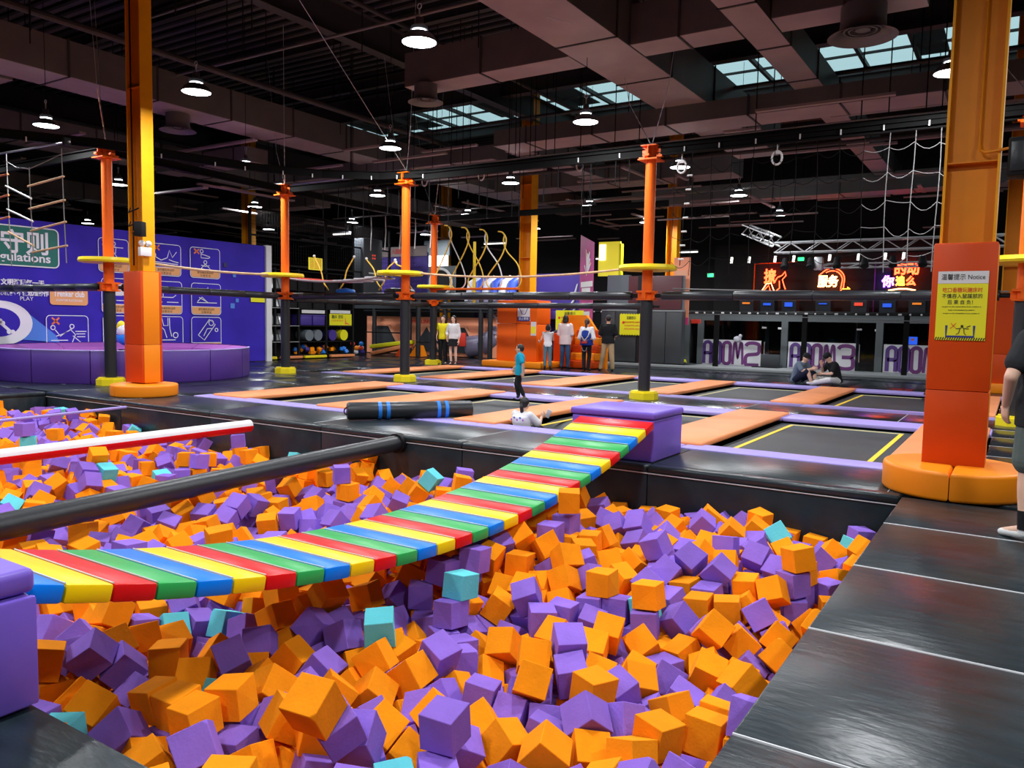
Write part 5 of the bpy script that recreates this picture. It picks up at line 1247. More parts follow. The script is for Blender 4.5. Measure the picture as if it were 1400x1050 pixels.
obj('coiled_hose', MB().tube([(-10.55+.14*math.cos(a)*(1-a/40), 28.25+.1*math.sin(a), .10+.02*a/3) for a in [i*.5 for i in range(34)]], .018, 6), 'sign_yellow', label='small coil of yellow hose at the foot of the first glass room', cat='hose')
obj('plush_toy', MB().sphere((-8.62, 28.5, 1.02), .12, 12, 8, sc=(1.2, .5, .9)).sphere((-8.52, 28.5, 1.13), .07, 10, 8), 'inflatable_white', label='pale blue plush toy sitting on the first room sign', cat='toy')
t = thing('small_poster', 'small blue poster above the third room sign', 'poster', (-2.95, 28.54, .98)); obj('sheet', MB().box(-3.05, -2.8, 28.53, 28.54, 1.0, 1.25), 'screen_blue', t); obj('orange_spot', MB().box(-2.98, -2.9, 28.52, 28.53, 1.12, 1.2), 'print_orange', t)

# neon signs on the back wall
NY_ = 34.0
structure('wall_neon', MB().box(-11.5, 2, NY_+.3, NY_+.4, 0, 5.0), 'wall_black')
def tubes(t, name, pts, r, m): obj(name, MB().tube([(p[0], NY_-.02, p[1]) for p in pts], r, 6), m, t)
def neon_text(t, s, x, z, size, m, width, bevel=.014):
    mb = text_mb(s, size, 0, T(x, NY_, z), bevel=bevel, outline=True, width=width); obj('neon_lettering', mb, m, t)
def framed(label, x0, x1, z0, z1, m='neon_amber', fm=None):
    t = thing('neon_sign', label, 'sign', ((x0+x1)/2, NY_, z0))
    for q in (.25, .75): obj('mount_bracket', MB().box(x0+(x1-x0)*q-.02, x0+(x1-x0)*q+.02, NY_+.02, NY_+.30, (z0+z1)/2-.3, (z0+z1)/2+.3), 'rope_black', t)
    return t
t = framed('left red neon sign with two characters and a boot outline', -9.4, -8.3, 2.9, 3.85)
neon_text(t, '撩', -9.02, 3.55, .62, 'neon_red', .5, .02); tubes(t, 'neon_tube', [(-9.32, 3.0), (-9.15, 3.28), (-8.95, 3.3), (-8.85, 3.05), (-8.78, 2.95)], .018, 'neon_core')
tubes(t, 'neon_tube', [(-9.3, 2.95), (-9.05, 3.22), (-8.98, 3.0)], .018, 'neon_red')
tubes(t, 'neon_tube', [(-8.85, 3.3), (-8.7, 3.55), (-8.52, 3.62), (-8.4, 3.78), (-8.36, 3.62), (-8.5, 3.45), (-8.42, 3.2), (-8.36, 3.05)], .02, 'neon_red')
tubes(t, 'neon_tube', [(-8.62, 3.4), (-8.6, 3.1), (-8.75, 2.98)], .018, 'neon_red'); tubes(t, 'neon_tube', [(-9.4, 2.88), (-9.1, 2.88)], .025, 'neon_core'); tubes(t, 'neon_tube', [(-8.85, 2.9), (-8.3, 2.9)], .035, 'neon_core')
t = framed('middle red neon sign with an arch over two characters', -7.1, -5.9, 2.9, 3.9)
neon_text(t, '服务', -6.70, 3.33, .50, 'neon_core', .80, .018)
tubes(t, 'neon_tube', [(-7.05, 3.6)]+[(p[0], p[1]) for p in arc(-6.55, 3.42, .48, .46, PI*.75, 0, 10)]+[(-6.1, 3.1), (-6.25, 2.92)], .02, 'neon_red')
tubes(t, 'neon_tube', [(p[0], p[1]) for p in arc(-6.55, 3.40, .40, .38, PI*.7, 0, 10)]+[(-6.2, 3.05)], .02, 'neon_red')
tubes(t, 'neon_tube', [(-7.12, 2.96), (-6.95, 2.9), (-6.3, 2.96), (-6.2, 2.88)], .02, 'neon_red'); tubes(t, 'neon_tube', [(-6.12, 3.05), (-5.85, 3.05), (-5.95, 3.12)], .018, 'neon_amber'); tubes(t, 'neon_tube', [(-6.15, 2.92), (-5.85, 2.94)], .02, 'neon_amber')
t = framed('right red and violet neon sign of five characters', -4.7, -3.4, 2.95, 4.0)
neon_text(t, '的动', -3.85, 3.78, .50, 'neon_red', .86, .018); neon_text(t, '你', -4.48, 3.30, .46, 'neon_violet', .46, .02); neon_text(t, '追', -4.05, 3.32, .38, 'neon_amber', .34, .018); neon_text(t, '么', -3.68, 3.32, .38, 'neon_red', .36, .018)
tubes(t, 'neon_tube', [(-4.45, 2.98), (-4.1, 3.04), (-3.8, 3.04), (-3.5, 2.98)], .03, 'neon_core')
for i, (pts, m) in enumerate([([(-9.75, 2.0), (-9.75, 4.15), (-8.0, 4.2)], 'post_orange'), ([(-5.0, 2.0), (-5.0, 4.15)], 'letter_plum')]):
    obj('frame_strip', MB().tube([(p[0], NY_+.27, p[1]) for p in pts], .03, 6), m, label=['dim orange frame strip left of the neon signs', 'dim violet frame strip between the neon signs'][i], cat='strip')
for i, x in enumerate((-9.9, -9.2, -8.2, -7.5, -5.2, -4.3, -3.7, -2.6, -6.2, -2.0)):
    obj('small_spotlight', MB().tube([(x, 31.5, 3.98), (x+.02, 31.5, 4.22)], .05, 8), 'lit_white', label='small white spotlight on the bar above the neon signs', cat='lamp', group='small spotlights above the neon signs')
obj('light_bar', MB().tube([(-10.5, 31.5, 4.25), (1, 31.5, 4.25)], .025, 6), 'black_metal', label='thin bar carrying small spotlights above the neon signs', cat='bar')
# arcade machines showing above the glass rooms
random.seed(13)
for i, (x, m, mm) in enumerate([(-9.6, 'screen_amber', 'amber'), (-8.75, 'screen_blue', 'blue'), (-7.9, 'screen_blue', 'blue'), (-6.6, 'screen_blue', 'blue'), (-5.3, 'screen_red', 'red'), (-4.3, 'screen_blue', 'blue'), (-3.3, 'screen_amber', 'amber')]):
    t = thing('arcade_machine', ['arcade machine with an amber marquee left of the first neon sign', 'arcade machine with a blue marquee under the first neon sign', 'arcade machine with a blue marquee right of the first neon sign', 'arcade machine with a blue marquee under the middle neon sign', 'arcade machine with a red marquee between the middle and right neon', 'arcade machine with a blue marquee under the right neon sign', 'arcade machine with an amber marquee beside the right column'][i], 'arcade machine', (x, 33, 0))
    obj('cabinet', MB().prism([(32.7, 0), (33.4, 0), (33.4, 2.75), (32.9, 2.75), (32.75, 2.5), (33.0, 1.3), (32.7, 1.1)], 'x', x-.28, x+.28), 'dark_panel', t)
    obj('marquee', MB().box(x-.15, x+.15, 32.70, 32.74, 2.40-.05*(i % 3), 2.47-.03*(i % 2)), m, t); obj('screen', MB().box(x-.2, x+.2, 32.86, 32.9, 1.5, 2.0), m, t)
# silver lighting truss
def truss(label, p0, p1, s=.30, r=.028):
    p0 = Vector(p0); p1 = Vector(p1); d = p1-p0; L = d.length; d.normalize(); side = Vector((-d.y, d.x, 0))*s; up = Vector((0, 0, s))
    t = thing('lighting_truss', label, 'truss', tuple((p0+p1)/2))
    c = [p0+side*.5, p0-side*.5, p0+side*.5+up, p0-side*.5+up]
    for q in c: obj('chord', MB().tube([q, q+d*L], r, 8), 'galvanised', t)
    n = max(2, int(L/.42))
    for i in range(n):
        a = d*(L*i/n); b_ = d*(L*(i+1)/n)
        for (u, v) in ((0, 2), (1, 3), (0, 1), (2, 3)):
            pa, pb = (c[u]+a, c[v]+b_) if i % 2 == 0 else (c[v]+a, c[u]+b_)
            obj('lacing', MB().tube([pa, pb], .014, 5), 'galvanised', t)
truss('silver lighting truss hanging above the neon signs', (-6.5, 25, 3.75), (1.4, 25, 3.75)); truss('short silver truss arm slanting back from the long truss', (-7.9, 26.6, 4.55), (-6.5, 25.1, 3.95))
truss('lower silver truss rail with dark lights', (-5.4, 25.6, 3.3), (1.4, 25.6, 3.3), s=.12)
for i in range(7):
    x = -6.2+i*.75; t = thing('stage_light', '%s dark stage light clamped under the silver truss' % ['leftmost', 'second', 'third', 'fourth', 'fifth', 'sixth', 'rightmost'][i], 'lamp', (x, 25, 3.3))
    obj('lamp_can', MB().tube([(x, 25.0, 3.55), (x+.03, 24.85, 3.28)], [.08, .12], 12), 'black_metal', t); obj('yoke', MB().tube([(x-.13, 25, 3.45), (x-.13, 25, 3.7), (x+.13, 25, 3.7), (x+.13, 25, 3.45)], .012, 5), 'black_metal', t)
obj('truss_junction', MB().rbox(-5.35, -5.1, 24.95, 25.15, 3.2, 3.6, r=.04), 'galvanised', label='silver joint block where the truss drops', cat='truss')

# ================================================================ PEOPLE
def capsule(mb, p0, p1, ra, rb, n=14, flat=None, k=4):
    """tapered limb with rounded ends; flat=(axis, factor) squashes across an axis"""
    p0 = Vector(p0); p1 = Vector(p1); d = p1-p0; L = max(d.length, 1e-5); d = d/L
    if flat:
        sx = (flat[0]-d*flat[0].dot(d)).normalized(); fa, fb = flat[1]
    else: sx = d.orthogonal().normalized(); fa = fb = 1
    sy = d.cross(sx); rings = []
    for i in range(k+1):
        a = PI/2*(1-i/k); rings.append((-math.sin(a)*ra, max(math.cos(a)*ra, 1e-4)))
    for i in range(k+1):
        a = PI/2*i/k; rings.append((L+math.sin(a)*rb, max(math.cos(a)*rb, 1e-4)))
    vs = []; m = len(rings)
    for (t, r) in rings: vs += [p0+d*t+(sx*math.cos(2*PI*j/n)*fa+sy*math.sin(2*PI*j/n)*fb)*r for j in range(n)]
    fs = [(i*n+j, (i+1)*n+j, (i+1)*n+(j+1) % n, i*n+(j+1) % n) for i in range(m-1) for j in range(n)]
    fs.append(list(range(n))); fs.append([(m-1)*n+j for j in reversed(range(n))])
    mb.add(vs, fs, 0, True)
def loft(mb, secs, n=18):
    """secs: (centre, half width along side, half depth along front, side vec, front vec)"""
    vs = []
    for (c, a, b, s, f) in secs: vs += [Vector(c)+s*(a*math.cos(2*PI*j/n))+f*(b*math.sin(2*PI*j/n)) for j in range(n)]
    m = len(secs); fs = [(i*n+j, (i+1)*n+j, (i+1)*n+(j+1) % n, i*n+(j+1) % n) for i in range(m-1) for j in range(n)]
    fs.append(list(range(n))); fs.append([(m-1)*n+j for j in reversed(range(n))]); mb.add(vs, fs, 0, True)
def fuse(mb, voxel, smooth=2):
    me = bpy.data.meshes.new('tmp'); me.from_pydata(mb.v, [], mb.f); bm = bmesh.new(); bm.from_mesh(me); bmesh.ops.recalc_face_normals(bm, faces=bm.faces[:]); bm.to_mesh(me); bm.free()
    ob = bpy.data.objects.new('tmp', me); COL.objects.link(ob)
    r = ob.modifiers.new('r', 'REMESH'); r.mode = 'VOXEL'; r.voxel_size = voxel
    if smooth: s = ob.modifiers.new('s', 'SMOOTH'); s.factor = .5; s.iterations = smooth
    dg = bpy.context.evaluated_depsgraph_get(); out = bpy.data.meshes.new_from_object(ob.evaluated_get(dg))
    m2 = MB(); m2.add([v.co.copy() for v in out.vertices], [list(p.vertices) for p in out.polygons], 0, True)
    bpy.data.objects.remove(ob); bpy.data.meshes.remove(me); bpy.data.meshes.remove(out)
    return m2
def hand(mb, wrist, direc, palm_n, thumb_side, s=1.0, curl=.5):
    """palm, four unequal fingers with two bends, thumb from the side of the palm"""
    d = Vector(direc).normalized(); nrm = Vector(palm_n); nrm = (nrm-d*nrm.dot(d)).normalized(); sd = d.cross(nrm)*thumb_side
    w_ = Vector(wrist)
    capsule(mb, w_-d*.02*s, w_+d*.075*s, .026*s, .036*s, 10, flat=(nrm, (.55, 1.05)))
    for i, (off, L) in enumerate(((.030, .068), (.011, .078), (-.009, .072), (-.028, .056))):
        p = w_+d*.085*s+sd*off*s; r = .0095*s; q = p; dd = d.copy(); b0 = w_+d*.06*s+sd*off*s*.9
        a = (dd+nrm*curl*.35).normalized(); p1 = p+a*L*.45*s; a2 = (dd+nrm*curl*1.1).normalized(); p2 = p1+a2*L*.32*s; a3 = (dd+nrm*curl*2.2).normalized(); p3 = p2+a3*L*.25*s
        capsule(mb, b0, p, r, r, 8); capsule(mb, p, p1, r, r*.95, 8); capsule(mb, p1, p2, r*.95, r*.88, 8); capsule(mb, p2, p3, r*.88, r*.75, 8)
    t0 = w_+d*.025*s+sd*.022*s; t1 = t0+(d*.55+sd*.75+nrm*.25).normalized()*.036*s; t2 = t1+(d*.9+sd*.3+nrm*.35).normalized()*.030*s
    capsule(mb, t0, t1, .013*s, .0115*s, 8); capsule(mb, t1, t2, .0115*s, .009*s, 8)
def person(label, loc, yaw, H, J=None, skin='skin', top='cloth_white', bottom='cloth_jeans', shoes='shoe_black', hair='short', hairm='hair', sleeve=.55, leg=1.0, skirt=False,
           slim=1.0, vox=.013, lean=(0, 0, 0), head_dir=(0, 1, 0), hem=.0, sock=None, child=False, loose=.018, cap=None, hands=((0, 0, -1), (0, 0, -1)), palm=((-1, 0, 0), (1, 0, 0)), group=None, fine=False, curl=.5):
    s = H/1.7; hs = s*(1.22 if child else 1.0)
    D = dict(pel=(0, 0, .93), wai=(0, 0, 1.07), che=(0, 0, 1.27), nec=(0, -.01, 1.43), hed=(0, .015, 1.575),
             shR=(.165, 0, 1.375), elR=(.215, -.01, 1.10), wrR=(.225, .05, .86), shL=(-.165, 0, 1.375), elL=(-.215, -.01, 1.10), wrL=(-.225, .05, .86),
             hiR=(.085, 0, .90), knR=(.095, .02, .49), anR=(.10, -.01, .085), hiL=(-.085, 0, .90), knL=(-.095, .02, .49), anL=(-.10, -.01, .085), toR=(.12, .15, .03), toL=(-.12, .15, .03))
    if child:
        for k_ in ('hed',): D[k_] = (0, .015, 1.545)
    if J: D.update(J)
    P = {k_: Vector(v)*s for k_, v in D.items()}
    for k_ in ('wai', 'che', 'nec', 'hed', 'shR', 'shL', 'elR', 'elL', 'wrR', 'wrL'):
        if lean != (0, 0, 0): P[k_] = P['pel']+Matrix.Rotation(lean[0], 3, 'X') @ Matrix.Rotation(lean[1], 3, 'Y') @ (P[k_]-P['pel']) if k_ in D and (not J or k_ not in J) else P[k_]
    t = thing('person', label, 'person', loc, group); t.rotation_euler = (0, 0, yaw); W[t.name] = Vector((0, 0, 0))
    up = (P['nec']-P['pel']).normalized(); sd = (P['shR']-P['shL']); sd = (sd-up*sd.dot(up)).normalized(); fr_ = up.cross(sd)
    shsd = sd
    hipsd = (P['hiR']-P['hiL']).normalized(); hipfr = (up-hipsd*up.dot(hipsd)).normalized().cross(hipsd)
    w_ = slim*s
    hd = Vector(head_dir).normalized(); hup = (P['hed']-P['nec']).normalized(); hup = (hup+Vector((0, 0, .8))).normalized(); hsd = hd.cross(hup).normalized(); hup = hsd.cross(hd)
    def torso(mb, g, z0=0):
        secs = [(P['pel']-up*(.06-z0)*s, .150*w_+g, .100*w_+g, hipsd, hipfr), (P['pel']+up*.04*s, .150*w_+g, .102*w_+g, hipsd, hipfr), (P['wai'], .128*w_+g, .090*w_+g, sd, fr_), (P['che'], .158*w_+g, .108*w_+g, sd, fr_),
                (P['che']+up*.09*s, .160*w_+g*.9, .095*w_+g*.9, sd, fr_), (P['nec']-up*.035*s, .10*w_+g*.6, .068*w_+g*.6, sd, fr_), (P['nec']+up*.005*s, .058*w_+g*.3, .056*w_+g*.3, sd, fr_)]
        loft(mb, secs)
    # ---- body
    b = MB(); torso(b, 0)
    capsule(b, P['nec']-up*.03*s, P['hed']-hup*.06*s, .052*w_, .050*w_)
    hc = P['hed']; hr = .098*hs
    R3 = Matrix((hsd, hd, hup)).transposed().to_4x4()
    b.sphere((0, 0, 0), 1, 18, 14, xf=T(*hc) @ R3 @ Matrix.Diagonal((.078*hs, .094*hs, .112*hs, 1)))
    capsule(b, hc+hd*.02*hs-hup*.03*hs, hc+hd*.045*hs-hup*.085*hs, .058*hs, .036*hs)      # jaw
    capsule(b, hc+hd*.085*hs+hup*.005*hs, hc+hd*.108*hs-hup*.030*hs, .008*hs, .014*hs)     # nose
    for q in (-1, 1): b.sphere((0, 0, 0), 1, 10, 8, xf=T(*(hc+hsd*q*.080*hs-hup*.01*hs-hd*.005*hs)) @ R3 @ Matrix.Diagonal((.012*hs, .022*hs, .032*hs, 1)))
    for S_ in ('R', 'L'):
        capsule(b, P['sh'+S_], P['el'+S_], .047*w_, .038*w_); capsule(b, P['el'+S_], P['wr'+S_], .038*w_, .025*w_)
        capsule(b, P['che']+up*.07*s+sd*(.09 if S_ == 'R' else -.09)*s, P['sh'+S_], .06*w_, .050*w_)
        capsule(b, P['hi'+S_], P['kn'+S_], .080*w_, .054*w_); 
        mid = P['kn'+S_].lerp(P['an'+S_], .32); capsule(b, P['kn'+S_], mid, .052*w_, .054*w_); capsule(b, mid, P['an'+S_], .054*w_, .034*w_)
        td = P['to'+S_]-P['an'+S_]; capsule(b, P['an'+S_], P['to'+S_], .034*w_, .026*w_)
        if fine: hand(b, P['wr'+S_], hands[0 if S_ == 'R' else 1], palm[0 if S_ == 'R' else 1], 1 if S_ == 'R' else -1, s, curl)
    body = fuse(b, vox*s, 1 if fine else 1)
    if not fine:
        for q, S_ in enumerate(('R', 'L')): hand(body, P['wr'+S_], hands[q], palm[q], 1 if S_ == 'R' else -1, s*1.05, curl)
    bo = obj('body', body, skin, t)
    # ---- face
    for q in (-1, 1):
        obj('eye', MB().sphere((0, 0, 0), 1, 8, 6, xf=T(*(hc+hd*.082*hs+hsd*q*.032*hs+hup*.008*hs)) @ R3 @ Matrix.Diagonal((.014*hs, .009*hs, .0065*hs, 1))), 'eye_dark', bo)
        obj('eyebrow', MB().tube([hc+hd*.087*hs+hsd*q*.016*hs+hup*.030*hs, hc+hd*.080*hs+hsd*q*.050*hs+hup*.030*hs], .004*hs, 5), hairm, bo)
    obj('mouth', MB().tube([hc+hd*.088*hs-hsd*.020*hs-hup*.056*hs, hc+hd*.096*hs-hup*.058*hs, hc+hd*.088*hs+hsd*.020*hs-hup*.056*hs], [.003*hs, .006*hs, .003*hs], 6), 'lip', bo)
    # ---- hair
    h = MB()
    h.sphere((0, 0, 0), 1, 16, 12, xf=T(*(hc+hup*.022*hs-hd*.016*hs)) @ R3 @ Matrix.Diagonal((.086*hs, .098*hs, .108*hs, 1)))
    if hair in ('long', 'pony', 'bob'):
        L = {'long': .30, 'pony': .28, 'bob': .15}[hair]
        back = -hd*.075*hs
        if hair != 'pony': loft(h, [(hc+back*.7+hup*.03*hs, .082*hs, .05*hs, hsd, hd), (hc+back-hup*.08*hs, .086*hs, .045*hs, hsd, hd), (hc+back-up*(L*.7)*s, .080*hs, .035*hs, hsd, hd), (hc+back-up*L*s, .05*hs, .02*hs, hsd, hd)])
        else: h.tube([hc+back*1.2+hup*.03*hs, hc+back*1.6-hup*.03*hs, hc+back*1.4-up*.14*s, hc+back*1.25-up*L*s], [.02*hs, .034*hs, .034*hs, .010*hs], 10)
        for q in (-1, 1):
            if hair != 'pony': capsule(h, hc+hsd*q*.074*hs+hup*.03*hs, hc+hsd*q*.078*hs-hup*.10*hs, .022*hs, .016*hs)
    if hair == 'bun': h.sphere(tuple(hc+hup*.115*hs-hd*.03*hs), .042*hs, 12, 8)
    hm = fuse(h, .010*s, 1)
    # cut the fringe: drop hair in front of the face
    keep = [i for i, f in enumerate(hm.f) if not ((sum((Vector(hm.v[k_])-hc).dot(hd) for k_ in f)/len(f) > .045*hs) and (sum((Vector(hm.v[k_])-hc).dot(hup) for k_ in f)/len(f) < .048*hs))]
    hm2 = MB(); hm2.v = hm.v; hm2.f = [hm.f[i] for i in keep]; hm2.mi = [0]*len(keep); hm2.sm = [True]*len(keep)
    obj('hair', hm2, hairm, t)
    if cap:
        c = MB(); c.sphere((0, 0, 0), 1, 16, 12, xf=T(*(hc+hup*.055*hs-hd*.005*hs)) @ R3 @ Matrix.Diagonal((.094*hs, .106*hs, .085*hs, 1)))
        c.sphere((0, 0, 0), 1, 14, 8, xf=T(*(hc+hup*.045*hs+hd*.11*hs)) @ R3 @ Matrix.Diagonal((.07*hs, .07*hs, .012*hs, 1)))
        obj('cap', fuse(c, .010*s, 1), cap, t)
    # ---- shirt
    c = MB(); torso(c, loose*s+.004, -hem)
    for S_ in ('R', 'L'):
        q = 1 if S_ == 'R' else -1
        capsule(c, P['che']+up*.07*s+sd*.09*q*s, P['sh'+S_], .070*w_+loose*.3, .060*w_+loose*.3)
        if sleeve > 0:
            if sleeve <= 1: capsule(c, P['sh'+S_], P['sh'+S_].lerp(P['el'+S_], sleeve), .058*w_+loose*.4, .056*w_+loose*.5)
            else:
                capsule(c, P['sh'+S_], P['el'+S_], .058*w_+loose*.4, .050*w_+loose*.4); capsule(c, P['el'+S_], P['el'+S_].lerp(P['wr'+S_], sleeve-1), .050*w_+loose*.4, .036*w_+loose*.4)
    cm = fuse(c, vox*s, 2)
    if sleeve == 0: pass
    obj('shirt', cm, top, t)
    # ---- trousers or skirt
    c = MB(); g = .012*s
    if skirt:
        kn = (P['knR']+P['knL'])/2; bt = P['pel'].lerp(kn, .62)
        loft(c, [(P['pel']+up*.12*s, .128*w_+.015*s, .09*w_+.018*s, hipsd, hipfr), (P['pel'], .158*w_+.02*s, .108*w_+.022*s, hipsd, hipfr), (bt, .19*w_+.03*s, .14*w_+.03*s, hipsd, hipfr)])
        cm = fuse(c, vox*s, 1)
    else:
        loft(c, [(P['pel']+up*.13*s, .130*w_+g, .092*w_+g, hipsd, hipfr), (P['pel'], .152*w_+g, .105*w_+g, hipsd, hipfr), (P['pel']-up*.08*s, .14*w_+g, .10*w_+g, hipsd, hipfr)])
        for S_ in ('R', 'L'):
            if leg <= .5: capsule(c, P['hi'+S_], P['hi'+S_].lerp(P['kn'+S_], leg*2), .086*w_+g*1.2, .070*w_+g*2.2)
            else:
                capsule(c, P['hi'+S_], P['kn'+S_], .084*w_+g, .058*w_+g*1.3); e = P['kn'+S_].lerp(P['an'+S_], (leg-.5)*2-.04); capsule(c, P['kn'+S_], e, .058*w_+g*1.3, .042*w_+g*1.5)
        cm = fuse(c, vox*s, 2)
    obj('skirt' if skirt else 'trousers', cm, bottom, t)
    # ---- shoes
    for S_ in ('R', 'L'):
        c = MB(); an, to = P['an'+S_], P['to'+S_]; td = (to-an); td.normalize(); sole = Vector((0, 0, 1)) if abs(td.z) < .8 else fr_
        capsule(c, an-Vector((0, 0, .03*s)) if abs(td.z) < .8 else an, to+td*.015*s, .043*s, .036*s, flat=(sole, (.8, 1.0))); capsule(c, an, an+(P['kn'+S_]-an).normalized()*.03*s, .043*s, .040*s)
        obj('shoe', fuse(c, .011*s, 1), shoes, t)
        if sock: obj('sock', MB().tube([an, an+(P['kn'+S_]-an).normalized()*.13*s], [.042*w_, .046*w_], 12), sock, t)
    return t
# the boy walking to the left, seen in profile
LF = math.pi/2-.57
def face(dx, dy): return math.atan2(-dx, dy)
pb = person('boy in a turquoise T-shirt and black trousers walking across the trampolines', (-8.33, 13.27, -.07), face(-1, -.45), 1.13,
       J=dict(knR=(.07, .10, .50), anR=(.06, .02, .10), toR=(.06, .16, .05), knL=(-.06, .02, .50), anL=(-.05, -.16, .13), toL=(-.05, -.03, .05), elR=(.25, .04, 1.12), wrR=(.26, .22, .95), elL=(-.24, -.12, 1.12), wrL=(-.22, -.12, .86)),
       skin='skin', top='cloth_teal', bottom='cloth_black', shoes='shoe_black', child=True, sleeve=.75, leg=.92, hem=.10, slim=1.05, hair='short', loose=.03, head_dir=(.1, 1, .05))
for k, (z, h_) in enumerate(((.66, .05), (.60, .03), (.42, .03))):
    obj('printed_mark', MB().tube([(.11*.62, .11, z*.62), (.05, .12, (z+h_)*.62)], .012, 6), 'print_white', pb)
# girl sunk in the trampoline, sitting with her back to the pit
pg = person('black-haired girl in a white printed shirt sitting low on the trampoline', (-6.06, 9.80, -.32), face(.1, 1), 1.38,
       J=dict(pel=(0, 0, .13), wai=(0, -.04, .27), che=(0, -.07, .46), nec=(0, -.05, .63), hed=(.01, .0, .765), shR=(.165, -.05, .575), shL=(-.165, -.05, .575),
              elR=(.27, .10, .40), wrR=(.20, .26, .52), elL=(-.24, .08, .36), wrL=(-.14, .24, .30), hiR=(.09, .02, .12), knR=(.30, .38, .16), anR=(.52, .74, .10), toR=(.58, .84, .20),
              hiL=(-.08, .03, .12), knL=(-.02, .40, .32), anL=(.10, .72, .08), toL=(.14, .84, .12)),
       skin='skin_light', top='cloth_white', bottom='cloth_charcoal', shoes='shoe_black', hair='pony', sleeve=.8, leg=1.0, loose=.03, hands=((.1, .6, .7), (.2, .9, .1)), head_dir=(-.1, 1, .1), curl=.8)
obj('hair_ribbon', MB().sphere((-.11, -.02, .72), .022, 8, 6), 'cloth_black', pg)
for i in range(5): obj('printed_flower', MB().sphere((-.10+.05*i, -.178+.004*i, .40+.03*(i % 2)), .016, 8, 6, sc=(1, .2, 1)), 'inflatable_blue' if i % 2 else 'ring_inner', pg)
o = obj('phone', MB().rbox(-.035, .035, -.005, .005, -.07, .07, r=.004, xf=T(-5.86, 10.16, .14) @ Euler((.3, .45, .3)).to_matrix().to_4x4()), 'inflatable_white', label='white and blue phone held up by the girl on the trampoline', cat='phone')
# two women at the back left
person('woman in a yellow top and dark trousers standing behind the far post', (-16.42, 21.25, 0), face(.35, -1), 1.66, top='cloth_yellow', bottom='cloth_black', hair='long', sleeve=.5, leg=1.0, skin='skin_light', slim=.92, loose=.03, J=dict(wrR=(.2, .12, .98)))
person('woman in a white blouse and black skirt standing beside the far post', (-15.95, 21.2, 0), face(.2, -1), 1.66, top='cloth_white', bottom='cloth_black', hair='long', hairm='hair', sleeve=1.5, skirt=True, skin='skin_light', slim=.92, loose=.028,
       J=dict(elR=(.26, -.04, 1.12), wrR=(.20, .08, .96), anR=(.05, .06, .085), toR=(.05, .2, .03)))
# spectators by the orange block
person('child in a white vest with a red drink standing by the orange block', (-12.62, 21.75, 0), face(-.55, 1), 1.42, top='cloth_white', bottom='cloth_jeans_pale', hair='bun', sleeve=0, leg=.92, child=True, slim=.95,
       J=dict(elR=(.2, .08, 1.12), wrR=(.12, .24, 1.14), elL=(-.26, .0, 1.12), wrL=(-.32, .14, 1.02)), hands=((0, .6, .5), (-.3, .6, .3)))
person('woman in a loose pale pink shirt and blue jeans, back to the viewer', (-12.38, 22.45, 0), face(-.2, 1), 1.74, top='cloth_pinkwhite', bottom='cloth_jeans', hair='bob', sleeve=1.15, leg=1.0, hem=.10, loose=.05, slim=.95, J=dict(wrR=(.17, .16, 1.02), wrL=(-.17, .16, 1.02)))
pv = person('woman in white sleeves and a blue vest with crossed white straps', (-11.42, 22.1, 0), face(-.1, 1), 1.63, top='cloth_white', bottom='cloth_black', hair='pony', hairm='hair_brown', sleeve=1.0, leg=1.0, loose=.05, slim=.95,
       J=dict(elR=(.24, -.02, 1.08), wrR=(.08, -.14, 1.0), elL=(-.24, -.02, 1.08), wrL=(-.08, -.14, 1.0), anR=(.07, -.01, .085), anL=(-.07, -.01, .085), toR=(.09, .14, .03), toL=(-.09, .14, .03)), hands=((-1, -.3, -.5), (1, -.3, -.5)))
v = MB(); loft(v, [(Vector((0, 0, .80)), .215, .175, Vector((1, 0, 0)), Vector((0, 1, 0))), (Vector((0, 0, 1.05)), .192, .172, Vector((1, 0, 0)), Vector((0, 1, 0))), (Vector((0, 0, 1.24)), .175, .160, Vector((1, 0, 0)), Vector((0, 1, 0))), (Vector((0, 0, 1.33)), .11, .105, Vector((1, 0, 0)), Vector((0, 1, 0)))])
obj('vest', fuse(v, .014, 1), 'cloth_blue', pv)
for q in (-1, 1): obj('shoulder_strap', MB().tube([(q*.15, -.15, 1.25), (q*.12, -.185, 1.1), (0, -.20, .95)], .017, 6), 'white', pv)
obj('waist_bag', MB().rbox(-.09, .09, -.24, -.17, .86, .93, r=.02), 'play_red', pv)
obj('bag_cord', MB().tube([(.08*math.cos(a), -.19, .74+.12*math.sin(a)) for a in [PI+PI*i/10 for i in range(11)]], .012, 6), 'rope_grey', pv)
person('man in a black T-shirt and loose beige trousers, back to the viewer', (-10.88, 22.5, 0), face(-.25, 1), 1.76, top='cloth_black', bottom='cloth_tan', hair='short', sleeve=.8, leg=1.0, loose=.035, hem=.03, slim=1.08,
       J=dict(elR=(.24, .0, 1.08), wrR=(.16, .18, 1.05), elL=(-.25, -.0, 1.08), wrL=(-.18, .16, 1.0), anL=(-.20, -.02, .085), toL=(-.27, .12, .03), anR=(.16, .0, .085), knL=(-.15, .03, .49), knR=(.12, .03, .49)))
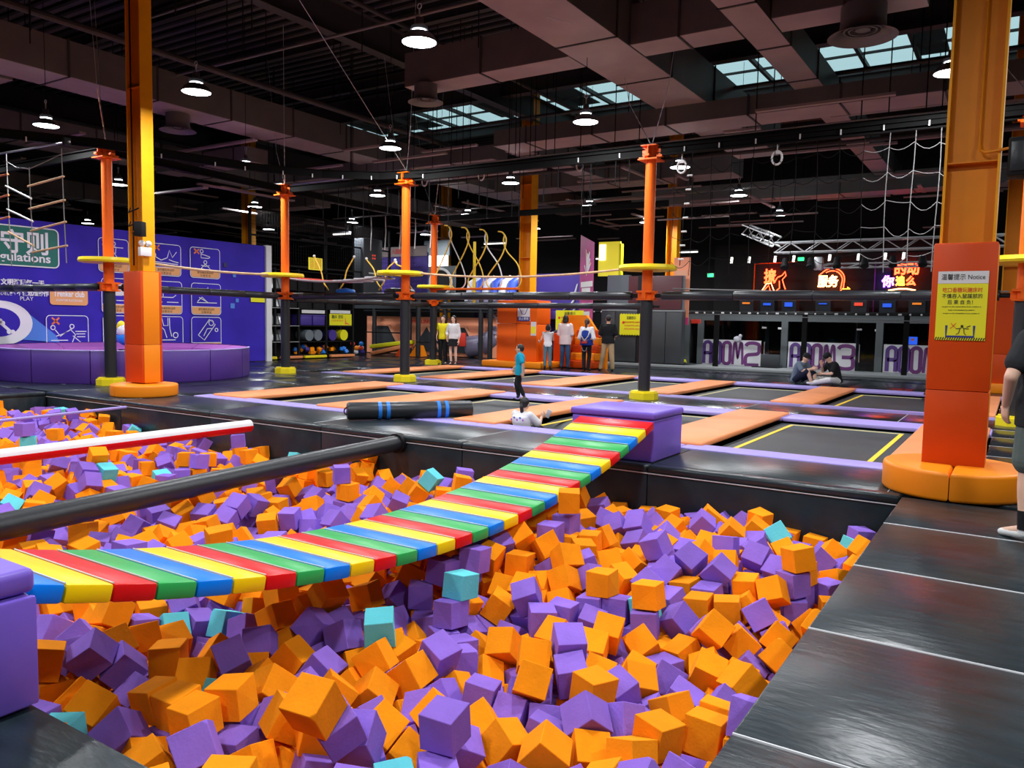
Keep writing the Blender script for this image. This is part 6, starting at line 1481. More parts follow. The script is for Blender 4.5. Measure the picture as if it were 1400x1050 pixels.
# two sitting on the strip
sit = dict(pel=(0, 0, .12), wai=(0, .02, .27), che=(0, .10, .46), nec=(0, .20, .60), hed=(0, .27, .72), shR=(.165, .16, .56), shL=(-.165, .16, .56), hiR=(.09, .02, .12), hiL=(-.09, .02, .12))
ps = person('person in a grey-blue top and dark cap sitting cross-legged on the left, holding something small', (-4.92, 21.55, 0), face(1, -.35), 1.66,
       J=dict(sit, elR=(.22, .30, .38), wrR=(.10, .50, .44), elL=(-.22, .30, .38), wrL=(-.06, .48, .42), knR=(.14, .42, .38), anR=(.10, .52, .06), toR=(.12, .66, .04), knL=(-.26, .38, .30), anL=(-.08, .50, .06), toL=(-.02, .62, .04)),
       skin='skin_light', top='cloth_greyblue', bottom='cloth_navy', shoes='shoe_white', cap='cloth_black', sleeve=.8, leg=.45, head_dir=(.2, 1, -.55), hands=((-.3, 1, .2), (.3, 1, .2)), curl=1.0, loose=.03)
person('person in a black T-shirt, black cap and white trousers sitting with head bowed', (-3.95, 21.75, 0), face(-.9, -.75), 1.72,
       J=dict(sit, elR=(.24, .26, .34), wrR=(.06, .40, .52), elL=(-.24, .28, .32), wrL=(-.02, .44, .30), knR=(.30, .42, .14), anR=(.02, .52, .09), toR=(-.10, .58, .06), knL=(-.34, .40, .16), anL=(-.20, .72, .09), toL=(-.18, .86, .08)),
       skin='skin_light', top='cloth_black', bottom='cloth_white', shoes='shoe_white', cap='cloth_black', sleeve=.7, leg=1.0, head_dir=(0, 1, -.85), hands=((-.2, .3, .8), (.9, .3, 0)), curl=.9, loose=.025)
# the big cropped figure at the right picture edge
person('person in a black T-shirt and dark shorts cropped by the right picture edge', (.205, 6.72, 0), face(-.55, 1), 1.78,
       J=dict(elL=(-.30, -.06, 1.13), wrL=(-.235, .10, .93), anL=(-.12, -.02, .085), toL=(-.16, .15, .03), knL=(-.11, .01, .49)), skin='skin_light', top='cloth_charcoal', bottom='cloth_grey', shoes='shoe_white', sock='cloth_sock', sleeve=.62, leg=.42,
       loose=.04, vox=.0085, slim=1.12, hem=.08, fine=True, hands=((0, .2, -1), (.15, .3, -1)), palm=((-1, 0, 0), (1, .2, 0)))
obj('dropped_sandal', MB().tube([(-1.62+.10*math.cos(a), 19.55, .06+.07*math.sin(a)) for a in [PI*i/8 for i in range(9)]], .022, 6).box(-1.76, -1.48, 19.48, 19.62, -.06, -.03), 'shoe_black', label='black sandal lying on the far trampoline beside the right column', cat='shoe')

# ================================================================ FOAM CUBES (resting poses, settled beforehand)
# six whole numbers a cube: -x, y, -z in 2 mm steps, then the quaternion x, y, z in hundredths; largest in the picture first
POSES = [
1185,1112,49,-65,-25,70,1052,1384,170,8,-5,74,870,1531,244,-25,26,-49,2036,1122,158,43,-43,-79,1599,1230,195,16,-74,11,1501,1058,217,-57,2,-46,574,1783,220,-3,-6,-100,
1602,1128,207,-4,66,75,664,1704,218,73,-9,66,844,1684,222,36,22,85,991,1545,268,-77,28,9,1759,1037,259,2,-91,31,1179,1170,119,-19,49,56,1875,1034,224,-38,-26,-41,
2093,1028,155,-68,27,67,1183,1243,179,-67,7,-67,1371,1651,235,-90,-4,44,1046,1757,209,60,-4,-69,884,1802,206,5,1,98,1354,1749,210,-73,-64,11,1986,1318,227,3,-3,-94,
2005,1192,210,36,-4,-24,1818,1402,213,51,-76,-40,689,1608,236,-80,3,-21,594,2143,247,-57,-55,6,1683,1701,219,-14,52,-4,1406,1534,257,-90,-16,-34,1692,1145,212,-73,-5,68,
1537,2104,141,71,-8,-70,1005,2448,181,-54,-51,49,1509,1655,229,-21,-75,-49,802,1626,276,25,-5,87,716,2208,271,52,-23,-62,1541,2054,222,67,-74,7,1566,1733,174,-24,-69,59,
1316,2033,272,-32,55,-21,628,2914,144,36,93,2,1025,1925,159,34,-92,-18,2343,1360,187,-28,12,62,763,2400,231,-41,-21,84,1414,1244,202,-49,45,-72,1850,1801,147,6,90,-8,
1798,1694,211,-15,-82,-52,980,1860,211,-53,38,-24,1571,988,252,-95,17,0,1202,2497,192,73,-2,-69,1605,1358,225,39,9,-60,1723,1537,240,-13,-74,-59,1788,1148,223,3,61,5,
1526,1181,286,7,1,-62,1174,1705,267,6,-76,-63,1946,1671,213,18,63,-72,1875,1325,257,-41,-84,-17,921,2514,276,15,92,20,1921,2055,243,-9,98,-3,1872,1543,237,89,27,18,
1375,2265,202,66,-51,53,1251,1389,243,19,36,9,684,2796,232,-86,-12,-17,1109,1870,199,-23,-26,-43,788,1769,250,51,-22,2,472,1792,158,-58,-57,-40,713,1930,270,-72,-3,-31,
1628,1560,256,45,3,-88,1066,1456,264,-20,26,-29,858,1902,243,-52,83,18,1001,2841,187,80,27,45,1481,2255,253,-14,86,11,1628,2313,83,-6,-1,-67,961,2301,293,30,40,86,
881,2806,198,-41,-12,90,681,2631,248,3,-87,20,2442,1226,227,95,1,10,1358,2500,219,-23,-25,0,862,2041,276,80,-33,40,1081,1713,298,9,-92,39,1185,2948,194,-62,-9,-17,
1768,2174,245,-65,34,61,1077,815,51,3,6,-97,1709,2226,160,45,-52,-51,1057,2242,246,16,-84,52,1390,1117,257,-31,-75,-46,695,2461,282,-62,-45,-13,2147,1336,223,8,94,-7,
1186,1411,300,31,-78,51,1390,2574,164,-58,50,11,3403,1840,113,64,6,76,559,2434,290,12,-42,86,847,2369,316,6,54,80,1283,2212,243,90,-44,-2,640,2906,234,-59,-36,-64,
1556,2505,194,-48,-55,-42,826,3094,235,-34,-19,-65,1331,1954,342,-84,-35,37,1525,2834,28,-36,-60,-37,1089,1587,273,-10,-87,37,790,2629,254,13,-70,-70,1061,2149,264,-9,24,-96,
1034,1336,267,26,-64,-67,2086,1026,245,-55,53,49,2252,1604,283,-10,13,-9,2036,1767,182,31,38,53,1506,2623,153,8,-30,-31,1306,1241,192,89,44,-12,1897,2180,287,51,22,72,
2146,1638,266,8,56,-83,2137,1429,253,-14,22,-76,1551,2731,118,5,-100,-1,3259,2342,109,59,35,63,2893,2566,214,-97,-22,-1,1624,2623,137,-25,81,-33,1003,2417,269,7,-73,12,
820,2162,307,-77,34,-42,1375,1879,286,-6,3,48,1529,1770,261,-3,-99,-9,1837,931,244,1,-5,86,597,2546,278,6,33,71,1636,2419,155,46,68,-46,1289,1210,278,95,-26,-1,
2435,1548,268,15,71,68,2343,1614,231,-36,82,-30,1075,2784,228,-86,19,19,888,2628,265,4,-4,-70,2119,1232,195,-24,62,68,1895,1170,258,60,-34,-65,1258,1564,276,32,-78,-18,
2699,1373,252,-29,-67,-65,2044,1631,261,-67,68,-30,3687,1823,211,-8,-28,5,1181,3490,252,-50,-36,-21,3099,2424,154,27,-60,-13,3340,1819,191,-41,-61,62,739,2065,305,-53,-4,85,
4138,2296,151,-21,75,58,1349,3138,193,30,-15,5,1208,2668,237,11,84,-13,1144,2504,279,-69,-8,-72,1469,1448,241,87,-34,-3,1285,1676,294,-33,75,55,787,2828,250,-67,-7,-1,
2543,1903,105,72,-14,-15,1272,2334,266,66,75,-5,2939,3000,166,-72,0,-70,3343,2960,187,-75,61,11,2607,3284,127,23,64,-60,2274,1219,207,34,41,0,2943,2474,232,-19,64,35,
2303,1747,214,-73,30,-48,578,1876,227,75,-65,6,941,1645,278,56,-30,55,3518,2045,201,-87,2,43,4292,2205,173,-46,16,17,2976,2991,76,-23,-67,66,1902,2261,247,52,-11,-65,
3330,2054,216,-86,-2,21,611,1475,219,67,44,-27,3088,2349,200,-75,57,33,3110,2536,172,-15,18,4,573,1622,260,-12,31,66,1082,1250,266,-48,-26,34,1022,3410,254,59,68,40,
4045,2390,224,-47,54,52,4280,2422,48,-66,-30,-43,2559,1421,244,-72,-23,-12,1981,1055,246,15,-85,-24,3176,2297,188,72,-43,45,1552,2866,117,52,49,-51,853,3534,275,60,-64,-14,
5334,2545,0,50,-48,55,1189,2148,253,-31,-30,-74,961,3137,227,-3,9,100,1406,1219,295,-27,76,-9,3183,2110,197,32,-92,-8,629,2889,323,13,-72,13,3709,2783,140,14,66,-25,
695,1493,251,-34,-57,-64,1158,1498,232,77,13,51,1448,3122,207,47,27,80,2127,1749,246,-20,-77,0,1694,2111,321,64,-36,-29,991,3748,269,-83,-55,2,1666,2528,149,3,-74,60,
2590,2565,193,65,21,65,4206,2423,127,57,59,38,4923,2541,182,53,11,-47,3367,2275,148,-6,-98,-9,1181,2374,294,13,12,10,3284,2272,190,84,4,-16,3352,2182,192,13,74,-5,
2269,1514,274,70,63,14,1542,2386,249,30,65,29,3331,1627,173,-16,-6,-7,2013,2174,252,-4,-39,91,4248,3043,152,-72,10,69,1321,3058,243,-58,15,-78,620,3494,315,-83,33,-37,
983,1737,297,24,65,43,871,2268,338,36,-61,40,3044,2857,233,19,55,54,1002,2652,281,15,97,15,1806,1799,247,-63,24,23,1296,2770,230,76,-52,38,1439,2968,211,65,-17,23,
629,3312,296,30,-31,-46,1954,1456,259,22,-83,-23,3568,3310,178,-2,70,-8,979,3642,290,45,9,-89,1506,1300,254,-51,16,-78,1943,929,245,7,-71,2,1447,1978,301,64,-15,-11,
892,2723,264,51,44,51,4231,2327,112,84,0,53,964,1983,263,30,-10,73,3762,1716,218,65,-18,-62,3303,1505,158,42,47,-57,4113,2273,240,61,-60,-13,2634,3050,209,48,25,-83,
3300,3445,199,36,51,-71,3444,2956,177,-71,70,0,3577,3840,151,36,58,39,1400,3618,270,46,-59,40,3266,3176,160,3,70,-3,5328,2562,90,20,65,-21,1328,2433,278,-55,17,-65,
1257,2867,258,92,-8,-31,617,2060,286,-86,8,31,2317,1434,257,-1,69,-13,1442,2867,201,-69,-10,8,898,1418,287,-84,-28,42,4144,2044,218,10,-46,70,1521,2123,312,62,-74,-7,
727,3055,259,-34,-24,-76,4262,2086,194,59,-71,40,5048,2435,160,49,49,-49,3469,2200,190,64,38,39,982,2753,272,11,99,2,2653,3240,195,20,-42,22,1594,3091,197,27,63,72,
3004,2187,193,51,55,-29,643,2366,320,58,27,-22,4739,3418,134,-10,-25,-96,4567,3023,204,-3,-82,46,4914,2379,204,-9,-25,-12,1667,1035,299,-18,-95,12,3734,2894,199,-72,-18,-64,
1664,2000,337,67,-49,56,1916,1785,209,-94,3,33,4269,1953,238,-54,-1,50,5907,3028,141,19,-70,19,4112,3313,145,-6,-1,99,4166,2760,226,38,59,-40,2466,2692,177,-25,-37,-66,
1670,3416,229,-42,-67,41,1736,2914,175,-31,22,85,1539,1580,295,44,82,21,2816,1912,185,-45,10,-88,4664,2958,235,56,-83,5,2820,2627,265,-15,-6,22,4220,2271,215,-2,85,3,
5562,3272,150,-5,0,-58,4390,3050,158,-66,-26,-68,1062,1093,196,66,-42,52,4393,3449,87,-69,24,63,1303,1765,314,25,-49,78,3028,1989,211,-24,-83,-49,560,3837,315,27,68,-30,
3872,3184,156,31,16,82,1340,1446,278,0,93,-3,5372,3240,183,-19,21,59,3179,1791,215,-39,68,-58,1285,3401,267,87,-17,-16,566,1711,297,46,6,4,1578,2178,246,-47,-28,59,
2953,3356,207,62,-6,56,1665,2313,171,-6,-2,-73,2859,3098,211,18,45,28,3079,2645,204,-68,-5,-72,1450,2371,226,89,1,2,1613,1700,285,44,-75,-45,3855,2476,222,43,63,-62,
1420,2764,203,23,-65,-67,4160,2647,232,73,33,60,3795,3112,199,-5,71,-69,3943,2414,262,-27,-96,-7,3435,1786,234,-42,-88,0,2753,1726,134,73,25,-23,2675,2892,200,12,87,-47,
2809,3346,197,38,81,32,759,2731,281,-9,94,-4,2901,2821,255,76,53,1,5603,2578,180,49,81,-2,1229,2469,281,-2,-4,-65,6747,3464,106,74,-12,-26,923,2160,312,7,-95,-18,
1881,1650,274,41,39,-27,1300,2591,229,-10,46,-13,6682,3569,99,-2,11,-79,1758,2027,305,78,-21,-40,552,3074,317,-69,19,67,758,3840,381,-4,-66,-3,4271,2939,234,-70,19,-22,
3957,1914,236,-20,-98,2,5007,2314,231,-53,-43,-72,1655,2441,248,-13,64,52,2223,1836,232,70,-19,-65,1188,3597,250,78,-54,-19,1772,3371,170,61,57,-27,1019,3005,227,4,-84,-30,
3153,2981,225,-6,-89,45,3792,3247,196,68,24,-62,1442,2086,341,-21,-85,-47,3270,3650,237,17,89,-8,1926,2328,187,46,77,-34,2635,1595,101,47,48,-52,5044,3256,209,-17,-38,-63,
3771,3403,195,42,55,-39,2961,2094,214,58,-19,29,5114,2307,163,-42,53,43,1234,3173,233,-32,53,76,3717,2132,215,69,43,52,3816,3848,231,-1,-76,6,1824,1477,284,-34,14,87,
2319,1719,300,-42,44,-77,3109,1700,206,-39,-53,50,1386,2301,285,62,60,-33,1372,2689,220,-31,-75,52,4305,3150,163,-17,-71,-12,4364,1999,228,74,39,9,2876,2271,249,7,45,77,
2712,2757,230,87,-11,28,1451,2491,257,2,89,-44,4251,2599,214,-49,-54,-42,3935,1807,236,-55,49,-46,5208,2835,194,60,-52,-3,1075,1825,270,-49,-43,75,3722,2540,197,-79,18,11,
5610,2849,198,27,17,54,1702,1400,255,28,15,-94,1701,1929,282,16,29,-90,4226,2509,213,15,0,-99,2735,1268,233,8,51,-78,1092,3837,323,-46,-3,53,4046,1962,222,56,30,-66,
902,2953,229,19,65,34,2478,3407,125,61,24,-71,6931,3338,143,30,-22,38,4649,3852,246,71,70,5,4272,3841,255,-14,-16,-69,3231,3549,270,-43,-79,16,482,2612,248,-34,-52,24,
3666,2971,232,89,33,-16,5742,3523,212,-15,-17,72,1102,2675,247,81,25,46,552,2807,332,58,70,16,5155,2717,182,38,-24,-83,5274,3134,240,72,5,69,6926,3842,157,-77,21,30,
2375,3242,129,92,-38,-4,1053,3177,248,-33,38,63,3716,2354,229,14,-79,54,1552,3208,221,-34,13,24,3404,1901,220,7,-59,-75,4140,2387,209,0,80,-2,5048,3071,261,-38,16,64,
4377,2118,197,47,-48,33,4250,3037,241,-14,-68,71,3229,1903,238,-35,35,86,883,3854,367,70,3,-5,6188,2816,158,-45,-80,-3,4274,3333,211,-78,-18,43,2929,2698,266,29,11,53,
1395,3487,292,56,57,1,3790,3005,197,-59,-59,-18,3081,2148,230,75,-25,-50,3709,2773,229,19,64,-29,2041,1487,312,-28,18,61,2145,1119,200,29,-29,-50,1540,2013,308,-68,-30,33,
3263,3025,237,-55,13,-80,6665,3831,173,25,70,66,562,3647,325,31,-54,-54,859,3232,253,-43,-17,-86,5470,3580,244,-93,20,29,5190,2389,167,-51,-47,-57,636,3008,232,2,-2,-15,
1467,2601,234,-36,29,-63,3337,2731,204,-14,-59,-24,3463,2670,218,-95,0,-30,4374,3260,196,83,3,55,5182,3147,247,-56,46,-50,794,1969,324,37,-59,65,816,2453,280,-89,9,32,
6595,3571,189,2,54,-84,4570,2204,213,-76,21,-57,3156,2555,261,24,-60,76,750,2318,319,-77,56,-3,4289,2815,231,47,54,-61,1396,2200,329,66,-69,17,4738,3238,192,74,7,65,
3574,3824,242,-19,-12,-41,3047,2968,256,-3,-54,-83,666,2723,329,-23,11,-97,2606,3423,199,-92,6,-2,4229,2151,277,68,-16,-71,3859,2726,227,-46,-23,86,6813,3411,200,-83,-53,2,
5222,2661,224,-47,-7,-68,1746,3085,194,35,58,73,2569,2740,212,-74,16,14,1264,2023,388,-11,-38,-5,2436,1362,251,77,56,-29,6361,3689,210,-53,-50,-68,5606,3823,230,-13,-62,-32,
3352,3563,222,64,-13,25,2975,3461,213,85,14,-45,3560,3280,263,-49,57,41,1880,2534,177,72,1,-1,1591,1457,273,-56,-30,-10,4639,2121,247,59,-36,-63,1140,1866,322,13,76,42,
477,1750,238,-9,13,75,3142,1522,177,57,45,-56,2800,2006,201,4,-73,-8,795,3441,321,30,-46,-83,3448,3319,203,58,-43,17,4796,2583,213,19,-39,-73,6444,3348,192,42,4,80,
1698,1281,249,70,-65,25,2515,2144,176,-57,35,60,926,3439,302,-73,-17,65,3560,2149,248,-40,-2,89,5839,3138,216,-85,38,-13,4766,2993,237,67,6,-72,1933,3352,167,-30,-44,-77,
4735,2087,176,-5,12,-98,541,3186,318,4,79,54,2080,2273,253,-23,68,23,2151,2197,277,-66,-3,-63,6612,3677,188,-52,-44,-47,7513,3701,157,44,-53,57,1768,3843,350,81,-2,3,
1888,3183,197,35,-62,-16,2150,1582,341,64,11,74,3022,2564,235,-55,-41,-18,6243,3480,190,27,86,41,3214,2677,195,-53,-37,-68,1572,3335,242,2,-82,49,5629,3580,252,47,-9,-82,
1106,3080,256,13,10,-73,1507,2207,337,-21,-77,-59,927,2405,351,24,97,-2,3732,1924,255,68,62,31,6447,3541,216,86,14,0,3382,2563,229,29,67,-17,1710,1145,303,74,-1,4,
5880,3245,224,23,-47,-83,2634,1371,318,44,78,18,3012,3760,234,53,42,-72,2953,2992,255,-45,-53,53,1340,3833,340,-31,95,2,5565,3640,209,32,88,32,6348,3241,178,65,-69,-32,
3337,2887,268,15,-72,3,5547,3735,260,82,8,40,4412,2232,183,-99,-9,13,2084,1131,264,4,-41,9,474,1581,238,13,16,-71,1602,1261,282,7,-74,1,3133,2020,227,-75,-64,9,
3547,2982,217,-51,-19,84,4146,3190,240,83,39,39,4356,3436,173,23,97,1,1259,2978,276,-68,16,-70,5292,2569,177,69,-11,-7,4518,2676,209,50,52,-64,3563,1664,227,-23,50,67,
1344,1581,333,-37,-14,66,1299,815,148,-23,-97,-6,3715,3509,203,93,31,7,3157,3159,218,29,-17,-9,1205,3854,333,-27,28,-64,6748,3093,172,3,-51,66,2077,1948,252,74,3,-68,
486,3394,259,-71,38,-58,3122,1866,238,92,-32,-20,1100,2297,329,-48,-75,-46,1601,3846,345,57,-46,-46,7111,3357,158,-86,34,38,5853,2935,208,-81,-30,-51,2902,3219,235,40,-29,-27,
2418,1687,280,15,-98,-5,1859,1996,325,-52,43,-50,4046,1832,247,-27,54,56,2821,3001,238,-27,-83,10,3915,3622,218,-7,3,100,1526,2828,206,10,-70,9,5743,3221,234,6,43,34,
6212,3825,233,14,26,92,4821,3123,225,42,86,-29,5506,2852,222,-44,77,40,4716,3627,270,19,-36,-85,645,3015,321,-38,59,-59,1053,1913,375,17,-11,98,1051,2531,266,-54,-57,49,
2512,3266,206,-61,31,68,4423,3158,158,-32,60,-72,2552,1533,184,-45,59,39,1980,3040,264,-87,41,17,2210,1770,295,-2,59,-35,1415,3270,220,-96,-2,-11,4157,1873,254,36,66,-60,
1167,3217,279,-64,64,-12,6319,3855,232,54,54,45,5796,3046,226,-62,35,61,1632,1873,304,21,14,-41,3043,2446,315,20,-11,82,4537,2785,266,17,-72,61,3898,2008,258,-3,-21,1,
7344,3424,160,-36,56,56,1295,3589,316,33,-27,-32,1834,2345,234,-62,-14,33,5384,3109,218,-86,6,-2,4687,3096,209,86,33,-3,7546,3411,162,7,-35,-40,1819,3750,300,-2,-47,-55,
5251,3323,252,43,14,71,1086,2384,385,-40,24,-73,1733,1625,289,37,-56,69,3445,2015,275,22,-65,71,1502,3654,319,72,-41,18,3159,2442,240,88,14,12,6245,3594,238,-45,74,0,
5476,3840,273,34,-8,-91,2818,3145,275,9,83,-43,2058,2375,338,-78,-7,62,3698,3846,269,62,32,-31,1413,3086,288,-33,-83,14,5373,3309,253,-33,6,61,5071,2703,224,-34,-46,-82,
1614,3538,291,73,-21,-21,1206,3064,238,9,-81,56,1985,3163,230,-9,-26,-96,1051,1955,238,-60,-23,77,1200,1284,267,71,-31,62,2783,2876,247,90,-17,39,550,3364,340,33,42,-3,
3011,2292,263,-21,83,-44,5977,3325,223,2,83,5,2648,1696,144,8,19,-71,6875,3478,155,43,72,11,4860,2299,257,-18,43,-81,4624,2741,217,-4,-47,-7,6133,3381,214,27,1,-76,
6116,2868,191,47,40,-79,1426,2418,302,67,-59,39,4736,2541,266,-75,-22,-36,3998,2529,246,12,-32,3,3826,2855,186,-8,25,83,7066,3236,174,94,24,14,5073,3178,285,-74,-39,53,
6092,2769,220,17,-91,-17,6358,3136,231,5,29,-91,1291,2110,324,33,19,-41,999,2224,376,-46,-1,64,3700,3304,247,-20,98,-6,3980,2708,247,77,-27,32,4140,2939,276,21,-87,-13,
3227,1609,208,-67,63,14,1099,3495,304,65,62,41,5364,3641,277,47,61,-44,7067,3680,131,-70,-71,1,6914,3150,174,-70,45,28,5640,3026,246,20,-65,68,6462,3435,273,-21,36,90,
3350,3010,274,-61,-72,-32,971,3334,304,10,3,-65,666,2131,347,-57,-79,20,1484,1890,290,-72,12,69,3958,2113,252,55,-21,32,2917,1985,214,32,-44,45,7080,3582,139,-51,51,-42,
1797,2258,310,41,-55,73,3063,3215,255,2,-93,-27,7517,3836,167,-9,63,-74,788,1498,305,-15,-42,3,7676,3428,91,54,-51,-48,4868,2481,253,-68,-28,12,4515,3001,279,-32,-76,-55,
4872,3287,207,64,6,-65,617,2626,313,-75,-31,-8,5370,3008,207,41,52,42,717,2545,312,12,35,76,3239,3396,288,-31,36,73,3918,3829,301,-31,78,30,919,3030,282,17,29,-74,
1088,2496,367,-13,-72,-7,2136,2361,247,-8,-57,-70,2080,2474,268,70,29,-45,3123,2789,276,-44,87,-13,5748,2969,224,-19,67,17,5965,2700,222,-39,-21,3,4749,2209,263,36,-29,-77,
6023,3464,273,43,19,88,986,1890,305,-39,42,69,504,2920,314,-12,69,-70,6134,3765,261,-3,-69,71,6057,3856,306,-25,-25,66,4349,2563,204,73,-5,68,998,2458,360,14,69,68,
4337,2226,256,-43,72,-18,1188,1920,374,42,84,-18,4610,2014,198,22,-29,-60,1359,2939,283,-99,14,-1,4286,3231,265,-25,-7,-90,6764,3502,188,52,58,-48,2065,2129,320,-18,-37,89,
5449,3458,266,-3,83,48,2920,2394,318,-54,-81,-16,5206,3572,278,-31,-28,82,1555,2595,266,95,3,30,1696,2583,240,26,59,-50,5385,3781,287,87,-30,-25,5257,3665,281,38,-93,3,
1028,1522,347,10,-45,16,571,2392,389,-4,44,62,2195,2494,274,-35,-12,-87,920,2862,275,-88,-23,24,5696,2776,223,-53,82,-22,5568,2734,244,-30,-28,-90,6841,3318,213,16,90,-5,
1572,2289,314,1,24,42,673,3659,381,7,-67,-46,4478,2353,251,7,-88,6,6708,3603,181,-9,-99,-7,1196,3340,309,-35,-23,86,4386,3845,334,-46,-58,49,3162,3841,293,-27,-73,-46,
2557,1184,244,-21,39,-76,4501,1992,240,-35,82,-35,3124,3662,263,34,-30,24,4064,2412,312,52,-40,-46,6242,3397,251,36,-27,53,4617,3153,269,43,-9,66,5450,2606,196,84,4,-51,
2515,1609,279,15,75,-13,2004,2029,332,-57,-43,-67,5577,3159,230,42,-54,45,6371,2957,162,64,-38,59,3253,3171,249,-54,-45,-55,6800,3212,190,-72,51,40,1115,3607,303,68,-21,43,
3002,3564,241,95,-20,-8,7189,3455,155,-33,-65,48,2994,2806,293,51,-68,-26,3978,3442,258,32,19,-76,4489,3810,345,-61,-34,26,6511,3650,239,-75,-23,-18,6083,3203,250,-23,-41,40,
2167,2397,342,-23,-63,-68,2337,1272,240,-26,5,38,1135,2866,279,-61,39,52,2839,2514,319,24,-35,8,5933,2825,197,-73,-19,-22,875,3624,318,-31,81,-23,762,2465,355,-67,-44,-17,
1984,2543,185,7,18,-3,3728,2264,278,-61,-3,-39,1510,2359,368,-81,-52,-27,5003,2522,253,-2,1,69,6934,3416,193,-65,45,-61,1546,2935,214,-50,-77,-40,1343,3346,312,30,-1,-23,
1858,3392,234,58,-52,50,2705,2073,230,-64,-4,-58,4735,3359,204,-25,-93,27,6714,3278,242,2,40,76,1722,2439,109,-34,61,57,1051,2900,253,-51,-81,-22,3764,2504,268,-13,23,8,
1413,3759,344,2,-5,88,6254,3073,248,-79,11,-57,4320,3115,250,65,23,-66,6171,3499,275,74,-37,-49,3608,2263,251,35,69,-58,5007,2432,249,-52,-50,-51,3113,2382,291,-18,88,-44,
1867,2215,365,30,20,-87,4055,2731,298,-64,31,19,2109,1854,254,-46,49,-55,1110,1980,309,-16,68,43,2769,1617,159,-40,-84,0,1871,2084,332,46,50,-47,3862,2182,243,55,25,79,
638,2243,298,-21,-52,52,4224,2033,269,8,-46,67,4816,3558,272,-79,26,15,628,2499,358,-77,-42,-24,3073,3073,253,19,87,-41,2048,2344,171,-40,72,38,5473,3203,238,99,-11,-3,
857,2923,318,-53,61,3,6458,2910,169,-23,71,-61,4525,2119,270,35,-24,90,3310,3546,322,-39,-24,-12,7049,3484,181,-47,-34,73,4920,2998,326,-8,82,-30,2686,3054,282,-43,37,78,
1753,2433,193,57,61,46,776,2630,342,-4,66,4,4996,2620,244,-2,32,-13,3085,3760,303,15,16,36,2544,1298,284,13,28,95,1257,1468,336,-52,77,-30,2808,2762,284,89,23,24,
4811,2411,256,-91,-28,-31,648,3776,394,-66,-30,-59,7367,3319,203,54,20,-34,3180,2921,288,-40,23,26,4191,3290,288,26,26,51,1519,3033,255,-76,-45,39,5556,3247,238,-1,5,61,
2180,1947,205,-61,-27,-30,5095,2517,254,49,-52,-47,1756,2175,334,-65,34,61,1369,2060,387,47,13,-21,3869,3318,249,44,-73,52,4394,3754,341,57,-44,-48,2791,3562,295,-56,49,25,
1756,856,219,-76,54,-30,564,2280,346,33,60,-55,2733,2538,302,-89,-10,-35,2816,3272,264,3,-72,-51,4600,3834,325,0,-12,-37,6039,2914,206,29,-85,-35,4374,3034,245,-32,64,25,
4021,2949,263,-88,2,-37,1442,1661,289,25,-21,-65,5965,3117,245,-39,85,-23,6960,3712,158,-45,-71,-1,3183,3083,280,-49,81,13,645,3121,317,16,-5,-83,2637,2942,265,11,-74,-32,
5133,2619,263,68,-10,71,3638,3412,213,-19,-45,32,746,2966,329,-89,-45,-4,5430,2807,248,46,12,-24,5391,3530,299,84,-24,-47,4620,3565,301,39,-3,-92,5375,3191,258,70,16,66,
3930,3187,223,-21,-37,67,4356,3434,263,65,-20,71,3037,1517,173,6,71,-20,1158,2972,276,-54,-62,35,2580,1531,273,-2,-5,-90,4743,3836,268,54,-49,-51,3263,2120,258,47,-24,-52,
4449,2570,171,29,80,4,4474,2453,206,72,-30,42,1771,3630,288,83,33,32,2614,1435,174,34,69,-64,3055,3353,282,80,13,-32,2332,1618,359,-66,44,-36,2996,3665,288,8,25,-34,
4167,3391,241,-7,-1,97,783,1859,307,-2,3,56,5479,3038,222,43,90,-5,1369,1340,263,15,-71,11,3153,3480,310,-8,-38,-73,5772,2838,246,76,52,-22,776,2853,336,26,60,70,
5260,3241,298,-28,-49,-71,2078,1269,298,-50,22,3,4277,2603,302,-5,73,0,6881,3752,220,-47,-14,48,1620,2805,208,-6,5,-99,4064,2619,295,-59,43,16,4794,3721,272,67,-2,63,
1979,2419,256,-41,46,-61,7610,3535,196,-14,87,-23,965,3221,319,1,75,-66,5708,3774,265,70,-4,58,970,2550,349,-24,-8,49,1370,1684,344,89,9,-43,3706,2880,296,-5,-69,-11,
1263,1869,375,62,-27,65,4446,3362,271,24,-55,72,6447,3251,225,84,30,-5,708,2773,417,3,99,11,2959,3107,274,86,-17,25,1997,1162,323,-51,46,-46,1415,1769,276,53,20,-82,
5106,2895,209,-55,54,50,2605,3149,285,-22,26,72,1129,2613,306,-12,-85,-39,2238,2132,251,-3,-68,41,3265,2814,272,16,-64,-73,1650,2707,202,-67,-5,7,4137,2097,330,29,-50,77,
3683,3098,254,10,60,34,858,3342,322,-23,-64,-52,3434,2860,277,64,-38,-39,5680,3517,298,4,61,-56,3283,2378,192,-59,77,18,6672,3448,213,27,-55,-73,1955,2951,301,33,11,87,
2735,3220,271,-68,32,-26,4080,3347,230,-58,81,-4,4630,2930,321,-66,-31,38,1947,1384,316,19,-89,-23,5719,3122,269,22,10,78,6189,2722,194,-11,46,-41,6472,3745,233,68,21,-41,
6272,3748,295,-76,45,19,4266,2703,270,39,73,-48,1802,2828,238,60,-7,-46,5639,3291,236,-15,-65,-5,917,3524,371,-48,38,-40,6729,3618,266,46,-44,-60,6145,3109,228,33,66,-27,
7174,3242,187,-61,-76,-22,5088,3581,290,25,-91,13,6573,3546,294,63,-24,-59,4025,3130,280,-12,-48,-80,3529,2783,279,-46,19,-28,5890,3026,229,63,-35,-33,
